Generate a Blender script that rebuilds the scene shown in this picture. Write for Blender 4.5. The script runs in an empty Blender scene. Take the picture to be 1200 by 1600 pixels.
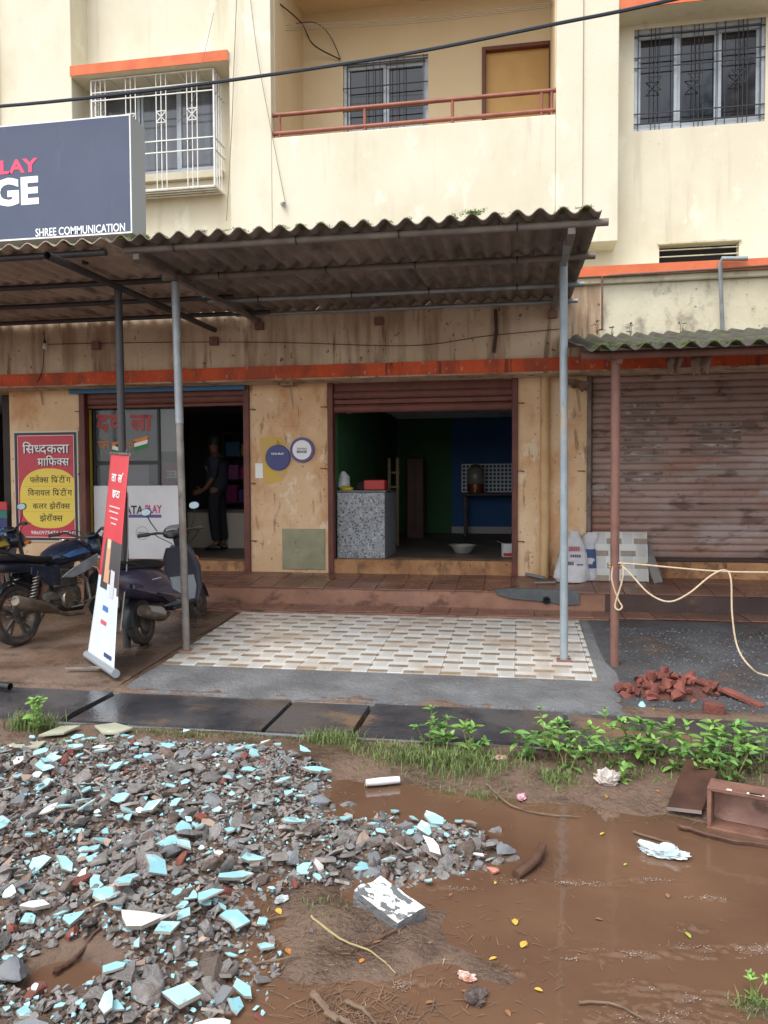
import bpy, bmesh, math, random
import numpy as np
from mathutils import Vector, Matrix, noise
from math import pi, sin, cos, radians
random.seed(7)
scene = bpy.context.scene
C = scene.collection

# ---------------------------------------------------------------- camera
YAW, PITCH, ROLL, EYE, FPX = radians(9.8), radians(2.15), radians(-.25), 1.55, 1200.0
_r = Vector((cos(YAW), sin(YAW), 0)); FW = Vector((-sin(YAW)*cos(PITCH), cos(YAW)*cos(PITCH), -sin(PITCH)))
_u = _r.cross(FW)
RT = _r*cos(ROLL) + _u*sin(ROLL); UP = _u*cos(ROLL) - _r*sin(ROLL)
CAM = Vector((0, 0, EYE))
cd = bpy.data.cameras.new('camera'); cam = bpy.data.objects.new('camera', cd); C.objects.link(cam)
cam.matrix_world = Matrix(((RT.x, UP.x, -FW.x, 0), (RT.y, UP.y, -FW.y, 0), (RT.z, UP.z, -FW.z, EYE), (0, 0, 0, 1)))
cd.sensor_fit = 'VERTICAL'; cd.sensor_height = 24; cd.lens = 24*FPX/1600; cd.clip_end = 2000; cd.clip_start = .05
scene.camera = cam
# ---------------------------------------------------------------- sky, sun, exposure (overcast monsoon day)
SUN_EL, SUN_AZ = radians(58), radians(205)        # azimuth clockwise from +Y
wd = bpy.data.worlds.new('World'); scene.world = wd; wd.use_nodes = True
nt = wd.node_tree; nt.nodes.clear()
sky = nt.nodes.new('ShaderNodeTexSky'); sky.sky_type = 'NISHITA'; sky.sun_disc = False
sky.sun_elevation = SUN_EL; sky.sun_rotation = SUN_AZ; sky.air_density = 1.0; sky.dust_density = 1.5; sky.ozone_density = 1.0
hs = nt.nodes.new('ShaderNodeHueSaturation'); hs.inputs['Saturation'].default_value = .30
bg = nt.nodes.new('ShaderNodeBackground'); bg.inputs['Strength'].default_value = .15
wo = nt.nodes.new('ShaderNodeOutputWorld')
nt.links.new(sky.outputs[0], hs.inputs['Color']); nt.links.new(hs.outputs[0], bg.inputs['Color']); nt.links.new(bg.outputs[0], wo.inputs['Surface'])
sl = bpy.data.lights.new('sun', 'SUN'); sl.energy = 1.1; sl.angle = radians(40); sl.color = (1, .98, .95)
so = bpy.data.objects.new('sun', sl); C.objects.link(so)
sd = Vector((sin(SUN_AZ)*cos(SUN_EL), cos(SUN_AZ)*cos(SUN_EL), sin(SUN_EL)))
so.rotation_euler = sd.to_track_quat('Z', 'Y').to_euler(); so.location = (0, -4, 12)
vs = scene.view_settings; vs.view_transform = 'Standard'; vs.look = 'None'; vs.exposure = 1.25; vs.gamma = 1; vs.use_curve_mapping = False
scene.cycles.max_bounces = 7; scene.cycles.diffuse_bounces = 4; scene.cycles.glossy_bounces = 4; scene.cycles.transmission_bounces = 6
scene.cycles.use_denoising = True; scene.cycles.sample_clamp_indirect = 6

# ---------------------------------------------------------------- measuring helpers: a pixel of the photograph -> a real point
def ray(px, py): return FW + RT*((px-600)/FPX) - UP*((py-800)/FPX)
def P(px, py, Y): d = ray(px, py); return CAM + d*(Y/d.y)          # point on the vertical plane y = Y
def G(px, py, z): d = ray(px, py); return CAM + d*((z-EYE)/d.z)    # point on the level plane z
def PX(px, Y, py=700): return P(px, py, Y).x
def PZ(px, py, Y): return P(px, py, Y).z

# ---------------------------------------------------------------- object helpers
WORLD_ROOT = {}
def tag(o, label=None, cat=None, group=None, kind=None):
    if label: o['label'] = label
    if cat: o['category'] = cat
    if group: o['group'] = group
    if kind: o['kind'] = kind
    return o
def empty(name, loc=(0, 0, 0), rz=0, label=None, cat=None, group=None, world=False, kind=None):
    o = bpy.data.objects.new(name, None); C.objects.link(o); o.location = loc; o.rotation_euler = (0, 0, rz); o.empty_display_size = .1
    tag(o, label, cat, group, kind)
    if world: WORLD_ROOT[o.name] = Matrix.Translation(-Vector(loc))
    return o
def link(name, me, parent=None, m=None, loc=None, rot=None, scale=None):
    o = bpy.data.objects.new(name, me); C.objects.link(o)
    if m is not None and len(me.materials) == 0: me.materials.append(m)
    if parent is not None:
        o.parent = parent
        if parent.name in WORLD_ROOT: o.matrix_parent_inverse = WORLD_ROOT[parent.name]
    if loc is not None: o.location = loc
    if rot is not None: o.rotation_euler = rot
    if scale is not None: o.scale = scale if hasattr(scale, '__len__') else (scale,)*3
    return o
def copy_tree(o, parent=None):
    c = o.copy(); C.objects.link(c); c.parent = parent
    for ch in list(o.children): copy_tree(ch, c)
    return c

class MB:
    def __init__(s): s.v = []; s.f = []; s.mi = []; s.m = 0
    def add(s, vs_, fs):
        n = len(s.v); s.v += [tuple(p) for p in vs_]
        for f in fs: s.f.append(tuple(i+n for i in f)); s.mi.append(s.m)
        return s
    def box(s, x0, x1, y0, y1, z0, z1):
        x0, x1 = sorted((x0, x1)); y0, y1 = sorted((y0, y1)); z0, z1 = sorted((z0, z1))
        return s.add([(x0,y0,z0),(x1,y0,z0),(x1,y1,z0),(x0,y1,z0),(x0,y0,z1),(x1,y0,z1),(x1,y1,z1),(x0,y1,z1)],
                     [(0,3,2,1),(4,5,6,7),(0,1,5,4),(1,2,6,5),(2,3,7,6),(3,0,4,7)])
    def bar(s, a, b, w, h=None, up=(0, 0, 1)):
        a, b = Vector(a), Vector(b); h = w if h is None else h; d = (b-a).normalized(); up = Vector(up)
        if abs(d.dot(up)) > .98: up = Vector((0, 1, 0))
        x = d.cross(up).normalized()*(w/2); y = x.cross(d).normalized()*(h/2)
        return s.add([a-x-y, a+x-y, a+x+y, a-x+y, b-x-y, b+x-y, b+x+y, b-x+y], [(0,3,2,1),(4,5,6,7),(0,1,5,4),(1,2,6,5),(2,3,7,6),(3,0,4,7)])
    def rings(s, rings, cap=True, closed=True):
        n = len(rings[0]); k = len(s.v)
        for r in rings: s.v += [tuple(p) for p in r]
        for i in range(len(rings)-1):
            for j in range(n if closed else n-1):
                q = (j+1) % n; s.f.append((k+i*n+j, k+i*n+q, k+(i+1)*n+q, k+(i+1)*n+j)); s.mi.append(s.m)
        if cap and closed:
            s.f.append(tuple(k+j for j in reversed(range(n)))); s.mi.append(s.m)
            s.f.append(tuple(k+(len(rings)-1)*n+j for j in range(n))); s.mi.append(s.m)
        return s
    def tube(s, pts, r, n=8, cap=True):
        pts = [Vector(p) for p in pts]; rr = r if hasattr(r, '__len__') else [r]*len(pts); out = []; X = None
        for i, p in enumerate(pts):
            d = (pts[min(i+1, len(pts)-1)] - pts[max(i-1, 0)]).normalized()
            if X is None: X = d.orthogonal().normalized()
            X = (X - d*X.dot(d)); X = X.normalized() if X.length > 1e-6 else d.orthogonal().normalized()
            Yv = d.cross(X)
            out.append([p + X*(rr[i]*cos(2*pi*j/n)) + Yv*(rr[i]*sin(2*pi*j/n)) for j in range(n)])
        return s.rings(out, cap)
    def hull(s, secs, n=16, e=2.4, axis='x'):
        out = []
        for (a, b, c, hb, hc) in secs:
            ring = []
            for j in range(n):
                t = 2*pi*j/n; cb, sb = cos(t), sin(t)
                B = b + hb*math.copysign(abs(cb)**(2/e), cb); Cc = c + hc*math.copysign(abs(sb)**(2/e), sb)
                ring.append((a, B, Cc) if axis == 'x' else ((B, Cc, a) if axis == 'z' else (B, a, Cc)))
            out.append(ring)
        return s.rings(out)
    def lathe(s, prof, c=(0, 0, 0), axis='z', n=20, arc=(0, 2*pi)):
        full = abs(arc[1]-arc[0]-2*pi) < 1e-6; out = []; c = Vector(c)
        for (r, h) in prof:
            ring = []
            for j in range(n if full else n+1):
                t = arc[0] + (arc[1]-arc[0])*j/n; a, b = r*cos(t), r*sin(t)
                ring.append(c + Vector((a, b, h) if axis == 'z' else ((a, h, b) if axis == 'y' else (h, a, b))))
            out.append(ring)
        return s.rings(out, cap=False, closed=full)
    def prism(s, poly, a, b):                       # poly: list of Vector; offset vectors a and b give the two faces
        a, b = Vector(a), Vector(b); n = len(poly); p = [Vector(q) for q in poly]
        return s.add([q+a for q in p]+[q+b for q in p], [tuple(range(n)), tuple(reversed(range(n, 2*n)))] + [(i, n+i, n+(i+1) % n, (i+1) % n) for i in range(n)])
    def quad(s, a, b, c, d): return s.add([a, b, c, d], [(0, 1, 2, 3)])
    def mesh(s, name, smooth=False, bevel=0, seg=1, ang=40):
        me = bpy.data.meshes.new(name); me.from_pydata(s.v, [], s.f)
        if any(s.mi): me.polygons.foreach_set('material_index', s.mi)
        bm = bmesh.new(); bm.from_mesh(me)
        bmesh.ops.recalc_face_normals(bm, faces=bm.faces)
        if bevel:
            es = [e for e in bm.edges if len(e.link_faces) == 2 and e.calc_face_angle(0) > radians(ang)]
            bmesh.ops.bevel(bm, geom=es, offset=bevel, segments=seg, profile=.5, affect='EDGES', clamp_overlap=True)
        bm.to_mesh(me); bm.free()
        if smooth:
            me.polygons.foreach_set('use_smooth', [True]*len(me.polygons)); me.set_sharp_from_angle(angle=radians(ang))
        return me
    def build(s, name, m, parent=None, smooth=False, bevel=0, seg=1, ang=40, label=None, cat=None, group=None, kind=None):
        me = s.mesh(name, smooth, bevel, seg, ang)
        for q in (m if isinstance(m, (list, tuple)) else [m]): me.materials.append(q)
        o = link(name, me, parent); tag(o, label, cat, group, kind)
        return o

# ---------------------------------------------------------------- procedural materials
def rgb(h):                                        # sRGB 0-255 triple -> linear base colour
    g = sum(h)/3; h = [g+(c-g)*.9 for c in h]
    return tuple(((c/255+.055)/1.055)**2.4 if c > 10 else c/255/12.92 for c in h) + (1,)
MATS = {}
def mat(name, c1, c2=None, sc=3., rough=.75, bump=0., bsc=40., layers=(), rnd=0., metal=0., spec=.5, st=(1, 1, 1), local=False, coat=0., rvar=0., wet=None, trans=0., alpha=1., double=False):
    if name in MATS: return MATS[name]
    m = bpy.data.materials.new(name); m.use_nodes = True; t = m.node_tree; N = t.nodes; L = t.links; b = N['Principled BSDF']
    if local: src = N.new('ShaderNodeTexCoord').outputs['Object']
    else: src = N.new('ShaderNodeNewGeometry').outputs['Position']
    def mapped(s_):
        q = N.new('ShaderNodeMapping'); q.inputs['Scale'].default_value = s_; L.new(src, q.inputs['Vector']); return q.outputs[0]
    def nz(scale, s_=(1, 1, 1), det=5., r=.6):
        q = N.new('ShaderNodeTexNoise'); q.inputs['Scale'].default_value = scale; q.inputs['Detail'].default_value = det; q.inputs['Roughness'].default_value = r
        L.new(mapped(s_), q.inputs['Vector']); return q.outputs['Fac']
    def ramp(fac, lo, hi):
        q = N.new('ShaderNodeMapRange'); q.inputs['From Min'].default_value = lo; q.inputs['From Max'].default_value = hi; q.interpolation_type = 'SMOOTHSTEP'
        L.new(fac, q.inputs['Value']); return q.outputs[0]
    def mix(fac, A, B, mode='MIX'):
        q = N.new('ShaderNodeMix'); q.data_type = 'RGBA'; q.blend_type = mode
        if hasattr(fac, 'links'): L.new(fac, q.inputs[0])
        else: q.inputs[0].default_value = fac
        for i, v in ((6, A), (7, B)):
            if hasattr(v, 'links'): L.new(v, q.inputs[i])
            else: q.inputs[i].default_value = v
        return q.outputs[2]
    col = c1
    if c2 is not None: col = mix(ramp(nz(sc, st), .32, .68), c1, c2)
    for (lc, ls, lo, hi, lst, amt) in layers:
        f = ramp(nz(ls, lst, 7.), lo, hi)
        if amt < 1:
            q = N.new('ShaderNodeMath'); q.operation = 'MULTIPLY'; q.inputs[1].default_value = amt; L.new(f, q.inputs[0]); f = q.outputs[0]
        col = mix(f, col, lc)
    if rnd:
        oi = N.new('ShaderNodeObjectInfo'); q = N.new('ShaderNodeMapRange'); q.inputs['To Min'].default_value = 1-rnd; q.inputs['To Max'].default_value = 1+rnd
        L.new(oi.outputs['Random'], q.inputs['Value'])
        v = N.new('ShaderNodeVectorMath'); v.operation = 'SCALE'
        if hasattr(col, 'links'): L.new(col, v.inputs[0])
        else: v.inputs[0].default_value = col[:3]
        L.new(q.outputs[0], v.inputs['Scale']); col = v.outputs[0]
    if hasattr(col, 'links'): L.new(col, b.inputs['Base Color'])
    else: b.inputs['Base Color'].default_value = col
    b.inputs['Roughness'].default_value = rough; b.inputs['Metallic'].default_value = metal; b.inputs['Specular IOR Level'].default_value = spec
    b.inputs['Coat Weight'].default_value = coat; b.inputs['Coat Roughness'].default_value = .1
    if wet:                                        # wet: (scale, lo, hi, roughness where wet)
        q = N.new('ShaderNodeMapRange'); q.inputs['To Min'].default_value = rough; q.inputs['To Max'].default_value = wet[3]; q.inputs['From Min'].default_value = wet[1]; q.inputs['From Max'].default_value = wet[2]
        L.new(nz(wet[0]), q.inputs['Value']); L.new(q.outputs[0], b.inputs['Roughness'])
    elif rvar:
        q = N.new('ShaderNodeMapRange'); q.inputs['To Min'].default_value = rough-rvar; q.inputs['To Max'].default_value = min(1, rough+rvar); q.inputs['From Min'].default_value = .3; q.inputs['From Max'].default_value = .7
        L.new(nz(sc*3), q.inputs['Value']); L.new(q.outputs[0], b.inputs['Roughness'])
    if bump:
        q = N.new('ShaderNodeBump'); q.inputs['Strength'].default_value = min(1, bump); q.inputs['Distance'].default_value = .02*max(1, bump)
        L.new(nz(bsc, st, 6.), q.inputs['Height']); L.new(q.outputs[0], b.inputs['Normal'])
    if trans: b.inputs['Transmission Weight'].default_value = trans
    if alpha < 1: b.inputs['Alpha'].default_value = alpha
    MATS[name] = m; m['_x'] = 0; del m['_x']
    return m
DIRT = rgb((105, 78, 52)); BLACKD = rgb((50, 42, 36))
cream = mat('cream_plaster', rgb((215, 207, 183)), rgb((208, 198, 172)), sc=.9, rough=.85, bump=.12, bsc=14, layers=[(rgb((186, 172, 138)), 1.1, .50, .72, (1, 1, .6), .45), (rgb((150, 138, 108)), 6, .57, .74, (1, 1, .07), .28), (rgb((132, 122, 92)), 22, .64, .74, (1, 1, 1), .35), (rgb((236, 230, 214)), 3.2, .58, .68, (1, 1, .6), .4)])
cream_in = mat('cream_plaster_balcony', rgb((218, 196, 156)), rgb((210, 186, 144)), sc=.9, rough=.85, bump=.1, bsc=14, layers=[(rgb((176, 146, 92)), 2.4, .6, .8, (1, 1, .4), .4)])
tan = mat('tan_shop_plaster', rgb((228, 196, 156)), rgb((218, 176, 130)), sc=1.3, rough=.85, bump=.25, bsc=18, layers=[(rgb((196, 134, 82)), 1.8, .46, .66, (1.2, 1.2, .8), .7), (rgb((232, 214, 186)), 3.4, .58, .64, (1, 1, .7), .6), (rgb((122, 80, 50)), 9, .60, .70, (1, 1, .22), .65), (rgb((64, 48, 38)), 26, .64, .70, (1, 1, .8), .8)])
sillm = mat('sill_orange_plaster', rgb((188, 138, 90)), rgb((152, 104, 66)), sc=3, rough=.85, bump=.4, bsc=20, layers=[(rgb((104, 72, 50)), 6, .5, .64, (1, 1, .6), .75), (rgb((64, 46, 36)), 22, .60, .68, (1, 1, 1), .7)])
fasciam = mat('fascia_plaster', rgb((208, 184, 154)), rgb((186, 158, 130)), sc=1.2, rough=.88, bump=.2, bsc=20, layers=[(rgb((136, 106, 78)), 3.0, .46, .66, (1.5, 1.5, .16), .75), (rgb((92, 66, 48)), 8, .57, .68, (1, 1, .10), .7), (rgb((64, 42, 30)), 20, .63, .69, (1, 1, .6), .85)])
fasciag = mat('mouldy_fascia_plaster', rgb((206, 198, 172)), rgb((190, 178, 148)), sc=1.2, rough=.9, bump=.25, bsc=16, layers=[(rgb((112, 106, 92)), 3.2, .5, .68, (1, 1, .8), .75), (rgb((84, 86, 50)), 5, .58, .75, (1, 1, .5), .7), (rgb((60, 56, 48)), 16, .62, .72, (1, 1, 1), .6)])
orange = mat('orange_band_paint', rgb((214, 84, 38)), rgb((196, 70, 30)), sc=4, rough=.8, bump=.25, bsc=24, layers=[(rgb((140, 66, 44)), 4, .48, .66, (1, 1, .4), .75), (rgb((92, 46, 34)), 10, .55, .67, (1, 1, .12), .8), (rgb((178, 150, 124)), 15, .62, .67, (1, 1, .7), .8)])
orange_up = mat('orange_ledge_paint', rgb((214, 110, 66)), rgb((204, 96, 54)), sc=4, rough=.8, layers=[(rgb((120, 70, 46)), 9, .64, .8, (1, 1, 1), .5)])
redbrown = mat('red_brown_metal_paint', rgb((112, 52, 36)), rgb((92, 42, 30)), sc=5, rough=.55, bump=.1, layers=[(rgb((64, 36, 26)), 10, .58, .75, (1, 1, .6), .6)])
railm = mat('brown_rail_paint', rgb((150, 84, 60)), rgb((132, 70, 50)), sc=6, rough=.5)
shutm = mat('rusty_shutter_paint', rgb((164, 136, 126)), rgb((148, 118, 107)), sc=1.6, rough=.72, bump=.25, bsc=30, rnd=.12, layers=[(rgb((158, 110, 84)), 1.0, .48, .66, (.7, 1, 1.8), .7), (rgb((170, 156, 148)), 2.4, .57, .64, (.5, 1, 1.6), .6), (rgb((84, 58, 48)), 6, .54, .66, (.5, 1, 1.4), .65), (rgb((64, 40, 32)), 18, .62, .70, (1, 1, 1), .75)])
alum = mat('aluminium_frame', rgb((168, 174, 178)), rgb((148, 154, 158)), rough=.4, metal=.3)
blackm = mat('black_iron', rgb((34, 33, 36)), rough=.55)
whitem = mat('white_iron', rgb((226, 226, 220)), rgb((206, 202, 190)), sc=8, rough=.55)
galv = mat('galvanised_pipe', rgb((150, 156, 158)), rgb((128, 132, 134)), sc=5, rough=.5, metal=.35, layers=[(rgb((120, 90, 66)), 6, .6, .75, (1, 1, .4), .6)])
bluep = mat('pale_blue_pipe_paint', rgb((142, 152, 156)), rgb((124, 136, 142)), sc=5, rough=.5, layers=[(rgb((166, 146, 120)), 3.2, .52, .64, (1, 1, .5), .7), (rgb((82, 78, 74)), 14, .60, .70, (1, 1, .3), .6)])
rustp = mat('rusty_pipe', rgb((128, 86, 72)), rgb((112, 76, 66)), sc=5, rough=.7, bump=.15, layers=[(rgb((76, 52, 44)), 9, .55, .72, (1, 1, .5), .6)])
steelp = mat('weathered_steel_pipe', rgb((128, 116, 106)), rgb((104, 92, 84)), sc=4, rough=.65, layers=[(rgb((96, 66, 46)), 8, .6, .75, (1, 1, 1), .7)])
blackp = mat('black_pipe_paint', rgb((42, 42, 46)), rgb((58, 56, 56)), sc=4, rough=.5, layers=[(rgb((112, 102, 92)), 9, .64, .76, (1, 1, .3), .7)])
conc = mat('grey_cement', rgb((116, 117, 118)), rgb((92, 93, 94)), sc=2.2, rough=.75, bump=1.0, bsc=34, layers=[(rgb((96, 94, 92)), 7, .52, .7, (1, 1, 1), .6), (rgb((66, 64, 62)), 46, .66, .76, (1, 1, 1), .7), (rgb((176, 176, 174)), 30, .68, .76, (1, 1, 1), .6)], wet=(2.0, .45, .65, .35))
slabm = mat('wet_drain_concrete', rgb((78, 76, 76)), rgb((54, 54, 58)), sc=1.6, rough=.4, bump=.12, bsc=30, layers=[(rgb((128, 100, 72)), 1.1, .54, .66, (1, 1, 1), .85), (rgb((40, 40, 44)), 3.1, .52, .7, (1, 1, 1), .6), (rgb((120, 114, 106)), 30, .66, .76, (1, 1, 1), .7)], wet=(1.6, .36, .52, .05))
mudm = mat('wet_mud', rgb((112, 88, 70)), rgb((88, 68, 54)), sc=3, rough=.7, bump=1.2, bsc=30, layers=[(rgb((60, 44, 34)), 8, .52, .7, (1, 1, 1), .7), (rgb((124, 100, 78)), 20, .62, .74, (1, 1, 1), .6), (rgb((70, 70, 36)), 3.4, .64, .78, (1, 1, 1), .45)], wet=(3, .45, .62, .22))
leafm = mat('weed_leaf', rgb((98, 142, 66)), rgb((74, 116, 50)), sc=12, rough=.45, rnd=.35, spec=.4, layers=[(rgb((150, 156, 84)), 16, .60, .70, (1, 1, 1), .6)])
leafm2 = mat('pale_weed_leaf', rgb((128, 168, 78)), rgb((98, 142, 58)), sc=12, rough=.5, rnd=.25, spec=.35)
grassm = mat('grass_blade', rgb((112, 128, 66)), rgb((84, 104, 50)), sc=9, rough=.6, layers=[(rgb((168, 156, 92)), 14, .6, .7, (1, 1, 1), .7)])
stemm = mat('weed_stem', rgb((110, 124, 62)), rgb((124, 96, 62)), sc=9, rough=.7)
mossm = mat('moss', rgb((112, 140, 44)), rgb((70, 96, 34)), sc=14, rough=.95)
rubber = mat('tyre_rubber', rgb((46, 43, 41)), rgb((70, 60, 52)), sc=9, rough=.85, bump=.2)
plast = mat('black_plastic', rgb((28, 29, 33)), rgb((36, 37, 40)), sc=6, rough=.45)
chrome = mat('dusty_chrome', rgb((176, 170, 162)), rgb((126, 112, 96)), sc=7, rough=.35, metal=.8)
enginem = mat('engine_metal', rgb((112, 106, 98)), rgb((72, 64, 56)), sc=12, rough=.55, metal=.5)
glassd = mat('dark_window_glass', rgb((26, 34, 40)), rgb((44, 40, 42)), sc=1.4, rough=.05, spec=.6, st=(1.5, 1, .5))
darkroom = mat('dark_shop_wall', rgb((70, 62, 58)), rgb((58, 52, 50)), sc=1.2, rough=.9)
white = mat('white_paint', rgb((232, 232, 228)), rough=.5)
flat = lambda n, c, r=.5, **k: mat(n, rgb(c), rough=r, **k)
# ================================================================= ground height
def nzf(x, y, s, o=0.): return noise.noise(Vector((x*s+o, y*s-o*1.7, o)))
def sstep(a, b, t): t = max(0, min(1, (t-a)/(b-a))); return t*t*(3-2*t)
WATER = -.125
HEAP = [G(a, b, -.08).xy for a, b in ((-160, 1165), (60, 1160), (290, 1165), (430, 1172), (505, 1195), (545, 1240), (640, 1262), (760, 1262), (825, 1310), (770, 1352), (640, 1375), (480, 1375), (400, 1390), (440, 1480), (425, 1550), (360, 1640), (180, 1700), (-200, 1700))]
def inpoly(x, y, poly=HEAP):
    c = False; j = len(poly)-1
    for i in range(len(poly)):
        xi, yi = poly[i]; xj, yj = poly[j]
        if (yi > y) != (yj > y) and x < (xj-xi)*(y-yi)/(yj-yi)+xi: c = not c
        j = i
    return c
def pdist(x, y, poly=HEAP):
    best = 9
    for i in range(len(poly)):
        a = poly[i]; b = poly[(i+1) % len(poly)]; d = b-a; p = Vector((x, y))-a
        t = max(0, min(1, p.dot(d)/d.length_squared)); best = min(best, (p-d*t).length)
    return best
HOLE = G(105, 1520, -.1)
def heap(x, y):
    if not (-5 < x < .4 and 1.4 < y < 4.8): return 0
    if not inpoly(x, y): return 0
    d = pdist(x, y); h = .13*sstep(0, .45, d)*(.75+.5*nzf(x, y, 1.9, 3.))
    hd = math.hypot((x-HOLE.x)/.16, (y-HOLE.y)/.14)
    return h*sstep(.5, 1.1, hd)
MOUND = [(G(540, 1430, -.12), .62, .34, .07), (G(640, 1480, -.12), .3, .16, .04), (G(520, 1530, -.12), .4, .10, .035), (G(1185, 1575, -.12), .14, .1, .05)]
def gh(x, y):
    n = .022*nzf(x, y, 2.3) + .012*nzf(x, y, 7., 5.) + .005*nzf(x, y, 22., 2.)
    base = -.165 + n
    for c, rx, ry, hh in MOUND:
        q = ((x-c.x)/rx)**2 + ((y-c.y)/ry)**2
        if q < 6: base += hh*math.exp(-q*(1+.7*nzf(x, y, 3.2, 11.)))*(.75+.7*nzf(x, y, 4.5, 13.))
    # verge in front of the drain
    yv = 4.22 - .32*sstep(-.3, 1.3, x) + .12*nzf(x, 0, 1.2, 8.)
    base += .095*sstep(yv-.28, yv+.22, y)
    base = max(base, -.165+n) + heap(x, y)
    dr = sstep(4.72, 4.78, y)*(1-sstep(5.42, 5.5, y))
    base = base*(1-dr) + (-.34)*dr
    up = sstep(5.44, 5.5, y)
    yard = -.055 + .058*max(0, y-5.45) + .010*nzf(x, y, 3.1, 1.) + .006*nzf(x, y, 11., 4.) - (.03*sstep(.4, .8, nzf(x, y, .9, 6.)+.3))
    yard = min(yard, .105)
    if y < -1: base = min(base, -.145) + .05*sstep(-1, -6, y)
    return base*(1-up) + yard*up
def axis(fine0, fine1, step, far):
    a = list(np.arange(fine0, fine1+1e-6, step)); s = step
    lo, hi = a[0], a[-1]; pre = []; post = []
    while hi < far: s *= 1.5; hi += s; post.append(hi)
    s = step
    while lo > -far: s *= 1.5; lo -= s; pre.append(lo)
    return pre[::-1] + a + post
gx = axis(-5.2, 3.6, .045, 420); gy = axis(1.4, 8.3, .042, 420)
vv = []; nx_ = len(gx)
for y in gy:
    for x in gx: vv.append((x, y, gh(x, y) if abs(x) < 40 and abs(y) < 40 else -.1))
ff = [(j*nx_+i, j*nx_+i+1, (j+1)*nx_+i+1, (j+1)*nx_+i) for j in range(len(gy)-1) for i in range(nx_-1)]
gme = bpy.data.meshes.new('ground'); gme.from_pydata(vv, [], ff); gme.polygons.foreach_set('use_smooth', [True]*len(ff))
tag(link('ground', gme, None, mudm), kind='structure')

# muddy standing water
wm = bpy.data.materials.new('muddy_water'); wm.use_nodes = True; t = wm.node_tree; b = t.nodes['Principled BSDF']
b.inputs['Roughness'].default_value = .045; b.inputs['IOR'].default_value = 1.5
g_ = t.nodes.new('ShaderNodeNewGeometry'); n1 = t.nodes.new('ShaderNodeTexNoise'); n1.inputs['Scale'].default_value = 1.6; n1.inputs['Detail'].default_value = 7
t.links.new(g_.outputs['Position'], n1.inputs['Vector']); cr = t.nodes.new('ShaderNodeValToRGB'); t.links.new(n1.outputs['Fac'], cr.inputs[0])
cr.color_ramp.elements[0].position = .3; cr.color_ramp.elements[0].color = rgb((94, 68, 51)); cr.color_ramp.elements[1].position = .7; cr.color_ramp.elements[1].color = rgb((114, 84, 63))
t.links.new(cr.outputs[0], b.inputs['Base Color'])
n2 = t.nodes.new('ShaderNodeTexNoise'); n2.inputs['Scale'].default_value = 9; n2.inputs['Detail'].default_value = 3; t.links.new(g_.outputs['Position'], n2.inputs['Vector'])
bp = t.nodes.new('ShaderNodeBump'); bp.inputs['Strength'].default_value = .09; bp.inputs['Distance'].default_value = .02; t.links.new(n2.outputs['Fac'], bp.inputs['Height']); t.links.new(bp.outputs[0], b.inputs['Normal'])
RIP = [(G(a, b_, WATER), l, w_) for a, b_, l, w_ in ((870, 1380, .24, .022), (700, 1388, .10, .014), (1010, 1376, .10, .016), (1115, 1405, .10, .014), (1000, 1492, .26, .018), (1130, 1484, .16, .018), (1190, 1482, .10, .022), (915, 1500, .10, .010), (1000, 1545, .10, .035), (1085, 1560, .10, .03), (1040, 1590, .14, .04), (1085, 1450, .06, .03), (790, 1520, .08, .03), (640, 1540, .12, .03))]
def ripple(x, y):
    m_ = 0
    for c, l, w_ in RIP:
        dx, dy = (x-c.x), (y-c.y-.10*(x-c.x)); q = (dx/l)**2+(dy/w_)**2
        if q < 5: m_ += math.exp(-q)
    return m_
wx = axis(-.75, 1.75, .0085, 8); wy = axis(2.0, 3.5, .0085, 2.2); wy = [y for y in wy if y < 4.74]+[4.74]; wy = [-1.5]+[y for y in wy if y > -1.4]
wv = []; nw = len(wx)
for y in wy:
    for x in wx:
        m_ = ripple(x, y) if -.8 < x < 1.8 and 1.9 < y < 3.6 else 0
        wv.append((x, y, WATER + (m_*(.013*nzf(x, y*1.6, 22., 3.)+.006*nzf(x, y, 55., 5.)) if m_ > .02 else 0)))
me = bpy.data.meshes.new('water'); wf_ = [(j*nw+i, j*nw+i+1, (j+1)*nw+i+1, (j+1)*nw+i) for j in range(len(wy)-1) for i in range(nw-1)]
me.from_pydata(wv, [], wf_); me.polygons.foreach_set('use_smooth', [True]*len(wf_)); tag(link('water', me, None, wm), kind='structure')

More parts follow.
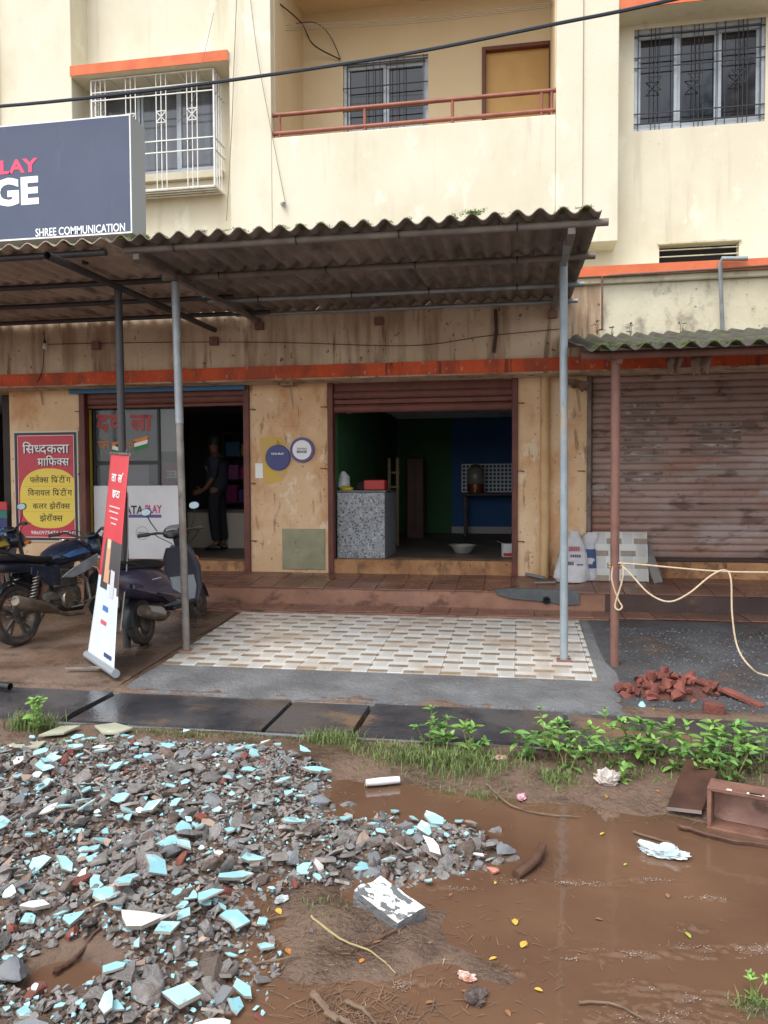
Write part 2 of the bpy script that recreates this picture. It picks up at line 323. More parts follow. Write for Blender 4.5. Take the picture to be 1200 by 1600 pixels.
# drain cover slabs, laid end to end over the open drain
DX = [-6.2, -4.62, -3.07, -1.635, -1.045, .335, 1.75, 3.3]
for i in range(len(DX)-1):
    gap = (.03, .07, .09, .03, .07, .03, .03)[i]; dz = (-.062, -.058, -.064, -.07, -.058, -.066, -.06)[i]
    mb = MB(); x0, x1 = DX[i]+gap/2, DX[i+1]-.015; nx2, ny2 = 14, 6
    pts = [[(x0+(x1-x0)*p/nx2, 4.77+.69*q/ny2, dz+.006*nzf(x0+(x1-x0)*p/nx2, q*.1, 3., i)) for p in range(nx2+1)] for q in range(ny2+1)]
    flatp = [p for r in pts for p in r]; fs = [(q*(nx2+1)+p, q*(nx2+1)+p+1, (q+1)*(nx2+1)+p+1, (q+1)*(nx2+1)+p) for q in range(ny2) for p in range(nx2)]
    mb.add(flatp, fs); edge = [r for r in pts[0]] + [r[-1] for r in pts[1:]] + pts[-1][::-1][1:] + [r[0] for r in pts[::-1][1:-1]]
    nE = len(edge); mb.add(edge+[(p[0], p[1], p[2]-.09) for p in edge], [(k, (k+1) % nE, nE+(k+1) % nE, nE+k) for k in range(nE)])
    lab = ['wet dark concrete drain slab at the far end by the black pipe', 'wet brown drain slab beside the tall lone weed', 'long wet drain slab with an orange mud puddle on one end', 'short narrow drain slab between two gaps', 'long blue black wet drain slab in front of the tiled platform', 'drain slab beside the heap of broken red bricks', 'drain slab behind the thick leafy weeds and rope'][i]
    mb.build('drain_cover', slabm, None, smooth=True, label=lab, cat='drain cover', group='concrete slabs covering the drain')
mb = MB().box(-9, 7, 4.735, 4.765, -.3, -.075).box(-9, 7, 5.463, 5.477, -.3, -.07)
tag(mb.build('drain_wall', conc, None, bevel=.01), kind='structure')

# ================================================================= tiled platform with cement apron
def slabz(y): return .002 + .061*(y-6.14)
plat = empty('tiled_platform', (-1.2, 7, 0), world=True, kind='structure')
mb = MB(); prof = [(5.49, -.10), (5.50, -.052), (5.62, -.034), (5.9, -.012), (6.1, -.004), (8.12, slabz(8.12)-.012), (8.19, slabz(8.19)-.012), (8.19, -.1)]
xs = np.linspace(-3.16, .92, 60); rows = []
for (y, z) in prof:
    row = []
    for x in xs:
        lip = .03*nzf(x, 0, 2.2, 2.) if y < 6 else 0
        side = sstep(-3.16, -3.0, x)*(1-sstep(.70, .92, x))
        row.append((x, y+lip+(.012*nzf(x, y, 9, 1) if y < 6 else 0), z*1.0 - (.05+.02*nzf(x, y, 3, 7))*(1-side) + .006*nzf(x, y, 6.)*(1 if y < 6.1 else 0)))
    rows.append(row)
mb.add([p for r in rows for p in r], [(j*60+i, j*60+i+1, (j+1)*60+i+1, (j+1)*60+i) for j in range(len(rows)-1) for i in range(59)])
mb.build('cement_bed', conc, plat, smooth=True)

# patterned tiles: printed brown dashes and pale blocks
tm = bpy.data.materials.new('weave_print_tile'); tm.use_nodes = True; t = tm.node_tree; N = t.nodes; L = t.links; b = N['Principled BSDF']
tc = N.new('ShaderNodeTexCoord'); sp = N.new('ShaderNodeSeparateXYZ'); L.new(tc.outputs['Object'], sp.inputs[0])
def mth(op, a, b_=None, c=None):
    q = N.new('ShaderNodeMath'); q.operation = op
    for i, v_ in enumerate((a, b_, c)):
        if v_ is None: continue
        if hasattr(v_, 'links'): L.new(v_, q.inputs[i])
        else: q.inputs[i].default_value = v_
    return q.outputs[0]
ROWH = .6/4; PER = .3
ry = mth('DIVIDE', mth('ADD', sp.outputs[1], 6.), ROWH); row = mth('FLOOR', ry); fy = mth('FRACT', ry)
ux = mth('FRACT', mth('ADD', mth('DIVIDE', mth('ADD', sp.outputs[0], 6.), PER), mth('MULTIPLY', mth('MODULO', row, 2.), .5)))
dash = mth('MULTIPLY', mth('LESS_THAN', ux, .56), mth('LESS_THAN', fy, .46))
blk = mth('MULTIPLY', mth('GREATER_THAN', ux, .62), mth('LESS_THAN', ux, .95))
line = mth('MULTIPLY', mth('LESS_THAN', mth('ABSOLUTE', mth('SUBTRACT', ux, .59)), .012), 1.)
nz_ = N.new('ShaderNodeTexNoise'); nz_.inputs['Scale'].default_value = 14; nz_.inputs['Detail'].default_value = 5; gp = N.new('ShaderNodeNewGeometry'); L.new(gp.outputs['Position'], nz_.inputs['Vector'])
def mixc(f, A, B):
    q = N.new('ShaderNodeMix'); q.data_type = 'RGBA'
    if hasattr(f, 'links'): L.new(f, q.inputs[0])
    else: q.inputs[0].default_value = f
    for i, v_ in ((6, A), (7, B)):
        if hasattr(v_, 'links'): L.new(v_, q.inputs[i])
        else: q.inputs[i].default_value = v_
    return q.outputs[2]
def mrange(f, lo, hi, a=0., c=1.):
    q = N.new('ShaderNodeMapRange'); L.new(f, q.inputs[0]); q.inputs[1].default_value = lo; q.inputs[2].default_value = hi; q.inputs[3].default_value = a; q.inputs[4].default_value = c; return q.outputs[0]
cell = N.new('ShaderNodeTexWhiteNoise'); cell.noise_dimensions = '2D'; cv = N.new('ShaderNodeCombineXYZ'); gs = N.new('ShaderNodeSeparateXYZ'); L.new(gp.outputs['Position'], gs.inputs[0])
L.new(mth('FLOOR', mth('DIVIDE', gs.outputs[0], .155)), cv.inputs[0]); L.new(mth('FLOOR', mth('DIVIDE', gs.outputs[1], .15)), cv.inputs[1]); L.new(cv.outputs[0], cell.inputs['Vector'])
brown = mixc(cell.outputs[0], rgb((146, 126, 102)), rgb((138, 128, 116))); brown = mixc(mrange(nz_.outputs[0], .5, .65, 0, .6), brown, rgb((124, 102, 78)))
pale = mixc(blk, rgb((202, 200, 194)), rgb((184, 182, 176)))
col = mixc(line, mixc(dash, pale, brown), rgb((180, 176, 168)))
nz2 = N.new('ShaderNodeTexNoise'); nz2.inputs['Scale'].default_value = 2.2; nz2.inputs['Detail'].default_value = 8; L.new(gp.outputs['Position'], nz2.inputs['Vector'])
col = mixc(mrange(nz2.outputs[0], .48, .68, 0, .6), col, rgb((150, 128, 104)))
L.new(col, b.inputs['Base Color']); L.new(mrange(nz2.outputs[0], .4, .58, .10, .34), b.inputs['Roughness'])
TS = .6; tile_me = {}
def tilemesh(w_, d_):
    k = (round(w_, 3), round(d_, 3))
    if k not in tile_me:
        tile_me[k] = MB().box(0, w_, 0, d_, -.01, 0).mesh('platform_tile', bevel=.0015); tile_me[k].materials.append(tm)
    return tile_me[k]
y = 6.14
for j in range(4):
    d_ = min(TS, 8.11-y); x = -3.01
    for i in range(7):
        w_ = min(TS, .635-x)
        if w_ < .02: break
        o = link('tile', tilemesh(w_-.003, d_-.003), plat, None, (x, y, slabz(y)+.004+random.uniform(-.0006, .0006)), (math.atan(.061), 0, 0)); x += TS
    y += TS

# yard of wet grit right of the platform, and damp earth under the bikes
gritm = mat('wet_dark_grit', rgb((86, 86, 88)), rgb((62, 62, 64)), sc=2, rough=.75, bump=1.0, bsc=60, layers=[(rgb((104, 84, 68)), 2.0, .54, .7, (1, 1, 1), .8), (rgb((34, 34, 36)), 40, .58, .68, (1, 1, 1), .7), (rgb((170, 170, 172)), 70, .7, .76, (1, 1, 1), .8)], wet=(2.4, .45, .62, .25))
mb = MB(); xs = np.linspace(.74, 5.2, 60); ys = np.linspace(5.5, 8.25, 36)
mb.add([(x, y, gh(x, y)+.012+.008*nzf(x, y, 6., 9.)-.03*(1-sstep(5.5, 5.7, y))) for y in ys for x in xs], [(j*60+i, j*60+i+1, (j+1)*60+i+1, (j+1)*60+i) for j in range(35) for i in range(59)])
tag(mb.build('gravel_yard', gritm, None, smooth=True), kind='structure')
earthm = mat('damp_trodden_earth', rgb((112, 90, 74)), rgb((90, 72, 59)), sc=2, rough=.7, bump=.6, bsc=24, layers=[(rgb((70, 54, 44)), 3, .5, .7, (1, 1, 1), .7), (rgb((138, 116, 96)), 9, .62, .74, (1, 1, 1), .5), (rgb((74, 76, 44)), 1.8, .6, .75, (1, 1, 1), .5)], wet=(1.5, .42, .58, .12))
mb = MB(); xs = np.linspace(-9, -3.1, 70); ys = np.linspace(5.5, 8.25, 36)
mb.add([(x, y, gh(x, y)+.008-.03*(1-sstep(5.5, 5.62, y))) for y in ys for x in xs], [(j*70+i, j*70+i+1, (j+1)*70+i+1, (j+1)*70+i) for j in range(35) for i in range(69)])
tag(mb.build('parking_ground', earthm, None, smooth=True), kind='structure')

# ================================================================= plinth and step of reddish tiles
ptile = mat('red_brown_floor_tile', rgb((138, 98, 82)), rgb((120, 84, 70)), sc=3, rough=.5, bump=.15, bsc=20, rnd=.14, layers=[(rgb((84, 60, 50)), 4, .54, .7, (1, 1, 1), .7), (rgb((160, 128, 110)), 7, .62, .76, (1, 1, 1), .5)], wet=(2., .42, .6, .16))
riser = mat('red_brown_riser_plaster', rgb((158, 112, 88)), rgb((134, 92, 72)), sc=2.4, rough=.75, bump=.3, bsc=16, layers=[(rgb((76, 50, 40)), 2.6, .54, .66, (1, 1, 1.6), .75), (rgb((56, 40, 34)), 11, .64, .74, (1, 1, 1), .7)], wet=(1.5, .5, .65, .3))
darkwet = mat('dark_wet_riser', rgb((72, 50, 42)), rgb((56, 40, 36)), sc=2, rough=.4, bump=.2, bsc=14, layers=[(rgb((128, 88, 68)), 2.4, .6, .7, (1, 1, 1.5), .7)])
pl = empty('shop_plinth', (-1.5, 8.9, 0), world=True, kind='structure')
def pz(y): return .35 + .075*(y-8.6)/.8
for (xa, xb, m_) in ((-9, .95, riser), (.95, 6, darkwet)):
    mb = MB(); zs = [(8.6, -.1), (8.6, .335), (9.42, .40), (9.42, -.1)]; n = int((xb-xa)/.08)
    xs = np.linspace(xa, xb, n); mb.add([(x, y+(.012*nzf(x, z, 4.) if y < 9 else 0), z) for (y, z) in zs for x in xs], [(j*n+i, j*n+i+1, (j+1)*n+i+1, (j+1)*n+i) for j in range(3) for i in range(n-1)])
    mb.build('riser', m_, pl)
    mb = MB().box(xa, xb, 8.2, 8.605, -.1, .135); mb.build('step', m_, pl, bevel=.008)
TP = .305; pm = {}
for j in range(3):
    for i in range(44):
        x = -8.6 + TP*i; y = 8.585 + j*.27
        me = pm.setdefault('a%d' % (i % 3), None)
        if me is None:
            me = MB().box(0, TP-.006, 0, .264, -.014, 0).mesh('plinth_tile', bevel=.003); me.materials.append(ptile); pm['a%d' % (i % 3)] = me
        link('tile', me, pl, None, (x, y+random.uniform(-.004, .004)-(.012*random.random() if j == 0 else 0), pz(y)+random.uniform(-.002, .002)), (math.atan(.094)+random.uniform(-.006, .006), random.uniform(-.005, .005), random.uniform(-.005, .005)))
me = MB().box(0, TP-.006, 0, .40, -.012, 0).mesh('step_tile', bevel=.003); me.materials.append(ptile)
for i in range(44): link('tile', me, pl, None, (-8.65+TP*i+random.uniform(-.003, .003), 8.195+random.uniform(-.008, .004), .148+random.uniform(-.003, .003)), (random.uniform(0, .012), random.uniform(-.008, .008), 0))
# cement patch with a drain pipe through the riser
mb = MB(); pc = [P(a, b_, 8.585) for a, b_ in ((772, 921), (800, 919), (850, 920), (905, 924), (906, 945), (880, 946), (862, 942), (835, 939), (800, 936), (778, 930))]
mb.prism(pc, (0, -.012, 0), (0, .03, 0)); mb.build('cement_patch', mat('dark_fresh_cement', rgb((92, 96, 98)), rgb((76, 80, 82)), sc=6, rough=.7, bump=.5), pl, bevel=.006)
c = P(854, 938, 8.56); MB().lathe([(.045, 0), (.045, .05), (.036, .05), (.036, -.02)], c=c, axis='y', n=18).build('drain_pipe', mat('old_pvc', rgb((96, 98, 98)), rough=.6), pl, smooth=True)
MB().lathe([(.0, .0), (.037, 0)], c=c+Vector((0, .006, 0)), axis='y', n=18).build('pipe_mouth', flat('pipe_shade_black', (12, 12, 12), .9), pl)  # black disc in the bore, painting in the shade inside the pipe
# ================================================================= the building
bld = empty('apartment_building', (-2, 9.4, .4), world=True, label='cream apartment building with orange bands, balcony and open shops at street level', cat='building')
def wallholes(name, m, x0, x1, z0, z1, y0, y1, holes=(), parent=None, bevel=0):
    xs = sorted({x0, x1, *[h[0] for h in holes], *[h[1] for h in holes]}); zs = sorted({z0, z1, *[h[2] for h in holes], *[h[3] for h in holes]}); mb = MB()
    for i in range(len(xs)-1):
        for k in range(len(zs)-1):
            cx, cz = (xs[i]+xs[i+1])/2, (zs[k]+zs[k+1])/2
            if any(h[0] < cx < h[1] and h[2] < cz < h[3] for h in holes): continue
            mb.box(xs[i], xs[i+1], y0, y1, zs[k], zs[k+1])
    me = bpy.data.meshes.new(name); me.from_pydata(mb.v, [], mb.f); bm = bmesh.new(); bm.from_mesh(me)
    bmesh.ops.remove_doubles(bm, verts=bm.verts, dist=1e-5)
    seen = {}
    for f in bm.faces: seen.setdefault(tuple(sorted(v.index for v in f.verts)), []).append(f)
    bm.verts.index_update()
    seen = {}
    for f in bm.faces: seen.setdefault(tuple(sorted(v.index for v in f.verts)), []).append(f)
    bmesh.ops.delete(bm, geom=[f for l in seen.values() if len(l) > 1 for f in l], context='FACES_ONLY')
    bmesh.ops.recalc_face_normals(bm, faces=bm.faces); bm.to_mesh(me); bm.free(); me.materials.append(m)
    return link(name, me, bld if parent is None else parent)
YS = 9.4
XA0, XA1 = PX(15, YS), PX(128, YS, 740); XB0, XB1 = PX(390, YS, 740), PX(516, YS, 740); XC0, XC1 = PX(806, YS, 740), PX(922, YS, 740); XD = 3.5
for (a, b_) in ((XA0, XA1), (XB0, XB1), (XC0, XC1), (XD, 5.4)): MB().box(a, b_, YS, YS+.28, .3, 2.83).build('pillar', tan, bld, bevel=.012)
for (a, b_, zt) in ((-9, XA0, .54), (XA1, XB0, .555), (XB1, XC0, .595), (XC1, XD, .615)): MB().box(a+.002, b_-.002, YS-.015, YS+.27, .3, zt).build('sill', sillm, bld, bevel=.012)
# projecting slab, painted band and fascia
MB().box(-9, 5.4, 8.975, YS+.4, 2.80, 2.965).build('slab_edge', fasciam, bld)
mb = MB(); n = 150; xs = np.linspace(-9, 5.4, n)
mb.add([(x, 8.952+.004*nzf(x, z, 5.), z+(.008*nzf(x, z*3, 2.4) if k in (0, 1) else .005*nzf(x, z*3, 3.1))) for k, (y, z) in enumerate(((8.97, 2.812), (8.95, 2.815), (8.95, 2.962), (8.97, 2.965))) for x in xs], [(j*n+i, j*n+i+1, (j+1)*n+i+1, (j+1)*n+i) for j in range(3) for i in range(n-1)])
mb.build('painted_band', orange, bld)
MB().box(-9, .92, 8.985, YS, 2.965, 3.762).build('fascia', fasciam, bld); MB().box(.92, 5.4, 8.987, YS, 2.965, 3.758).build('fascia', fasciag, bld)
MB().box(-9, 5.4, 8.93, YS, 3.762, 3.832).build('moulding', fasciag, bld, bevel=.01); MB().box(-9, 5.4, 8.884, YS, 3.833, 3.942).build('ledge', fasciag, bld, bevel=.004); MB().box(-9, 5.4, 8.872, 8.883, 3.830, 3.940).build('painted_edge', orange_up, bld)
# upper walls
WX0, WX1, WZ0, WZ1 = P(990, 205, YS).x, P(1195, 187, YS).x, 5.60, 6.75
VX0, VX1, VZ0, VZ1 = P(1030, 388, YS).x, P(1155, 380, YS).x, 3.99, 4.28
wallholes('wall', cream, 1.11, 5.4, 3.942, 9.5, YS, YS+.2, [(WX0, WX1, WZ0, WZ1), (VX0, VX1, VZ0, VZ1)])
wallholes('wall', cream, -3.22, 1.11, 3.942, 4.6, YS, YS+.2)
LX0, LX1 = P(107, 100, 9).x, P(355, 90, 9).x
lw = (P(150, 150, 9.45).x, P(342, 150, 9.45).x, PZ(300, 270, 9.45), PZ(300, 122, 9.45))
wallholes('wall', cream, LX0, LX1, 3.942, 9.5, 9.45, 9.65, [lw])
MB().box(LX1, -3.222, 9.06, 9.65, 3.943, 9.5).build('pilaster', cream, bld, bevel=.006); MB().box(-6.55, LX0, 9.06, 9.65, 3.943, 9.5).build('pilaster', cream, bld, bevel=.006); MB().box(-9, -6.55, 9.0, 9.65, 3.943, 9.5).build('pilaster', cream, bld, bevel=.006)
# balcony block
BX0, BX1, BP = P(424, 215, 9).x, P(869, 178, 9).x, 5.69
MB().box(-3.22, BX0, 9.0, 10.5, 4.25, 9.5).build('balcony_pier', cream, bld, bevel=.006); MB().box(BX1, .722, 9.0, 10.5, 4.25, 9.5).build('balcony_pier', cream, bld, bevel=.006)
MB().box(.724, 1.112, 9.03, YS+.2, 4.25, 9.5).build('pilaster', cream, bld, bevel=.008)
MB().box(BX0, BX1, 9.0, 9.13, 4.25, BP).build('balcony_parapet', cream, bld, bevel=.012); MB().box(BX0, BX1, 9.13, 10.4, 4.25, 4.62).build('balcony_floor', cream_in, bld)
MB().box(BX0, BX1, 9.0, 10.4, 7.95, 8.2).build('balcony_ceiling', cream_in, bld)
bw = (P(536, 98, 10.4).x, P(669, 88, 10.4).x, PZ(600, 205, 10.4), 7.26); bd = (P(753, 75, 10.4).x, P(864, 66, 10.4).x, 4.62, 7.27)
wallholes('balcony_wall', cream_in, BX0, BX1, 4.62, 7.95, 10.4, 10.6, [bw, bd])
MB().box(BX0, BX0+.01, 9.14, 10.4, 4.62, 7.95).build('balcony_side_wall', cream_in, bld); MB().box(BX1-.01, BX1, 9.14, 10.4, 4.62, 7.95).build('balcony_side_wall', cream_in, bld)
MB().box(-9, 5.4, 10.6, 12, 3.985, 9.5).build('light_leak_block', darkroom, bld)  # unseen solid behind the upper floor, added to stop light leaks
MB().box(-9.2, 5.6, 8.8, 12, 9.5, 9.65).build('roof_slab', cream, bld)
dr = MB().box(bd[0]+.05, bd[1]-.05, 10.46, 10.5, 4.62, bd[3]-.05).build('door', mat('ochre_door', rgb((196, 150, 74)), rgb((186, 138, 64)), sc=2, rough=.5, layers=[(rgb((222, 196, 140)), 5, .68, .76, (1.4, 1, .12), .7)]), bld)
MB().box(bd[0], bd[0]+.05, 10.38, 10.5, 4.62, bd[3]).box(bd[1]-.05, bd[1], 10.38, 10.5, 4.62, bd[3]).box(bd[0]+.05, bd[1]-.05, 10.38, 10.5, bd[3]-.05, bd[3]).build('frame', redbrown, dr, bevel=.004)
def window(h, Y, nsash, gm, grid, name='window', glass=None, curtain=None):
    x0, x1, z0, z1 = h; fw = .045
    w = MB().box(x0, x1, Y+.03, Y+.10, z1-fw, z1).box(x0, x1, Y+.03, Y+.10, z0, z0+fw).box(x0, x0+fw, Y+.03, Y+.10, z0+fw, z1-fw).box(x1-fw, x1, Y+.03, Y+.10, z0+fw, z1-fw).build(name, alum, bld, bevel=.004)
    sw = (x1-x0-2*fw)/nsash
    for k in range(nsash):
        a, b_ = x0+fw+k*sw, x0+fw+(k+1)*sw; yy = Y+.075+(.022 if k % 2 else 0); s_ = .038
        sa = MB().box(a, b_, yy-.01, yy+.01, z1-fw-.05, z1-fw).box(a, b_, yy-.01, yy+.01, z0+fw, z0+fw+.05).box(a, a+s_, yy-.01, yy+.01, z0+fw+.05, z1-fw-.05).box(b_-s_, b_, yy-.01, yy+.01, z0+fw+.05, z1-fw-.05).build('sash', alum, w, bevel=.003)
        MB().box(a+s_, b_-s_, yy-.003, yy+.003, z0+fw+.05, z1-fw-.05).build('pane', glass or glassd, w)
    MB().box(x0, x1, Y+.16, Y+.19, z0, z1).build('curtain', curtain or darkroom, w)
    g = MB(); vs_, hs_, yg, r = grid
    for f in vs_: g.bar((x0+(x1-x0)*f, yg, z0+.0), (x0+(x1-x0)*f, yg, z1), r)
    for f in hs_: g.bar((x0, yg-.004, z0+(z1-z0)*f), (x1, yg-.004, z0+(z1-z0)*f), r, r*1.6)
    g.build('grille', gm, w)
    return w
vbars = [(k+f)/3 for k in range(3) for f in (.10, .40, .50, .60, .90)]
wr = window((WX0, WX1, WZ0, WZ1), YS, 3, blackm, (vbars, (.07, .17, .62, .72, .93), YS+.012, .0075), curtain=mat('brown_curtain', rgb((112, 84, 84)), rough=.9))
g = MB()
for k in (.16, .47, .8):
    cx = WX0+(WX1-WX0)*k; cz = WZ0+(WZ1-WZ0)*.46; d_ = .075
    for (p, q) in ((-1, 1), (1, -1)): g.bar((cx-d_, YS+.006, cz-d_*p), (cx+d_, YS+.006, cz+d_*p), .008)
    for s_ in (-1, 1): g.bar((cx-d_, YS+.006, cz+s_*d_), (cx+d_, YS+.006, cz+s_*d_), .008)
g.build('grille_cross', blackm, wr)
window(bw, 10.4, 2, blackm, ([.06, .28, .36, .44, .56, .64, .72, .95], (.3, .62, .94), 10.385, .008))
# window behind the projecting white cage
wl = window(lw, 9.45, 3, whitem, ([], [], 9.44, .01), glass=mat('pale_window_glass', rgb((92, 100, 108)), rgb((74, 76, 82)), sc=2.5, st=(3, 1, .3), rough=.08, spec=.7), curtain=mat('pale_curtain', rgb((150, 132, 124)), rgb((128, 112, 106)), sc=3, st=(6, 1, .3), rough=.9))
cx0, cx1, cz0, cz1, cy = P(143, 150, 9.14).x, P(334, 150, 9.14).x, PZ(330, 290, 9.14), PZ(330, 108, 9.14), 9.14
g = MB()
for k in range(4):
    for f in (.14, .30, .46): g.bar((cx0+(cx1-cx0)*(k+f)/4, cy, cz0), (cx0+(cx1-cx0)*(k+f)/4, cy, cz1), .0095)
for x in (cx0, cx1): g.bar((x, cy, cz0), (x, cy, cz1), .02)
for f in (.0, .32, .42, .82, .89, 1.): g.bar((cx0, cy-.006, cz0+(cz1-cz0)*f), (cx1, cy-.006, cz0+(cz1-cz0)*f), .009, .013)
for k in range(4):
    xm = cx0+(cx1-cx0)*(k+.30)/4; zm = cz0+(cz1-cz0)*.63; d_ = .06
    g.bar((xm-d_, cy-.004, zm-d_), (xm+d_, cy-.004, zm+d_), .01).bar((xm-d_, cy-.004, zm+d_), (xm+d_, cy-.004, zm-d_), .01).bar((xm-d_, cy-.004, zm+d_+.01), (xm+d_, cy-.004, zm+d_+.01), .01).bar((xm-d_, cy-.004, zm-d_-.01), (xm+d_, cy-.004, zm-d_-.01), .01)
for x in (cx0, cx1):
    for f in (0, .32, .42, .82, 1.): g.bar((x, cy, cz0+(cz1-cz0)*f), (x, 9.45, cz0+(cz1-cz0)*f), .014)
    for yy in (9.22, 9.30, 9.38): g.bar((x, yy, cz0), (x, yy, cz1), .012)
for k in range(8): g.bar((cx0+(cx1-cx0)*k/7, cy, cz1), (cx0+(cx1-cx0)*k/7, 9.45, cz1), .012)
for yy in (9.17, 9.24, 9.31, 9.38): g.bar((cx0, yy, cz0), (cx1, yy, cz0), .022, .012)
g.build('cage', whitem, wl)
MB().box(cx0+.02, cx1-.02, 9.2, 9.44, cz0+.012, cz0+.03).build('sill_board', mat('weathered_board', rgb((150, 134, 110)), rgb((126, 108, 86)), sc=4, rough=.85), wl)
MB().box(lw[0]-.05, lw[1]+.05, 9.38, 9.45, lw[2]-.10, lw[2]-.002).build('sill', cream, wl, bevel=.006)
# chajja ledges over the windows
for (a, b_, y0, zc) in ((LX0+.003, LX1-.003, 9.02, 6.69), (1.115, 5.4, 9.05, PZ(990, 10, 9.05)+.01)):
    s_ = MB().box(a, b_, y0+.012, YS+.048, zc-.02, zc+.1).build('window_ledge', cream, bld); MB().box(a, b_, y0, y0+.011, zc-.022, zc+.102).build('painted_edge', orange_up, s_)
# louvre vent
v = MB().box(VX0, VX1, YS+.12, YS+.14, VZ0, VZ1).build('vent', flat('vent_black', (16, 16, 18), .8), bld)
for k in range(2): MB().bar((VX0, YS+.03, VZ1-.05-k*.075), (VX1, YS+.03, VZ1-.05-k*.075), .02, .010).build('slat', fasciag, v)
MB().box(VX0-.02, VX1+.02, YS-.03, YS-.001, VZ1+.001, VZ1+.03).build('sill', fasciag, v, bevel=.005)
# balcony railing
rl = MB()
for z in (BP+.07, BP+.29): rl.tube([(BX0, 9.06, z), (BX1, 9.06, z)], .025, 10)
rail = rl.build('railing', railm, bld, smooth=True)
for px_ in (437, 570, 707, 846, 862): x = PX(px_, 9.06, 190); MB().tube([(x, 9.06, BP-.01), (x, 9.06, BP+.29)], .019, 8).build('baluster', railm, rail, smooth=True)
# pipes on the right fascia
pp = MB().tube([P(941, 515, 8.96), P(941, 432, 8.86), P(955, 430, 8.86), P(1120, 420, 8.86), P(1240, 412, 8.86)], .012, 8).build('water_pipe', rustp, bld, smooth=True)
MB().tube([P(1129, 515, 8.95), P(1125, 412, 8.84), P(1128, 404, 8.82), P(1168, 404, 8.82)], [.022, .022, .024, .024], 10).build('drain_pipe', galv, bld, smooth=True)
# beige downpipe and other fixings on the shop pillars
pv = mat('painted_pvc_pipe', rgb((206, 168, 116)), rgb((196, 150, 96)), sc=3, rough=.55, layers=[(rgb((150, 92, 46)), 6, .58, .72, (1, 1, .5), .8), (rgb((70, 54, 42)), 12, .66, .76, (1, 1, .25), .8)])
xp = PX(851, 9.34, 740); MB().tube([(xp, 9.34, .40), (xp, 9.34, 2.80)], .055, 14).build('downpipe', pv, bld, smooth=True)
patch = mat('green_grey_cement_patch', rgb((158, 154, 122)), rgb((140, 136, 104)), sc=4, rough=.8, bump=.3, layers=[(rgb((190, 186, 160)), 3, .6, .72, (1, 1, 1), .6), (rgb((84, 80, 60)), 14, .64, .74, (1, 1, 1), .6)])
a, b_ = P(441, 826, YS), P(509, 893, YS); MB().box(a.x, b_.x-.004, YS-.014, YS+.02, b_.z+.02, a.z).build('cement_patch', patch, bld, bevel=.005)
a, b_ = P(437, 635, YS), P(467, 666, YS); MB().box(a.x, b_.x, YS-.012, YS+.02, b_.z, a.z).build('meter_cover', tan, bld, bevel=.004)
ypat = mat('yellow_paint_patch', rgb((214, 176, 70)), rgb((208, 168, 92)), sc=4, rough=.85, layers=[(rgb((206, 164, 110)), 5, .45, .62, (1, 1, 1), 1.)])
pts = [P(a, b_, YS-.004) for a, b_ in ((405, 684), (440, 682), (446, 700), (449, 740), (440, 752), (416, 758), (410, 735))]; MB().prism(pts, (0, 0, 0), (0, .003, 0)).build('paint_patch', ypat, bld)
a, b_ = P(399, 724, YS), P(411, 747, YS); MB().box(a.x, b_.x, YS-.004, YS+.002, b_.z, a.z).build('sticker', white, bld)
hk = MB()
for (px_, py_) in ((395, 640), (395, 755), (397, 845), (506, 636), (506, 732), (814, 630), (814, 736), (814, 846), (908, 736), (122, 643), (122, 740)):
    c = P(px_, py_, YS); MB().bar(c+Vector((-.04, -.012, 0)), c+Vector((.04, -.012, 0)), .012).bar(c+Vector((.03, -.012, 0)), c+Vector((.03, -.05, -.01)), .012).build('hook', rustp, bld)
# brackets of corroded iron at the pillar tops
for (px_, py_) in ((452, 604), (60, 600), (900, 605)):
    c = P(px_, py_, 9.36); MB().box(c.x-.09, c.x+.09, 9.2, YS, c.z-.0, c.z+.03).bar(c+Vector((0, .02, 0)), c+Vector((.04, .02, -.28)), .014).build('bracket', fasciam, bld)
# roller shutters: guide rails, housing and slats
def rails(a, b_, z0, z1, m_, w=.07, yy=None):
    for x in (a, b_): MB().box(x-w/2, x+w/2, YS-.035, YS+.09, z0, z1).build('guide_rail', m_, bld, bevel=.006)
rails(XB1+.01, XC0-.012, .42, 2.8, redbrown); rails(XA1+.03, XB0-.03, .40, 2.8, redbrown, .08); rails(XC1-.015, XD+.01, .42, 2.8, mat('grey_guide_rail', rgb((128, 112, 104)), rgb((98, 80, 70)), sc=6, rough=.7), .05)
def rolled(a, b_, zlist, name='rolled_shutter'):
    r0 = MB().box(a, b_, YS+.03, YS+.30, 2.66, 2.8).build(name, redbrown, bld)
    for k, (z0, z1, yo) in enumerate(zlist): MB().hull([(a, YS+yo, (z0+z1)/2, .03, (z1-z0)/2), (b_, YS+yo, (z0+z1)/2, .03, (z1-z0)/2)], 10, 3).build('slat', redbrown, r0, smooth=True)
    return r0
rolled(XB1+.05, XC0-.05, [(2.60, 2.70, .02), (2.53, 2.60, .04), (2.43, 2.53, .03)]); rolled(XA1+.08, XB0-.08, [(2.60, 2.70, .05), (2.55, 2.60, .06)])
bs = MB().box(PX(108, 9.33, 608), PX(382, 9.33, 605), 9.32, 9.36, 2.745, 2.795).build('blue_strip', flat('blue_strip_paint', (44, 110, 158), .5), bld)
sh = MB().box(XC1, XD, YS+.06, YS+.09, .6, 2.82).build('roller_shutter', shutm, bld)
ns = 27; z0, z1 = .66, 2.80; hgt = (z1-z0)/ns
sm = MB()
secs = []; half = (XD-XC1)/2-.03
prof = [(.00, .0), (-.016, .008), (-.024, .028), (-.024, .056), (-.014, hgt-.006), (.0, hgt-.002)]
nL = 24
for (dy, dz) in prof: secs.append([(-half+2*half*i/nL, dy, dz) for i in range(nL+1)])
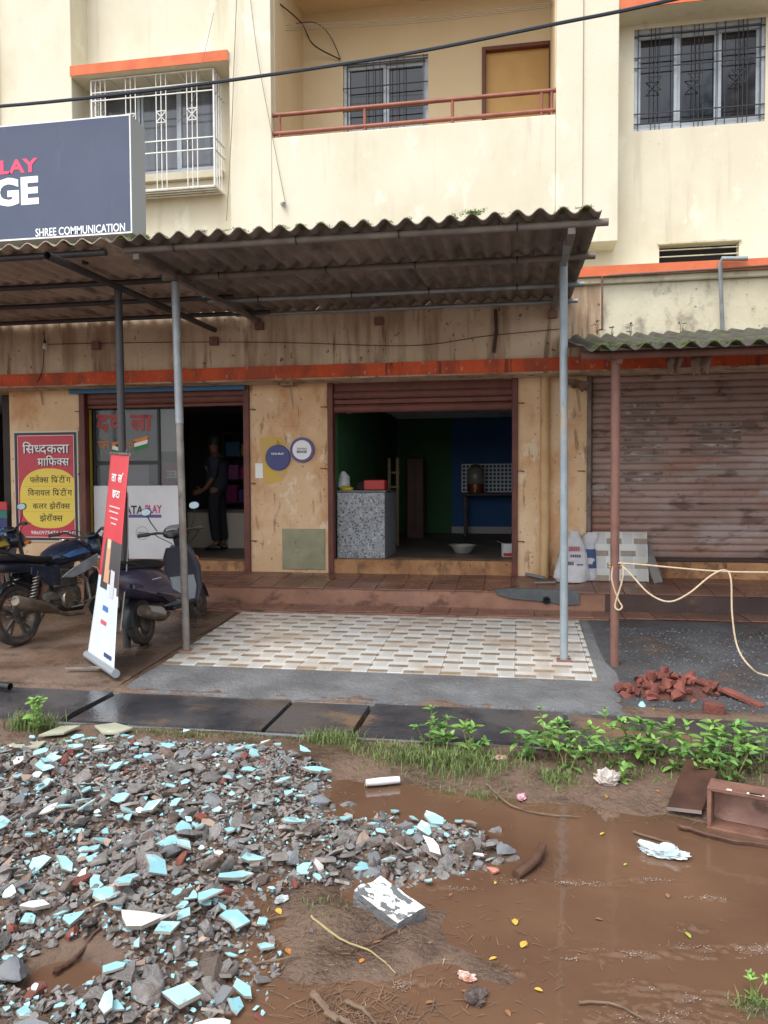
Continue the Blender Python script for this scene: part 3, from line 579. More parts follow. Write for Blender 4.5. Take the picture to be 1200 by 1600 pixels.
sm.rings(secs, cap=False, closed=False); sme = sm.mesh('shutter_slat', smooth=True, ang=60); sme.materials.append(shutm)
for k in range(ns): link('slat', sme, sh, None, ((XC1+XD)/2, YS+.055+random.uniform(-.003, .003), z0+k*hgt))
MB().box(XC1+.02, XD-.02, YS+.01, YS+.05, .618, .66).build('bottom_bar', mat('dark_bottom_bar', rgb((66, 44, 36)), rough=.7), sh, bevel=.006)
poster = mat('torn_poster_residue', rgb((150, 138, 130)), rgb((98, 78, 70)), sc=5, rough=.85, layers=[(rgb((190, 182, 174)), 9, .54, .64, (.6, 1, 1.6), .8), (rgb((70, 50, 44)), 12, .55, .66, (1, 1, 1), .7)])
for (pa, pb, n0) in (((972, 632), (1044, 748), 0), ((1079, 648), (1160, 708), 1)):
    a = P(*pa, YS+.02); b_ = P(*pb, YS+.02)
    for k in range(ns):
        zz0 = z0+k*hgt+.022; zz1 = zz0+.040
        if zz1 < b_.z or zz0 > a.z or random.random() < .12: continue
        xa, xb = a.x+random.uniform(0, .05), b_.x-random.uniform(0, .12)
        MB().box(xa, xb, YS+.0265, YS+.030, zz0, zz1).build('poster_scrap', poster, sh)
# ---- rooms behind the open shop fronts
green = mat('green_room_paint', rgb((46, 96, 50)), rgb((40, 86, 46)), sc=1.5, rough=.75); blue = mat('blue_room_paint', rgb((36, 88, 146)), rgb((32, 80, 136)), sc=1.5, rough=.75)
roomf = mat('room_floor', rgb((120, 104, 88)), rgb((96, 84, 74)), sc=2, rough=.55)
ceilm = mat('ceiling_sheet', rgb((170, 170, 172)), rgb((150, 150, 152)), sc=2, rough=.7)
def room(a, b_, zf, yb, mw_l, mw_r, mrear, yd=9.68):
    MB().box(a-.1, a, yd, yb, zf-.1, 2.8).build('room_wall', mw_l, bld); MB().box(b_, b_+.1, yd, yb, zf-.1, 2.8).build('room_wall', mw_r, bld)
    if mrear: MB().box(a-.1, b_+.1, yb, yb+.1, zf-.1, 2.8).build('room_wall', mrear, bld)
    MB().box(a, b_, yd-.01, yb, zf-.12, zf).build('room_floor', roomf, bld); MB().box(a-.1, b_+.1, yd-.005, yb+.1, 2.805, 2.9).build('room_ceiling', ceilm, bld)
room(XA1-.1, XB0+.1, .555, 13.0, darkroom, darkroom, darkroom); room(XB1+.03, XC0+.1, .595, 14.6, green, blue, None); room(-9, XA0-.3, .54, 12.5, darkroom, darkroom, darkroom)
xm = PX(706, 14.6, 720); MB().box(XB1-.1, xm, 14.6, 14.7, .5, 2.8).build('room_wall', green, bld); MB().box(xm, XC0+.2, 14.6, 14.7, .5, 2.8).build('room_wall', blue, bld)
MB().box(xm, XC0+.1, 14.57, 14.6, .595, .72).build('skirting', flat('skirting_grey', (170, 166, 160), .6), bld)
for k in range(9): MB().bar((XB1+.1, 10.2+k*.5, 2.77), (XC0+.1, 10.2+k*.5, 2.77), .05, .05).build('ceiling_rib', ceilm, bld)
# wires along and in front of the facade
def wire(name, pts, r, m_, label, parent=None, group=None, n=6, cat='wire'):
    P_ = [Vector(p) for p in pts]; out = []
    for i in range(len(P_)-1):
        p0, p1, p2, p3 = P_[max(i-1, 0)], P_[i], P_[i+1], P_[min(i+2, len(P_)-1)]
        for k in range(8):
            q = k/8; out.append(.5*((2*p1)+(p2-p0)*q+(2*p0-5*p1+4*p2-p3)*q*q+(3*p1-p0-3*p2+p3)*q**3))
    out.append(P_[-1]); return MB().tube(out, r, n).build(name, m_, parent, smooth=True, label=label, cat=cat, group=group)
wirem = flat('dark_wire', (40, 36, 36), .6); wiregrey = flat('grey_wire', (120, 112, 100), .6)
wire('overhead_cable', [P(-420, 195, 6), P(0, 166, 6), P(220, 143, 6), P(420, 117, 6), P(640, 83, 6), P(860, 39, 6), P(1040, 2, 6), P(1400, -85, 6)], .0135, flat('blue_black_cable', (30, 38, 52), .45), 'thick blue black cable strung in front of the balcony', cat='cable')
wire('facade_wire', [P(371, -30, 8.98), P(366, 90, 9.02), P(362, 200, 8.99), P(354, 345, 8.98)], .005, wiregrey, 'thin grey wire hanging down the pilaster beside the caged window')
wire('facade_wire', [P(388, -30, 8.96), P(403, 90, 8.96), P(425, 210, 8.96), P(446, 318, 8.97)], .004, wiregrey, 'thin wire slanting down to the spout below the balcony')
wire('facade_wire', [P(334, 20, 9.0), P(318, 90, 8.95), P(300, 160, 9.0), P(270, 200, 9.05)], .003, wiregrey, 'loose thin wire crossing the white window cage')
wire('balcony_wire', [P(432, 2, 9.3), P(470, 35, 9.8), P(490, 70, 10.2), P(532, 93, 10.37)], .009, wirem, 'black cable looping across the balcony corner to the window')
wire('balcony_wire', [P(445, 40, 10.0), P(490, 35, 10.2), P(515, 55, 10.3), P(532, 92, 10.37)], .006, wirem, 'thinner black cable bowed above the balcony window')
for k in range(3): wire('clothes_line', [P(446, 40+4*k, 9.35+.12*k), P(650, 28+4*k, 9.38+.12*k), P(868, 4+3*k, 9.35+.12*k)], .003, wiregrey, 'thin clothes line stretched across the balcony', group='clothes lines across the balcony')
wire('fascia_wire', [P(75, 538, 8.97), P(240, 535, 8.97), P(430, 535, 8.97), P(640, 540, 8.97), P(760, 525, 8.97), P(875, 514, 8.97)], .004, wirem, 'thin dark wire running along the fascia under the canopies')
MB().prism([P(771, 483, 8.95), P(777, 483, 8.95), P(778, 520, 8.95), P(774, 552, 8.95), P(769, 550, 8.95), P(773, 515, 8.95)], (0, 0, 0), (0, .012, 0)).build('hanging_strap', flat('rust_brown_strap', (70, 48, 38), .9), None, label='frayed dark brown strap hanging from the canopy over the fascia', cat='strap')
sp_ = P(444, 318, 8.93); MB().tube([sp_, sp_+Vector((-.05, .08, .03))], .022, 10).build('water_spout', galv, bld, smooth=True)
bc = P(70, 540, 8.9); bb = empty('light_bulb', bc, label='bare light bulb in a black holder hung from the canopy over the graphics shop', cat='bulb')
MB().lathe([(0, -.05), (.022, -.042), (.03, -.022), (.024, .0), (.013, .018), (.013, .03)], n=14).build('bulb', flat('bulb_glass', (214, 212, 206), .25), bb, smooth=True)
MB().lathe([(.016, .026), (.018, .06), (.006, .075), (.004, .14)], n=12).build('holder', plast, bb, smooth=True)
wire('bulb_flex', [bc+Vector((0, 0, .13)), bc+Vector((-.03, .02, -.1)), bc+Vector((-.06, .03, -.3)), bc+Vector((-.15, .05, -.45))], .005, wirem, 'drooping black flex beside the bare bulb')
# ================================================================= lettering
def text_geo(body, size=1., bold=0.):
    cu = bpy.data.curves.new('lettering_tmp', 'FONT'); cu.body = body; cu.size = size; cu.offset = bold*size; cu.resolution_u = 3
    o = bpy.data.objects.new('lettering_tmp', cu); C.objects.link(o); bpy.context.view_layer.update()
    me = bpy.data.meshes.new_from_object(o.evaluated_get(bpy.context.evaluated_depsgraph_get()))
    v = [tuple(p.co)[:2] for p in me.vertices]; f = [tuple(p.vertices) for p in me.polygons]
    bpy.data.objects.remove(o); bpy.data.curves.remove(cu); bpy.data.meshes.remove(me)
    return v, f
def cut_right(v, f, x):                            # keeps what lies left of x: the half form of a consonant
    bm = bmesh.new(); vs_ = [bm.verts.new((p[0], p[1], 0)) for p in v]
    for q in f:
        try: bm.faces.new([vs_[i] for i in q])
        except ValueError: pass
    bmesh.ops.bisect_plane(bm, geom=bm.verts[:]+bm.edges[:]+bm.faces[:], plane_co=(x, 0, 0), plane_no=(1, 0, 0), clear_outer=True)
    bm.verts.index_update(); out = [tuple(q.co)[:2] for q in bm.verts], [tuple(w_.index for w_ in q.verts) for q in bm.faces]; bm.free(); return out
def deva(tokens, bold=.012):                       # '~X' half consonant, '^X' consonant with a subscript ra stroke, '_' space
    V, F = [], []; x = 0.
    for tk in tokens.split(' '):
        if tk == '_': x += .35; continue
        half = tk[0] == '~'; ra = '^' in tk; s_ = tk.replace('~', '').replace('^', '')
        v, f = text_geo(s_, 1., bold)
        if not v: continue
        x0 = min(p[0] for p in v); x1 = max(p[0] for p in v)
        rs = x0+(x1-x0)*(.42 if 'ग' in s_ else .95)-x0+x
        if half: v, f = cut_right(v, f, x0+(x1-x0)*.74); x1 = x0+(x1-x0)*.70
        n = len(V); V += [(p[0]-x0+x, p[1]) for p in v]; F += [tuple(i+n for i in q) for q in f]
        if ra:
            n = len(V); a = rs; V += [(a, .30), (a, .22), (a-.26, .03), (a-.30, .10)]; F.append((n, n+1, n+2, n+3))
        x += (x1-x0)-.012
    return V, F
def put_text(name, geo, m_, parent, box, fmap):    # geo is fitted into box (u0, u1, v0, v1); fmap turns (u, v) into a point
    V, F = geo; a0 = min(p[0] for p in V); a1 = max(p[0] for p in V); b0 = min(p[1] for p in V); b1 = max(p[1] for p in V); u0, u1, v0, v1 = box
    mb = MB().add([fmap(u0+(p[0]-a0)/(a1-a0)*(u1-u0), v0+(p[1]-b0)/(b1-b0)*(v1-v0)) for p in V], F)
    me = bpy.data.meshes.new(name); me.from_pydata(mb.v, [], mb.f); me.materials.append(m_); return link(name, me, parent)
def wallmap(Y): return lambda px_, py_: P(px_, py_, Y)             # used with measured picture boxes of signs that lie flat on a wall plane
def planar(Y, x0, x1, z0, z1):                                     # (0..1, 0..1) on a rectangle of the wall plane
    return lambda a, b_: Vector((x0+(x1-x0)*a, Y, z0+(z1-z0)*b_))
# ================================================================= corrugated canopies
def asb(name, c1, c2, moss):
    m_ = mat(name, rgb(c1), rgb(c2), sc=2.2, rough=.9, bump=.3, bsc=24, rnd=.1, layers=[(rgb((74, 62, 54)), 3.2, .52, .7, (2.5, .5, 1), .7), (rgb((54, 46, 42)), 11, .6, .74, (1, 1, 1), .6)])
    t = m_.node_tree; N = t.nodes; L = t.links; b = N['Principled BSDF']; src = b.inputs['Base Color'].links[0].from_socket
    ge = N.new('ShaderNodeNewGeometry'); se = N.new('ShaderNodeSeparateXYZ'); L.new(ge.outputs['True Normal'], se.inputs[0])
    no = N.new('ShaderNodeTexNoise'); no.inputs['Scale'].default_value = 5; no.inputs['Detail'].default_value = 8; L.new(ge.outputs['Position'], no.inputs['Vector'])
    r1 = N.new('ShaderNodeMapRange'); r1.inputs[1].default_value = moss; r1.inputs[2].default_value = moss+.15; L.new(no.outputs[0], r1.inputs[0])
    gt = N.new('ShaderNodeMath'); gt.operation = 'GREATER_THAN'; gt.inputs[1].default_value = .1; L.new(se.outputs[2], gt.inputs[0])
    mu = N.new('ShaderNodeMath'); mu.operation = 'MULTIPLY'; L.new(r1.outputs[0], mu.inputs[0]); L.new(gt.outputs[0], mu.inputs[1])
    mx = N.new('ShaderNodeMix'); mx.data_type = 'RGBA'; L.new(mu.outputs[0], mx.inputs[0]); L.new(src, mx.inputs[6]); mx.inputs[7].default_value = rgb((80, 90, 48)); L.new(mx.outputs[2], b.inputs['Base Color'])
    return m_
asb_r = asb('weathered_cement_sheet', (138, 124, 112), (114, 102, 94), .42); asb_l = asb('pale_cement_sheet', (178, 158, 142), (156, 136, 120), .5); asb_g = asb('mossy_cement_sheet', (78, 74, 66), (60, 56, 50), .50)
def sheet(parent, x0, x1, y0, y1, z0, z1, m_, pitch=.165, amp=.027, th=.007, zo=0., sag=.0):
    mb = MB(); n = int((x1-x0)/pitch*10); xs = np.linspace(x0, x1, n); ys = np.linspace(y0, y1, 6); top = []; bot = []
    for y in ys:
        f = (y-y0)/(y1-y0); zb = z0+(z1-z0)*f+zo-sag*4*f*(1-f); rag = (.010*random.random() if f == 0 else 0)
        top.append([(x, y+(.012*nzf(x, y, 7., 3.) if f in (0, 1) else 0), zb+amp*(1+cos(2*pi*x/pitch))+th) for x in xs]); bot.append([(p[0], p[1], p[2]-th) for p in top[-1]])
    k = len(ys); mb.add([p for r in top for p in r]+[p for r in bot for p in r],
        [(j*n+i, j*n+i+1, (j+1)*n+i+1, (j+1)*n+i) for j in range(k-1) for i in range(n-1)] + [((k+j)*n+i, (k+j+1)*n+i, (k+j+1)*n+i+1, (k+j)*n+i+1) for j in range(k-1) for i in range(n-1)]
        + [(i, k*n+i, k*n+i+1, i+1) for i in range(n-1)] + [((k-1)*n+i, (k-1)*n+i+1, (2*k-1)*n+i+1, (2*k-1)*n+i) for i in range(n-1)]
        + [(j*n, (j+1)*n, (k+j+1)*n, (k+j)*n) for j in range(k-1)] + [(j*n+n-1, (k+j)*n+n-1, (k+j+1)*n+n-1, (j+1)*n+n-1) for j in range(k-1)])
    return mb.build('corrugated_sheet', m_, parent, smooth=True, ang=50)
def rz(y): return 3.475+.033*(y-5.95)
can = empty('shop_canopy', (-1.3, 6.65, 0), world=True, label='grey corrugated canopy on pipe posts over the tiled platform', cat='canopy')
X0, X1 = -3.27, .605
w_ = .165*6.4; x = X0; k = 0
while x < X1-.1:
    sheet(can, x, min(x+w_+.06, X1), 5.80+random.uniform(-.02, .02), 7.55, rz(5.8)+.022, rz(7.5)+.022, asb_r, zo=.006*(k % 2)); sheet(can, x, min(x+w_+.06, X1), 7.42, 8.983, rz(7.45)+.036, rz(9)+.036, asb_r, zo=.006*(k % 2)); x += w_; k += 1
for (y, r, m_) in ((5.95, .028, steelp), (6.92, .028, steelp), (8.02, .026, galv), (8.86, .024, galv)):
    MB().tube([(PX(196, y, 420) if y < 6 else X0-.05, y, rz(y)), (X1+.06, y, rz(y)-.004)], r, 10).build('purlin', m_, can, smooth=True)
for (x, m_) in ((-3.08, steelp), (.40, steelp)): MB().bar((x, 5.93, rz(5.93)-.058), (x, 8.98, rz(8.98)-.058), .055, .05).build('rafter', m_, can, bevel=.004)
a, b_ = Vector((-2.98, 6.58, .02)), Vector((-3.09, 6.69, 3.40)); c = a+(b_-a)*.62
lp = MB().tube([a, c], .033, 14).build('post', mat('scuffed_grey_pipe', rgb((132, 124, 116)), rgb((98, 92, 88)), sc=5, rough=.6, layers=[(rgb((150, 92, 66)), 3.4, .56, .68, (1, 1, .6), .7), (rgb((60, 56, 54)), 9, .6, .72, (1, 1, .4), .7)]), can, smooth=True); MB().tube([c-Vector((0, 0, .01)), b_], .037, 14).build('upper_pipe', galv, lp, smooth=True)
MB().box(a.x-.06, a.x+.06, a.y-.06, a.y+.06, .015, .035).build('base_plate', rustp, lp, bevel=.003)
a, b_ = Vector((.40, 6.64, .025)), Vector((.385, 6.69, 3.40)); rp = MB().tube([a, a+(b_-a)*.5, b_], .034, 14).build('post', bluep, can, smooth=True)
MB().box(a.x-.06, a.x+.06, a.y-.05, a.y+.05, .03, .05).build('base_plate', rustp, rp, bevel=.003); MB().bar(b_-Vector((0, 0, .02)), b_+Vector((.0, -.45, .02)), .05, .05).build('strut', galv, rp, bevel=.003)
for x in (-2.75, -1.72, -.9, .0):
    for y in (5.95, 6.92, 8.02): MB().lathe([(.034, -.006), (.034, .006)], c=(x, y, rz(y)), axis='x', n=12).build('hook_bolt', blackm, can)
for (x, yb) in ((-3.06, 8.98), (-1.6, 8.98), (.40, 8.98)): MB().box(x-.05, x+.05, yb-.06, yb+.005, rz(9)-.17, rz(9)-.085).build('bracket', rustp, can)
# drips of water hanging from the front edge
# left canopy: pale sheets on black pipes
can2 = empty('shop_canopy', (-5.5, 6.65, 0), world=True, label='paler corrugated canopy on black pipes over the parked motorcycles', cat='canopy')
x = -9.2; k = 0
while x < -3.32:
    sheet(can2, x, min(x+w_+.06, -3.30), 5.78, 7.5, rz(5.8)+.012, rz(7.5)+.012, asb_l, amp=.022, zo=.006*(k % 2)); sheet(can2, x, min(x+w_+.06, -3.30), 7.4, 8.94, rz(7.4)+.024, rz(9)+.024, asb_l, amp=.022, zo=.006*(k % 2)); x += w_; k += 1
for y in (5.93, 6.95, 7.8, 8.7): MB().tube([(-9.2, y, rz(y)-.012), (-3.34 if y < 6 else -3.05+.12*(y-7), y, rz(y)-.012)], .027, 10).build('purlin', blackp, can2, smooth=True)
a, b_ = Vector((-3.60, 6.64, .0)), Vector((-3.66, 6.7, 3.36)); MB().tube([a, b_], .036, 12).build('post', blackp, can2, smooth=True)
ra = Vector((P(62, 407, 5.75).x, 5.75, PZ(62, 407, 5.75))); rb = P(398, 500, 8.95)
MB().tube([(-3.66, 5.6, 3.36), (-3.64, 8.97, 3.43)], .032, 12, cap=False).build('rafter', blackp, can2, smooth=True)
MB().tube([(-6.9, 5.6, 3.36), (-6.9, 8.97, 3.43)], .032, 12).build('rafter', blackp, can2, smooth=True); MB().tube([(-6.9, 6.65, .0), (-6.9, 6.7, 3.36)], .036, 12).build('post', blackp, can2, smooth=True)
for x in (-3.64, -5.2, -6.9): MB().box(x-.05, x+.05, 8.92, 8.985, 3.24, 3.34).build('bracket', rustp, can2)
# low mossy canopy over the closed shutter
can3 = empty('shop_canopy', (1.9, 6.6, 0), world=True, label='low mossy corrugated roof over the closed roller shutter', cat='canopy')
zf = PZ(1050, 541, 6.3); zb = 3.16; x = .48; k = 0
while x < 4.6:
    sheet(can3, x, min(x+w_+.06, 4.6), 6.25+.02*(k % 2), 8.97, zf-.03, zb, asb_g, amp=.026, zo=.005*(k % 2), sag=.02); x += w_; k += 1
MB().tube([(.52, 6.5, zf-.02), (4.6, 6.5, zf-.02)], .035, 10).build('purlin', rustp, can3, smooth=True); MB().bar((.5, 8.7, zb-.1), (4.6, 8.7, zb-.1), .05, .06).build('purlin', rustp, can3)
bp_ = MB().tube([G(960, 1042, 0), P(962, 556, 6.55)], .036, 14).build('post', rustp, can3, smooth=True)
MB().tube([(3.6, 6.6, 0), (3.6, 6.55, zf-.02)], .036, 12).build('post', rustp, can3, smooth=True)
for x in (.82, 3.6): MB().tube([(x, 6.5, zf-.07), (x, 8.97, zb-.14)], .028, 10).build('rafter', rustp, can3, smooth=True)
clothm = mat('torn_brown_cloth', rgb((122, 96, 78)), rgb((84, 62, 50)), sc=6, rough=.95)
def rag(pts, dy, name, label):
    mb = MB(); top = [P(a, b_, dy) for a, b_ in pts[0]]; bot = [P(a, b_, dy+.05) for a, b_ in pts[1]]; n = 9; m = 7; rows = []
    for j in range(m):
        row = []
        for i in range(n):
            f = i/(n-1); t0 = top[0].lerp(top[1], f); t1 = bot[0].lerp(bot[1], f); q = t0.lerp(t1, j/(m-1)*(1-.35*abs(sin(f*7+pts[0][0][0])))); q.y += .03*sin(f*11+j*.4); row.append(q)
        rows.append(row)
    mb.rings(rows, cap=False, closed=False); return mb.build(name, clothm, None, smooth=True, label=label, cat='rag')
rag((((1042, 553), (1068, 552)), ((1047, 590), (1062, 584))), 6.55, 'torn_rag', 'small torn brown rag hanging under the mossy roof'); rag((((1078, 552), (1112, 550)), ((1086, 596), (1108, 590))), 6.55, 'torn_rag', 'larger torn rag dangling under the mossy roof')
rag((((884, 590), (920, 596)), ((888, 606), (916, 618))), 9.1, 'torn_rag', 'brown tattered sheet hooked under the orange band beside the shutter')
# moss growing on the front edges
mb = MB()
def tuft(c, r, n):
    for _ in range(n):
        p = c+Vector((random.gauss(0, r), random.gauss(0, r), abs(random.gauss(0, r*.5)))); a = random.uniform(0, 6.28); s_ = random.uniform(.003, .008); h = random.uniform(.003, .009)
        mb.add([p+Vector((cos(a)*s_, sin(a)*s_, 0)), p-Vector((cos(a)*s_, sin(a)*s_, 0)), p+Vector((random.gauss(0, .004), random.gauss(0, .004), h))], [(0, 1, 2)])
for (x0, x1, yy, zz, am) in ((X0, X1, 5.81, rz(5.8)+.03, .027), (-6, -3.3, 5.8, rz(5.8)+.02, .022), (.5, 4.5, 6.27, zf-.02, .026)):
    i0 = math.ceil(x0/.165); i1 = int(x1/.165)
    for i in range(i0, i1+1):
        d_ = max(.12, nzf(i*.31, yy, 1.7, 4.)*1.4+.42)
        if x0 == .5: d_ += .6
        for q in range(int(16*d_)): tuft(Vector((i*.165+random.gauss(0, .028), yy+random.uniform(0, .10), zz+2*am-.014)), .013, 22)
c = P(742, 333, 5.83)
for q in range(40): tuft(c+Vector((random.gauss(0, .03), random.uniform(-.02, .05), random.uniform(-.01, .02))), .012, 14)
mb.build('moss', mossm, None, kind='stuff', label='bright green moss along the corrugated roof edges', cat='moss')

# ================================================================= big dark sign box on the left canopy
YSG = 6.2; sr = P(205, 270, YSG).x; sb, stp = PZ(205, 364, YSG), PZ(205, 178, YSG); SLX = -5.75
sg = empty('sign_box', ((sr+SLX)/2, YSG, sb), world=True, label='dark slate blue sign box with pink and white lettering above the canopy', cat='sign')
MB().box(SLX, sr, YSG+.004, YSG+.26, sb, stp).build('case', flat('sign_case_grey', (150, 156, 160), .5), sg, bevel=.004)
signm = mat('sign_slate_blue', rgb((64, 74, 100)), rgb((58, 68, 94)), sc=2, rough=.38, layers=[(rgb((104, 108, 130)), 4, .6, .8, (2, 1, .3), .35)])
MB().box(SLX+.015, sr-.012, YSG-.004, YSG+.0035, sb+.015, stp-.012).build('face', signm, sg); MB().box(SLX, sr, YSG-.002, YSG+.003, sb, sb+.0145).box(sr-.0115, sr, YSG-.002, YSG+.003, sb+.015, stp).box(SLX, sr-.012, YSG-.002, YSG+.003, stp-.0115, stp).build('trim', white, sg)
for x in (SLX+.4, sr-.5): MB().bar((x, YSG+.1, rz(6.3)), (x, YSG+.1, sb), .04).bar((x, YSG+.25, stp-.2), (x, YSG+1.2, rz(7.4)+.03), .03).build('support', blackp, sg)
pink = flat('sign_pink', (236, 62, 104), .45); wl_ = flat('sign_white', (240, 244, 246), .45)
def signtext(body, px1, py0, py1, pxw, m_, bold):
    v, f = text_geo(body, 1., bold); z1 = PZ(px1, py0, YSG-.007); z0_ = PZ(px1, py1, YSG-.007); x1 = P(px1, (py0+py1)/2, YSG).x
    x0 = x1-(P(px1, py1, YSG).x-P(px1-pxw, py1, YSG).x)
    return put_text('lettering', (v, f), m_, sg, (0, 1, 0, 1), planar(YSG-.007, x0, x1, z0_, z1))
signtext('TATA PLAY', 60, 246, 268, 168, pink, .035); signtext('BINGE', 61, 274, 319, 158, wl_, .045); signtext('SHREE COMMUNICATION', 196, 348, 361, 140, wl_, .015)

# ================================================================= graphics shop board on the pillar
YB = 9.365
def rectboard(px0, px1, py0, py1, Y): a = P(px0, py0, Y); b_ = P(px1, py1, Y); return a.x, b_.x, b_.z, a.z
bx0, bx1, bz0, bz1 = rectboard(26, 119, 680, 841, YB)
gb = empty('shop_board', ((bx0+bx1)/2, YB, bz0), world=True, label='red and yellow shop board with black frame on the plaster pillar', cat='sign')
bwid, bh = bx1-bx0, bz1-bz0; f1 = planar(YB-.003, bx0, bx1, bz0, bz1)
MB().box(bx0-.05, bx1+.05, YB+.002, YS, bz0-.05, bz1+.05).build('backing', flat('board_backing', (214, 206, 190), .6), gb)
MB().box(bx0, bx1, YB-.002, YB+.0015, bz0, bz1).build('panel', mat('board_red', rgb((206, 44, 66)), rgb((196, 38, 58)), sc=3, rough=.45), gb)
fr = .028
MB().box(bx0-fr, bx0, YB-.012, YB, bz0-fr, bz1+fr).box(bx1, bx1+fr, YB-.012, YB, bz0-fr, bz1+fr).box(bx0, bx1, YB-.012, YB, bz1, bz1+fr).box(bx0, bx1, YB-.012, YB, bz0-fr, bz0).build('frame', plast, gb)
MB().box(bx0+.008, bx1-.008, YB-.0028, YB-.0022, bz0+.008, bz0+.014).box(bx0+.008, bx0+.014, YB-.0028, YB-.0022, bz0+.014, bz1-.008).box(bx1-.014, bx1-.008, YB-.0028, YB-.0022, bz0+.014, bz1-.008).box(bx0+.014, bx1-.014, YB-.0028, YB-.0022, bz1-.014, bz1-.008).build('border_line', white, gb)
yel = flat('board_yellow', (240, 206, 62), .45); pts = []
for k in range(48):
    t_ = 2*pi*k/48; u = .55+.51*math.copysign(abs(cos(t_))**.8, cos(t_)); v = .385+.29*math.copysign(abs(sin(t_))**.8, sin(t_)); pts.append(f1(min(.985, max(.02, u)), v))
MB().prism(pts, (0, -.0012, 0), (0, .0005, 0)).build('yellow_disc', yel, gb)
ink = flat('board_ink', (34, 28, 26), .5)
T = {'sidh': 'ि स ~ध द क ला', 'graf': '^गा फि', 'x': ''}
def bt(tokens, u0, u1, v0, v1, m_, off, bold=.02): return put_text('lettering', deva(tokens, bold), m_, gb, (u0, u1, v0, v1), planar(YB-off, bx0, bx1, bz0, bz1))
for (tok, u0, u1, v0, v1) in (('िस ~ध द क ला', .10, .91, .815, .935), ('^गा िफ ~क स', .36, .91, .70, .80)):
    bt(tok, u0+.018, u1+.018, v0-.008, v1-.008, ink, .0045, .014); bt(tok, u0, u1, v0, v1, white, .0055, .012)
for (tok, u0, u1, v0, v1) in (('~फ ले ~क स _ ^िप ंटी ंग', .22, .93, .535, .61), ('िव ना य ल _ ^िप ंटी ंग', .18, .95, .41, .485), ('क ल र _ झे रॉ ~क स', .26, .91, .275, .355), ('झे रॉ ~क स', .38, .78, .155, .24)):
    bt(tok, u0, u1, v0, v1, ink, .006, .012)
v_, f_ = text_geo('9860975474 / 7387', 1., .01); put_text('lettering', (v_, f_), white, gb, (.22, .97, .035, .07), planar(YB-.005, bx0, bx1, bz0, bz1))
for v in (.50, .375, .255): MB().box(*(lambda a, b2: (a.x, b2.x))(f1(.1, v), f1(.97, v)), YB-.0056, YB-.0048, f1(0, v).z, f1(0, v).z+.003).build('rule_line', flat('board_ochre', (196, 150, 40), .5), gb)
# price strips of the next shop at the picture edge
pa = rectboard(-60, 12, 784, 838, 9.36); pb_ = empty('price_board', (pa[0], 9.36, pa[2]), world=True, label='small board of red, green, navy and blue strips beside the graphics board', cat='sign')
for k, c_ in enumerate(((196, 40, 48), (24, 110, 96), (36, 44, 110), (40, 110, 176))):
    zt = pa[3]-(pa[3]-pa[2])*k/4; MB().box(pa[0], pa[1], 9.35, 9.37, zt-(pa[3]-pa[2])/4+.006, zt).build('strip', flat('strip_%d' % k, c_, .5), pb_)
# ================================================================= round plaques on the middle pillar
navy = flat('plaque_navy', (52, 58, 122), .45); purple = flat('plaque_purple', (88, 66, 132), .45)
def plaque(px_, py_, r, parts, label):
    c = P(px_, py_, 9.37); o = empty('round_plaque', c, label=label, cat='plaque')
    MB().lathe([(0, .02), (r, .02), (r, -.004), (r-.004, -.008), (0, -.008)], axis='y', n=48).build('disc', parts[0], o, smooth=True)
    return o, r
o, r = plaque(434, 715, .162, (navy,), 'navy blue round plaque hung on a hook on the yellow patch')
put_text('lettering', text_geo('TATA PLAY', 1, .03), white, o, (-.085, .085, .035, .06), lambda a, b_: Vector((a, -.0095, b_)))
MB().tube([(-.02, .01, .16), (0, .01, .22), (.02, .01, .16)], .003, 5).build('hanger', rustp, o)
o, r = plaque(472, 703, .158, (purple,), 'white round plaque with purple rim beside the navy one')
MB().lathe([(0, -.0095), (.122, -.0095), (.122, -.006)], axis='y', n=48).build('face', white, o)
put_text('lettering', text_geo('TATA PLAY', 1, .03), ink, o, (-.065, .065, .004, .026), lambda a, b_: Vector((a, -.0115, b_))); put_text('lettering', text_geo('BINGE', 1, .05), purple, o, (-.065, .065, -.04, -.006), lambda a, b_: Vector((a, -.0115, b_)))
# ================================================================= shop front of the phone shop: white panel and glazed partition
YP = 9.5; px0, px1, pz0, pz1 = rectboard(146, 282, 759, 872, YP)
pn = empty('shop_front_panel', ((px0+px1)/2, YP, .555), world=True, label='white counter panel with dark and magenta lettering under the glass partition', cat='panel')
MB().box(px0, px1, YP, YP+.05, .556, pz1).build('board', mat('panel_white', rgb((214, 212, 212)), rgb((202, 200, 202)), sc=2, rough=.4), pn, bevel=.004)
fm = lambda a, b_: P(a, b_, YP-.003)
put_text('lettering', text_geo('TATA', 1, .03), ink, pn, (186, 224, 803, 790), fm); put_text('lettering', text_geo('PLAY', 1, .03), flat('magenta', (196, 40, 120), .5), pn, (227, 253, 802, 789), fm)
a, b_ = fm(201, 804), fm(252, 809); MB().box(a.x, b_.x, YP-.003, YP-.001, b_.z, a.z).build('purple_bar', purple, pn)
c = fm(222, 833); MB().lathe([(.082, -.0), (.09, -.0)], c=c, axis='y', n=32).build('ring_mark', flat('grey_mark', (150, 150, 150), .5), pn); put_text('lettering', text_geo('TATA PLAY', 1, .02), ink, pn, (215, 229, 834, 831), fm)
gx0, gx1, gz0, gz1 = rectboard(146, 278, 626, 759, YP+.05)
gp_ = empty('glass_partition', ((gx0+gx1)/2, YP+.05, gz0), world=True, label='glazed partition with red lettering and flag stickers inside the phone shop', cat='partition')
gl = mat('partition_glass', rgb((120, 126, 130)), rough=.05, alpha=.38)
xm1 = P(247, 690, YP+.05).x
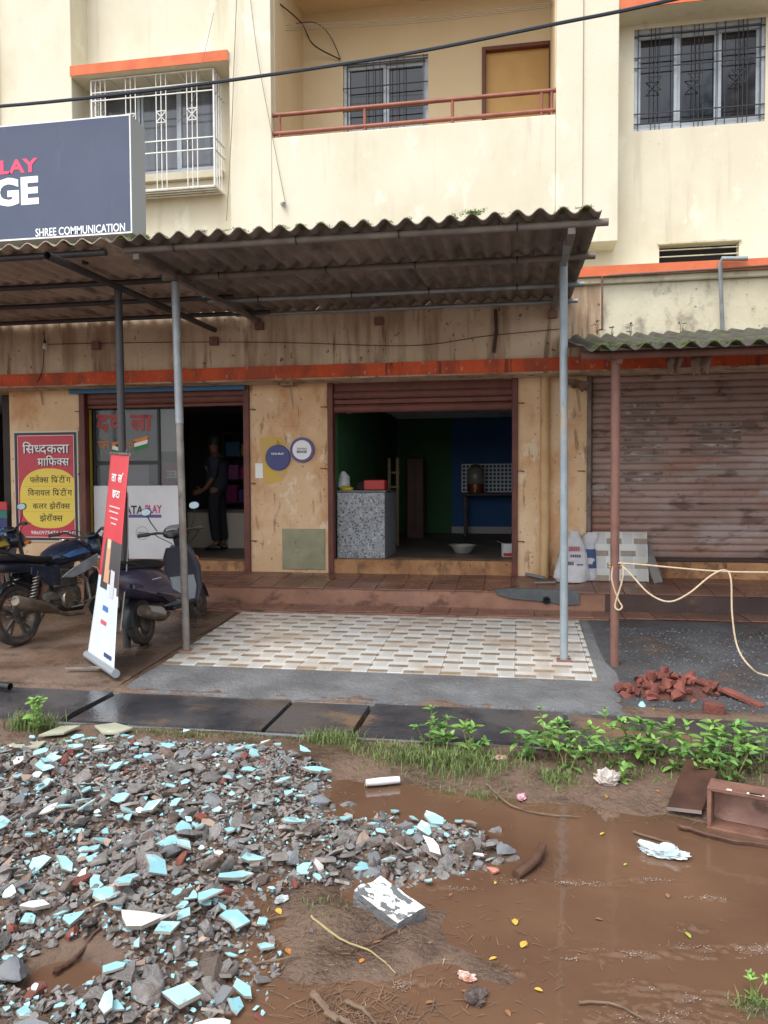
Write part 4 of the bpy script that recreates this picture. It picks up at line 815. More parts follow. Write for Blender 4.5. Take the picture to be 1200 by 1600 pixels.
for (a, b_) in ((gx0+.03, xm1), (xm1+.03, gx1)): MB().box(a, b_, YP+.05, YP+.056, gz0, gz1-.03).build('pane', gl, gp_)
MB().box(gx0, gx0+.03, YP+.03, YP+.08, gz0, gz1).box(xm1, xm1+.03, YP+.03, YP+.08, gz0, gz1).box(gx1, gx1+.03, YP+.03, YP+.08, .56, gz1).box(gx0+.03, gx1, YP+.03, YP+.08, gz1-.03, gz1).box(gx0+.03, xm1, YP+.035, YP+.075, P(200, 726, YP).z, P(200, 720, YP).z).build('frame', blackm, gp_)
MB().box(PX(134, YP, 740), PX(141, YP, 740), YP-.02, YP+.06, .556, 2.55).build('yellow_post', flat('yellow_post_paint', (222, 190, 60), .5), gp_)
redt = flat('glass_red_print', (168, 52, 48), .5); fg = lambda a, b_: P(a, b_, YP+.045)
put_text('lettering', deva('द व _ ला', .04), redt, gp_, (150, 238, 676, 648), fg); put_text('lettering', deva('फे _ न स', .03), flat('glass_orange_print', (176, 110, 60), .5), gp_, (152, 212, 702, 685), fg)
for (a0, b0, tw) in ((176, 690, 3), (209, 687, -3)):
    for k, c_ in enumerate(((232, 128, 40), (236, 236, 232), (36, 128, 60))):
        q = [fg(a0, b0+6*k), fg(a0+22, b0+6*k+tw*2), fg(a0+21, b0+6*(k+1)+tw*2), fg(a0-1, b0+6*(k+1))]; MB().prism(q, (0, 0, 0), (0, .001, 0)).build('flag_stripe', flat('flag_%d' % k, c_, .6), gp_)
# posters seen through the glass
for (a, b_, c_, Yp, lab) in (((250, 640), (275, 705), (200, 198, 196), 9.8, 'pale poster behind the glass partition next to the post'), ((253, 722), (281, 758), (160, 44, 52), 9.75, 'red poster with white marks behind the glass partition'), ((200, 726), (232, 758), (196, 186, 206), 9.85, 'lilac poster below the flag stickers')):
    x0_, x1_, z0_, z1_ = rectboard(a[0], b_[0], a[1], b_[1], Yp); MB().box(x0_, x1_, Yp, Yp+.012, z0_, z1_).build('poster', flat('poster_%d' % c_[2], c_, .6), None, label=lab, cat='poster')
fr_ = lambda a, b_: P(a, b_, 9.745); put_text('lettering', text_geo('EE', 1, .04), white, gp_, (276, 260, 747, 735), fr_)
# ---- fittings in the phone shop
def prod(px0_, px1_, py0_, py1_, Y, d_, c_, name, label, cat, group=None):
    a = rectboard(px0_, px1_, py0_, py1_, Y); return MB().box(a[0], a[1], Y, Y+d_, a[2], a[3]).build(name, flat('prod_%d_%d_%d' % c_, c_, .55), None, bevel=.008, label=label, cat=cat, group=group)
dsk = empty('service_desk', P(310, 866, 11.2), world=True, label='dim beige service desk inside the phone shop', cat='desk')
a = rectboard(292, 345, 800, 852, 11.2); MB().box(a[0], a[1]+.9, 11.2, 11.7, .556, a[3]).build('body', flat('desk_beige', (190, 176, 158), .6), dsk, bevel=.01); MB().box(a[0]-.05, a[1]+.95, 11.15, 11.75, a[3]+.001, a[3]+.04).build('top', flat('desk_top', (90, 80, 76), .5), dsk, bevel=.005)
shf = empty('display_shelf', (-4.2, 12.7, .556), world=True, label='dark display shelf on the back wall of the phone shop', cat='shelf')
for z in (1.2, 1.6, 2.0, 2.4): MB().box(-5.0, -3.4, 12.6, 12.98, z, z+.03).build('shelf_board', flat('shelf_dark', (66, 56, 52), .6), shf)
for x in (-5.0, -3.43): MB().box(x, x+.03, 12.6, 12.98, .556, 2.5).build('upright', flat('shelf_dark', (66, 56, 52), .6), shf)
cc = ((186, 40, 130), (110, 70, 170), (60, 70, 160), (200, 196, 200), (150, 60, 60), (60, 120, 160), (210, 170, 60), (180, 90, 160))
nm = ('magenta', 'violet', 'blue', 'pale grey', 'maroon', 'teal', 'yellow', 'pink'); k = 0
for z in (1.231, 1.631, 2.031):
    x = -4.95
    while x < -3.6:
        bw_ = random.uniform(.14, .26); MB().box(x, x+bw_, 12.62, 12.8, z, z+random.uniform(.18, .3)).build('product_box', flat('box_%d' % (k % 8), cc[k % 8], .5), None, bevel=.004, label='%s product box on the dark shelf in the phone shop' % nm[k % 8], cat='box', group='%s boxes on the shop shelf' % nm[k % 8]); x += bw_+.03; k += 1
# ================================================================= open shop in the middle: counter and odds and ends
FZ = .596
speck = mat('speckled_granite', rgb((150, 154, 158)), rgb((128, 132, 136)), sc=14, rough=.3, layers=[(rgb((52, 54, 58)), 42, .53, .58, (1, 1, 1), .9), (rgb((206, 208, 210)), 30, .6, .66, (1, 1, 1), .9)])
ca = G(527, 872, FZ); cb = G(603, 872, FZ); ctop = PZ(560, 766, ca.y)
ct = empty('stone_counter', ((ca.x+cb.x)/2, ca.y, FZ), world=True, label='speckled grey stone counter just inside the open shop', cat='counter')
MB().box(ca.x, cb.x, ca.y, ca.y+.9, FZ, ctop-.03).build('body', speck, ct, bevel=.004); MB().box(ca.x-.0, cb.x+.02, ca.y-.02, ca.y+.93, ctop-.03, ctop).build('top', mat('granite_top', rgb((86, 88, 92)), rgb((60, 62, 66)), sc=30, rough=.25), ct, bevel=.004)
rb_ = rectboard(568, 601, 750, 764, ca.y+.2); MB().box(rb_[0], rb_[1], ca.y+.2, ca.y+.42, ctop+.001, rb_[3]).build('red_box', flat('red_box_card', (190, 42, 34), .5), None, bevel=.01, label='bright red box lying on the stone counter', cat='box')
def blob(name, secs, m_, label, cat, n=14, amp=.02, seed=0, group=None):
    mb = MB().hull(secs, n, 2.2, 'z'); v = []
    for p in mb.v: q = Vector(p); d_ = Vector((noise.noise(q*9+Vector((seed, 0, 0))), noise.noise(q*9+Vector((0, seed, 3))), noise.noise(q*9+Vector((5, 0, seed)))*.5)); v.append(tuple(q+d_*amp))
    mb.v = v; return mb.build(name, m_, None, smooth=True, label=label, cat=cat, group=group)
pc = P(539, 745, ca.y+.25); bagw = mat('crumpled_white_plastic', rgb((206, 208, 208)), rgb((170, 174, 176)), sc=10, rough=.4)
blob('plastic_bag', [(ctop+.002, pc.x, ca.y+.25, .06, .06), (ctop+.06, pc.x-.01, ca.y+.25, .075, .07), (ctop+.16, pc.x-.03, ca.y+.26, .06, .05), (ctop+.24, pc.x-.02, ca.y+.26, .02, .02)], bagw, 'crumpled white plastic bag on the stone counter', 'bag', amp=.05, seed=3)
yc = P(542, 761, ca.y+.1); blob('yellow_pouch', [(ctop+.001, yc.x, ca.y+.1, .08, .05), (ctop+.03, yc.x, ca.y+.1, .09, .055), (ctop+.05, yc.x, ca.y+.1, .05, .03)], flat('yellow_pouch_plastic', (206, 184, 40), .45), 'yellow pouch beside the white plastic bag on the counter', 'pouch', amp=.015)
bk = P(563, 757, ca.y+.3); blob('dark_bundle', [(ctop+.001, bk.x, ca.y+.35, .08, .06), (ctop+.05, bk.x, ca.y+.35, .09, .07), (ctop+.10, bk.x, ca.y+.35, .05, .04)], flat('dark_bundle_cloth', (44, 34, 34), .8), 'dark cloth bundle behind the red box on the counter', 'bundle', amp=.03)
bc_ = G(722, 866, FZ); bo = MB().lathe([(0, .004), (.10, .004), (.115, .02), (.165, .105), (.19, .108), (.19, .116), (.16, .114), (.105, .028), (0, .02)], c=(bc_.x, bc_.y+.15, FZ), n=30).build('basin', mat('dull_aluminium', rgb((176, 172, 164)), rgb((150, 146, 140)), sc=8, rough=.4, metal=.4), None, smooth=True, label='shallow grey metal basin on the floor of the open shop', cat='basin')
kc = G(797, 872, FZ); cbx = empty('open_carton', (kc.x-.02, kc.y+.2, FZ), .25, label='small opened white and red carton beside the shop doorway', cat='carton')
MB().box(-.08, .08, -.06, .06, 0, .17).build('body', flat('carton_white', (206, 204, 200), .6), cbx, bevel=.003); MB().box(-.081, .081, -.062, -.0605, .01, .05).build('print', flat('carton_red', (196, 44, 40), .6), cbx)
for s_ in (-1, 1): MB().prism([Vector((s_*.08, -.06, .17)), Vector((s_*.15, -.06, .20)), Vector((s_*.15, .06, .20)), Vector((s_*.08, .06, .17))], (0, 0, 0), (0, 0, .004)).build('flap', flat('carton_brown', (170, 124, 84), .8), cbx)
YR = 14.55
lx0, lx1, lz0, lz1 = rectboard(722, 806, 726, 768, YR)
lt = empty('lattice_panel', (lx0, YR, lz0), world=True, label='white lattice panel of square holes on the blue back wall', cat='panel')
latm = flat('lattice_white', (226, 228, 228), .5); nx3, nz3 = 14, 7; mb = MB()
for i in range(nx3+1): x = lx0+(lx1-lx0)*i/nx3; mb.box(x-.012, x+.012, YR, YR+.02, lz0, lz1)
for j in range(nz3+1): z = lz0+(lz1-lz0)*j/nz3; mb.box(lx0, lx1, YR-.012, YR-.001, z-.012, z+.012)
mb.build('lattice', latm, lt)
tz = PZ(760, 771, 13.9); tb = empty('side_table', (PX(760, 13.9), 13.9, FZ), world=True, label='dark wooden table under the lattice panel in the open shop', cat='table')
tx0, tx1 = PX(720, 13.9, 770), XC0+.05; wd_ = mat('dark_wood', rgb((74, 54, 44)), rgb((58, 42, 34)), sc=4, rough=.6, st=(1, 1, 6))
MB().box(tx0, tx1, 13.9, 14.4, tz-.04, tz).build('table_top', wd_, tb, bevel=.004)
for x in (tx0+.05, tx1-.08):
    for y in (13.95, 14.33): MB().box(x, x+.05, y, y+.05, FZ, tz-.041).build('leg', wd_, tb)
wp = P(743, 768, 14.1); wf = empty('water_dispenser', (wp.x, 14.12, tz+.001), label='copper and clear water dispenser on the dark table', cat='dispenser')
MB().lathe([(0, 0), (.14, 0), (.15, .03), (.15, .16), (.14, .17), (0, .17)], n=22).build('base', mat('copper_pot', rgb((150, 84, 56)), rough=.35, metal=.5), wf, smooth=True); MB().lathe([(.13, .17), (.15, .2), (.15, .42), (.12, .46), (0, .46)], n=22).build('tank', flat('tank_grey', (140, 132, 122), .3), wf, smooth=True); MB().lathe([(.09, .46), (.10, .5), (.04, .53), (0, .53)], n=18).build('lid', flat('tank_lid', (110, 90, 76), .5), wf, smooth=True); MB().tube([(0, -.14, .06), (0, -.2, .06), (0, -.2, .03)], .012, 8).build('tap', chrome, wf)
cup = rectboard(635, 662, 716, 836, 13.2); cu_ = empty('wooden_cupboard', (cup[0], 13.2, FZ), world=True, label='reddish wooden cupboard standing against the green wall', cat='cupboard'); MB().box(cup[0], cup[1], 13.2, 13.6, FZ, cup[3]).build('body', mat('reddish_wood', rgb((84, 46, 36)), rgb((70, 38, 30)), sc=3, rough=.6), cu_, bevel=.01)
for k in range(2): MB().box(cup[0]+.02+k*(cup[1]-cup[0]-.02)/2, cup[0]+(k+1)*(cup[1]-cup[0]-.02)/2, 13.185, 13.199, FZ+.08, cup[3]-.05).build('door', mat('reddish_wood', rgb((120, 62, 44))), cu_, bevel=.004)
st_ = empty('narrow_rack', (-2.0, 11.5, FZ), world=True, label='narrow wooden rack standing behind the stone counter', cat='rack')
la = P(621, 838, 11.6); lb = P(621, 716, 11.9); wm_ = mat('ladder_wood', rgb((120, 96, 62)), rough=.7)
for dx in (0, .0): pass
for dx in (-.0, -.13): MB().bar((la.x+dx, la.y, FZ), (lb.x+dx, lb.y, lb.z), .045, .03).build('stile', wm_, st_)
for k in range(1, 6): q = k/6; MB().bar((la.x-.13, la.y+(lb.y-la.y)*q, FZ+(lb.z-FZ)*q), (la.x, la.y+(lb.y-la.y)*q, FZ+(lb.z-FZ)*q), .03).build('rung', wm_, st_)
bl = P(545, 643, 9.5); lf = empty('lamp_holder', bl, label='small brass lamp holder under the rolled shutter', cat='lamp holder'); MB().lathe([(0, -.03), (.025, -.025), (.03, 0), (.02, .02), (.02, .05)], n=14).build('holder', mat('brass', rgb((160, 128, 86)), rough=.4, metal=.3), lf, smooth=True)
# ================================================================= person standing in the phone shop doorway
def skin_mesh(name, verts, edges, radii, m_, parent=None, root=0, sub=2):
    me = bpy.data.meshes.new(name); me.from_pydata(verts, edges, []); o = bpy.data.objects.new(name, me); C.objects.link(o)
    md = o.modifiers.new('s', 'SKIN'); md.use_smooth_shade = True; ms = o.modifiers.new('u', 'SUBSURF'); ms.levels = sub; ms.render_levels = sub
    for i, r in enumerate(radii): me.skin_vertices[0].data[i].radius = r if hasattr(r, '__len__') else (r, r)
    me.skin_vertices[0].data[root].use_root = True
    bpy.context.view_layer.update(); nm_ = bpy.data.meshes.new_from_object(o.evaluated_get(bpy.context.evaluated_depsgraph_get())); bpy.data.objects.remove(o)
    nm_.materials.clear(); nm_.materials.append(m_); nm_.polygons.foreach_set('use_smooth', [True]*len(nm_.polygons)); return link(name, nm_, parent)
pr = empty('person', (PX(338, 11.0, 780), 11.0, .556), radians(6), label='person in dark shirt and trousers standing sideways in the phone shop', cat='person')
skinm = flat('skin', (120, 82, 62), .6); shirt = flat('dark_shirt', (40, 42, 58), .85); trous = flat('dark_trousers', (34, 34, 40), .85); hair = flat('black_hair', (18, 16, 16), .6)
V = [(.0, 0, .90), (.02, 0, 1.10), (.02, 0, 1.32), (.0, 0, 1.40), (-.02, 0, 1.47), (-.03, 0, 1.56), (-.03, 0, 1.64),
     (.01, -.17, 1.36), (.03, -.20, 1.12), (-.10, -.19, .93), (-.17, -.19, .89), (.01, .17, 1.36), (.04, .21, 1.10), (-.02, .22, .88), (-.04, .22, .80),
     (.0, -.09, .86), (-.01, -.10, .48), (.03, -.10, .09), (-.10, -.10, .04), (.01, .09, .86), (.04, .10, .48), (.08, .10, .09), (-.05, .10, .04)]
Ed = [(0,1),(1,2),(2,3),(3,4),(4,5),(5,6),(3,7),(7,8),(8,9),(9,10),(3,11),(11,12),(12,13),(13,14),(0,15),(15,16),(16,17),(17,18),(0,19),(19,20),(20,21),(21,22)]
Rr = [(.09,.11),(.09,.11),(.12,.17),(.10,.13),.05,.085,.075,.06,.045,.036,.026,.06,.045,.036,.026,.085,.06,.045,.035,.085,.06,.045,.035]
skin_mesh('body', V, Ed, Rr, skinm, pr)
cV = [(0, 0, .84)]+V[1:4]+[V[7], V[8], tuple(Vector(V[8]).lerp(Vector(V[9]), .25)), V[11], V[12], tuple(Vector(V[12]).lerp(Vector(V[13]), .25))]
skin_mesh('shirt', cV, [(0,1),(1,2),(2,3),(3,4),(4,5),(5,6),(3,7),(7,8),(8,9)], [(.165,.20),(.145,.18),(.14,.185),(.11,.14),.08,.062,.058,.08,.062,.058], shirt, pr)
skin_mesh('trousers', [(0,0,1.02)]+[V[i] for i in (0,15,16)]+[(.03,-.10,.12)]+[V[i] for i in (19,20)]+[(.08,.10,.12)], [(0,1),(1,2),(2,3),(3,4),(1,5),(5,6),(6,7)], [(.13,.17),(.15,.185),.11,.085,.075,.11,.085,.075], trous, pr)
mb = MB().hull([(1.57, -.02, 0, .085, .075), (1.61, -.012, 0, .10, .085), (1.67, -.018, 0, .10, .083), (1.715, -.025, 0, .07, .06), (1.73, -.025, 0, .02, .02)], 16, 2, 'z'); mb.build('hair', hair, pr, smooth=True)
mb = MB().prism([Vector((-.115, -.012, 1.575)), Vector((-.135, 0, 1.565)), Vector((-.115, .012, 1.575)), Vector((-.11, 0, 1.61))], (0, 0, 0), (.02, 0, 0)); mb.build('nose', skinm, pr)
for s_ in (-1, 1): MB().lathe([(0, 0), (.012, .003), (.02, .0), (.022, -.006)], c=(-.02, s_*.088, 1.57), axis='y', n=10).build('ear', skinm, pr, smooth=True)
for hx, hy, hz in ((-.19, -.19, .885), (-.045, .22, .775)):
    h = MB().hull([(hx+.03, hy, hz+.01, .016, .03), (hx-.0, hy, hz, .014, .04), (hx-.045, hy, hz-.012, .012, .038)], 10, 2.6)
    for k in range(4): h.tube([(hx-.04, hy, hz-.042+.02*k), (hx-.085, hy, hz-.05+.018*k), (hx-.112+.006*abs(k-2), hy+.012, hz-.06+.016*k)], [.009, .008, .006], 6)
    h.tube([(hx+.005, hy, hz+.035), (hx-.03, hy+.012, hz+.062), (hx-.055, hy+.018, hz+.07)], [.011, .009, .007], 6); h.build('hand', skinm, pr, smooth=True)
for (sx, sy) in ((.02, -.10), (.07, .10)): MB().hull([(sx+.06, sy, .035, .03, .035), (sx, sy, .05, .042, .05), (sx-.10, sy, .032, .046, .032), (sx-.17, sy, .022, .03, .02)], 12, 2.4).build('shoe', plast, pr, smooth=True)
# ================================================================= roll-up banner tied to the black post
B0 = G(137, 1019, .06); B1 = G(178, 1046, .06)
T0 = CAM+ray(173, 708)*6.95; T1 = CAM+ray(202, 710)*6.25
def bm_(u, v, off=0.):
    p = (B0.lerp(B1, u)).lerp(T0.lerp(T1, u), v); n = (B1-B0).cross(T0-B0).normalized()
    if n.dot(CAM-p) < 0: n = -n
    return p + n*(off - .018*sin(pi*v)*cos(u*2.2))
bn = empty('rollup_banner', ((B0.x+B1.x)/2, (B0.y+B1.y)/2, 0), world=True, label='leaning roll-up banner, red above and white below, tied to the black post', cat='banner')
bred = mat('banner_red', rgb((222, 48, 58)), rgb((212, 42, 52)), sc=3, rough=.4); bwhite = mat('banner_white', rgb((214, 226, 234)), rgb((204, 218, 228)), sc=3, rough=.4); bgrey = flat('banner_photo_grey', (74, 68, 70), .4); bskin = flat('banner_photo_skin', (214, 160, 118), .4); bcream = flat('banner_photo_cream', (232, 206, 172), .4)
mb = MB(); nu, nv = 24, 90
for j in range(nv+1):
    for i in range(nu+1): mb.v.append(tuple(bm_(i/nu, j/nv)))
for j in range(nv):
    for i in range(nu):
        u, v = (i+.5)/nu, (j+.5)/nv; mi = 0 if v > .37 + .05*(.5-u) else 1
        if .33 < v < .58 and u > .12+.5*max(0, v-.5):
            mi = 2
            if .18 < u < .5 and abs(u-.36+.18*(v-.5)) < .10+.12*max(0, .5-v): mi = 3
            if .30 < u < .42 and v > .53: mi = 4
        if .33 < v <= .37 and .15 < u < .9: mi = 2 if u < .45 else 1
        mb.f.append((j*(nu+1)+i, j*(nu+1)+i+1, (j+1)*(nu+1)+i+1, (j+1)*(nu+1)+i)); mb.mi.append(mi)
me = bpy.data.meshes.new('printed_sheet'); me.from_pydata(mb.v, [], mb.f); me.polygons.foreach_set('material_index', mb.mi); me.polygons.foreach_set('use_smooth', [True]*len(mb.f))
for q in (bred, bwhite, bgrey, bskin, bcream): me.materials.append(q)
so_ = link('printed_sheet', me, bn); sm_ = so_.modifiers.new('thick', 'SOLIDIFY'); sm_.thickness = .002; sm_.offset = -1 if (B1-B0).cross(T0-B0).dot(CAM-B0) > 0 else 1
fb = lambda u, v: bm_(u, v, .004)
for (tok, u0, u1, v0, v1) in (('ता _ ल ं', .18, .82, .86, .91), ('झ टा', .3, .72, .78, .82)): put_text('lettering', deva(tok, .03), white, bn, (u0, u1, v0, v1), fb)
for (v0, u0, u1) in ((.735, .2, .8), (.71, .2, .72), (.68, .3, .72), (.655, .36, .66)): MB().prism([fb(u0, v0), fb(u1, v0), fb(u1, v0+.007), fb(u0, v0+.007)], (0, 0, 0), (0, .0005, 0)).build('text_line', flat('banner_text_pale', (240, 190, 190), .5), bn)
for (u0, u1, v0, v1, c_) in ((.60, .80, .31, .44, (206, 206, 212)), (.64, .76, .38, .42, (190, 60, 70)), (.38, .62, .235, .26, (70, 120, 190)), (.36, .60, .17, .19, (214, 90, 100)), (.62, .9, .03, .05, (60, 66, 110))):
    MB().prism([fb(u0, v0), fb(u1, v0), fb(u1, v1), fb(u0, v1)], (0, 0, 0), (0, .0006, 0)).build('print_block', flat('print_%d_%d' % (c_[0], c_[2]), c_, .4), bn)
bd_ = (B1-B0).normalized(); MB().tube([B0-bd_*.03-Vector((0, 0, .025)), B1+bd_*.05-Vector((0, 0, .025))], .034, 16).build('base_roller', flat('banner_base_silver', (150, 156, 160), .4, metal=.3), bn, smooth=True)
fd = Vector((-bd_.y, bd_.x, 0)); fd = fd if fd.dot(CAM-B0) > 0 else -fd; ft = B0.lerp(B1, .62); MB().bar(Vector((ft.x, ft.y, .018)), Vector((ft.x, ft.y, .018))+fd*.1+Vector((-.24, .02, 0)), .04, .012).build('foot', chrome, bn)
MB().tube([bm_(0, 1), bm_(1, 1)], .012, 10).build('top_rail', chrome, bn, smooth=True); pole0 = B0.lerp(B1, .5)-fd*.06; MB().tube([pole0-Vector((0, 0, .03)), bm_(.5, 1)-fd*.02], .011, 8).build('pole', chrome, bn, smooth=True)
pc0 = Vector((-3.61, 6.65, .78)); ro = []
for k in range(40): t_ = k/40*2*pi*3; ro.append(pc0+Vector((.042*cos(t_), .042*sin(t_), .0012*k)))
ropew = flat('white_cord', (206, 204, 198), .8); MB().tube([P(200, 770, 6.3), P(200, 850, 6.4), P(197, 900, 6.5)]+ro+[P(193, 940, 6.4), P(188, 985, 6.1)], .006, 6).build('tie_cord', ropew, None, smooth=True, label='thin white cord tying the banner to the black post', cat='cord')
# ================================================================= two-wheelers (local axes: +X forward, +Y left, Z up)
def curve(pts, n=10):
    P_ = [Vector(p) for p in pts]; out = []
    for i in range(len(P_)-1):
        p0, p1, p2, p3 = P_[max(i-1, 0)], P_[i], P_[i+1], P_[min(i+2, len(P_)-1)]
        for k in range(n): q = k/n; out.append(.5*((2*p1)+(p2-p0)*q+(2*p0-5*p1+4*p2-p3)*q*q+(3*p1-p0-3*p2+p3)*q**3))
    return out+[P_[-1]]
def wheel(root, cx, cz, r, w, name, spokes=5, rimc=None):
    wh = MB().lathe([(.05, -w*.42), (.05, w*.42)], c=(cx, 0, cz), axis='y', n=20)
    o = wh.build(name, enginem, root, smooth=True)
    prof = [(r-.062, -w*.36), (r-.03, -w*.5), (r-.008, -w*.34), (r, 0), (r-.008, w*.34), (r-.03, w*.5), (r-.062, w*.36)]
    MB().lathe(prof+[prof[0]], c=(cx, 0, cz), axis='y', n=36).build('tyre', rubber, o, smooth=True)
    MB().lathe([(r-.06, -w*.38), (r-.085, -w*.34), (r-.085, w*.34), (r-.06, w*.38), (r-.06, -w*.38)], c=(cx, 0, cz), axis='y', n=36).build('rim', rimc or enginem, o, smooth=True)
    for k in range(spokes):
        t_ = 2*pi*k/spokes+.3
        for s_ in (-.16, .16): MB().bar((cx+.04*cos(t_), 0, cz+.04*sin(t_)), (cx+(r-.08)*cos(t_+s_), 0, cz+(r-.08)*sin(t_+s_)), .022, .03, up=(0, 1, 0)).build('spoke', rimc or enginem, o)
    MB().lathe([(.09, -w*.5), (.045, -w*.55), (0, -w*.55)], c=(cx, 0, cz), axis='y', n=20).build('hub', enginem, o, smooth=True)
    return o
def mirror(root, base, tip, side):
    m_ = MB().tube([base, Vector(base).lerp(Vector(tip), .5)+Vector((0, side*.015, .01)), tip], .006, 6).build('mirror', plast, root, smooth=True)
    t_ = Vector(tip); mb = MB().hull([(t_.x+.012, t_.y, t_.z+.03, .045, .028), (t_.x, t_.y, t_.z+.03, .062, .042), (t_.x-.012, t_.y, t_.z+.03, .06, .04)], 16, 2.2); mb.build('housing', plast, m_, smooth=True)
    MB().hull([(t_.x-.0125, t_.y, t_.z+.03, .055, .036), (t_.x-.0145, t_.y, t_.z+.03, .053, .034)], 16, 2.2).build('mirror_glass', mat('mirror_glass', rgb((170, 200, 214)), rough=.1, metal=.6), m_, smooth=True)
def make_motorcycle(paint, stripe, panel, mirrors):
    R_ = empty('motorcycle', (0, 0, 0)); zr = .29
    wheel(R_, -.64, zr, .29, .105, 'rear_wheel'); wheel(R_, .66, zr, .29, .09, 'front_wheel')
    for s_ in (-1, 1):
        MB().bar((-.66, s_*.085, zr), (-.12, s_*.10, .36), .03, .05).build('swingarm', enginem, R_, bevel=.006)
        sh_ = MB().tube([(-.56, s_*.125, .36), (-.42, s_*.12, .68)], .018, 10).build('shock_absorber', blackm, R_, smooth=True); mb = MB(); pts = []
        for k in range(72): q = k/71; c0 = Vector((-.545, s_*.125, .40)).lerp(Vector((-.44, s_*.12, .63)), q); t_ = k*.7; pts.append(c0+Vector((.032*cos(t_), .032*sin(t_), 0)))
        mb.tube(pts, .006, 5).build('spring', chrome, sh_, smooth=True)
        MB().tube([(.68, s_*.075, zr), (.60, s_*.085, .62), (.53, s_*.09, .93)], [.028, .024, .022], 10).build('fork', enginem, R_, smooth=True)
    fe = MB().lathe([(.31, -.05), (.325, -.03), (.33, 0), (.325, .03), (.31, .05)], c=(.66, 0, zr), axis='y', n=18, arc=(.35, 2.5)).build('front_mudguard', paint, R_, smooth=True)
    MB().lathe([(.315, -.065), (.33, -.04), (.335, 0), (.33, .04), (.315, .065)], c=(-.64, 0, zr), axis='y', n=18, arc=(.6, 2.9)).build('rear_mudguard', plast, R_, smooth=True)
    MB().bar((-.95, 0, .62), (-1.03, 0, .40), .13, .008, up=(0, 1, 0)).build('number_plate', flat('plate_white', (200, 200, 196), .5), R_, bevel=.003)
    # engine
    en = MB().hull([(-.17, 0, .36, .10, .09), (-.10, 0, .36, .135, .13), (.06, 0, .36, .14, .13), (.16, 0, .38, .10, .10)], 16, 3).build('engine', enginem, R_, smooth=True)
    for k in range(7): MB().box(.02, .20, -.095, .095, .49+.025*k, .503+.025*k).build('fin', enginem, en)
    MB().box(.05, .17, -.07, .07, .48, .67).build('cylinder_block', enginem, en, bevel=.01); MB().lathe([(0, -.015), (.085, -.012), (.095, .0), (.095, .02)], c=(-.06, -.14, .35), axis='y', n=24).build('clutch_cover', chrome, en, smooth=True)
    MB().tube([(.18, -.05, .60), (.30, -.07, .52), (.29, -.10, .30), (.12, -.13, .18), (-.12, -.15, .20), (-.30, -.17, .26)], .02, 10).build('exhaust_pipe', chrome, R_, smooth=True)
    MB().tube([(-.28, -.17, .255), (-.36, -.18, .285), (-.46, -.19, .32), (-.80, -.205, .43), (-.83, -.207, .44)], [.024, .04, .055, .056, .046], 16).build('muffler', mat('dusty_muffler', rgb((136, 122, 108)), rgb((104, 90, 76)), sc=7, rough=.45, metal=.5), R_, smooth=True)
    MB().lathe([(.03, 0), (.044, 0), (.046, .004)], c=(-.832, -.207, .44), axis='x', n=16).build('muffler_tip', chrome, R_)
    for (a, b_) in (((.45, 0, .86), (.32, 0, .22)), ((.45, 0, .88), (-.15, 0, .70)), ((-.15, 0, .70), (-.85, 0, .74)), ((-.15, 0, .70), (-.14, 0, .28)), ((.32, 0, .22), (-.14, 0, .25))): MB().tube([a, b_], .022, 8).build('frame_tube', blackm, R_, smooth=True)
    MB().tube([(-.08, -.11, .26), (.02, -.24, .27)], .013, 8).build('foot_peg', plast, R_); MB().tube([(-.30, -.12, .37), (-.30, -.23, .37)], .013, 8).build('foot_peg', plast, R_); MB().tube([(-.02, -.16, .33), (.13, -.18, .25)], .010, 8).build('brake_pedal', chrome, R_)
    MB().tube([(.28, -.03, .72), (.34, -.20, .62), (.33, -.24, .48), (.30, -.20, .34), (.28, -.04, .28)], .013, 8).build('crash_guard', chrome, R_, smooth=True)
    MB().bar((-.14, .10, .27), (-.22, .24, .03), .02).build('side_stand', blackm, R_)
    for s_ in (-1, 1): MB().tube(curve([(.42, s_*.26, 1.03), (.56, s_*.20, 1.05), (.58, s_*.10, .92), (.62, s_*.09, .6)], 6), .005, 5).build('brake_cable', blackm, R_, smooth=True)
    # bodywork
    tk = MB().hull([(-.20, 0, .77, .07, .05), (-.14, 0, .79, .105, .08), (.0, 0, .815, .145, .115), (.18, 0, .835, .155, .125), (.32, 0, .83, .125, .11), (.42, 0, .815, .07, .06), (.45, 0, .81, .03, .03)], 20, 2.6).build('fuel_tank', paint, R_, smooth=True)
    MB().lathe([(0, .012), (.045, .01), (.05, 0)], c=(.12, 0, .957), axis='z', n=18).build('filler_cap', chrome, tk, smooth=True)
    for s_ in (-1, 1):
        y = s_*.158; MB().prism([Vector((.34, y*.82, .80)), Vector((.20, y, .80)), Vector((-.02, y*.98, .77)), Vector((-.10, y*.9, .80)), Vector((.05, y, .84)), Vector((.22, y*1.01, .86))], (0, s_*.001, 0), (0, s_*.006, 0)).build('tank_decal', stripe, tk)
        MB().prism([Vector((.44, s_*.15, .78)), Vector((.26, s_*.175, .74)), Vector((.02, s_*.165, .66)), Vector((-.14, s_*.145, .58)), Vector((.02, s_*.155, .56)), Vector((.18, s_*.17, .60)), Vector((.38, s_*.165, .66))], (0, 0, 0), (0, -s_*.02, 0)).build('side_shroud', panel, R_, bevel=.006)
        MB().prism([Vector((-.12, s_*.125, .70)), Vector((-.50, s_*.13, .73)), Vector((-.52, s_*.13, .66)), Vector((-.30, s_*.135, .52)), Vector((-.14, s_*.13, .50))], (0, 0, 0), (0, -s_*.02, 0)).build('side_panel', paint, R_, bevel=.006)
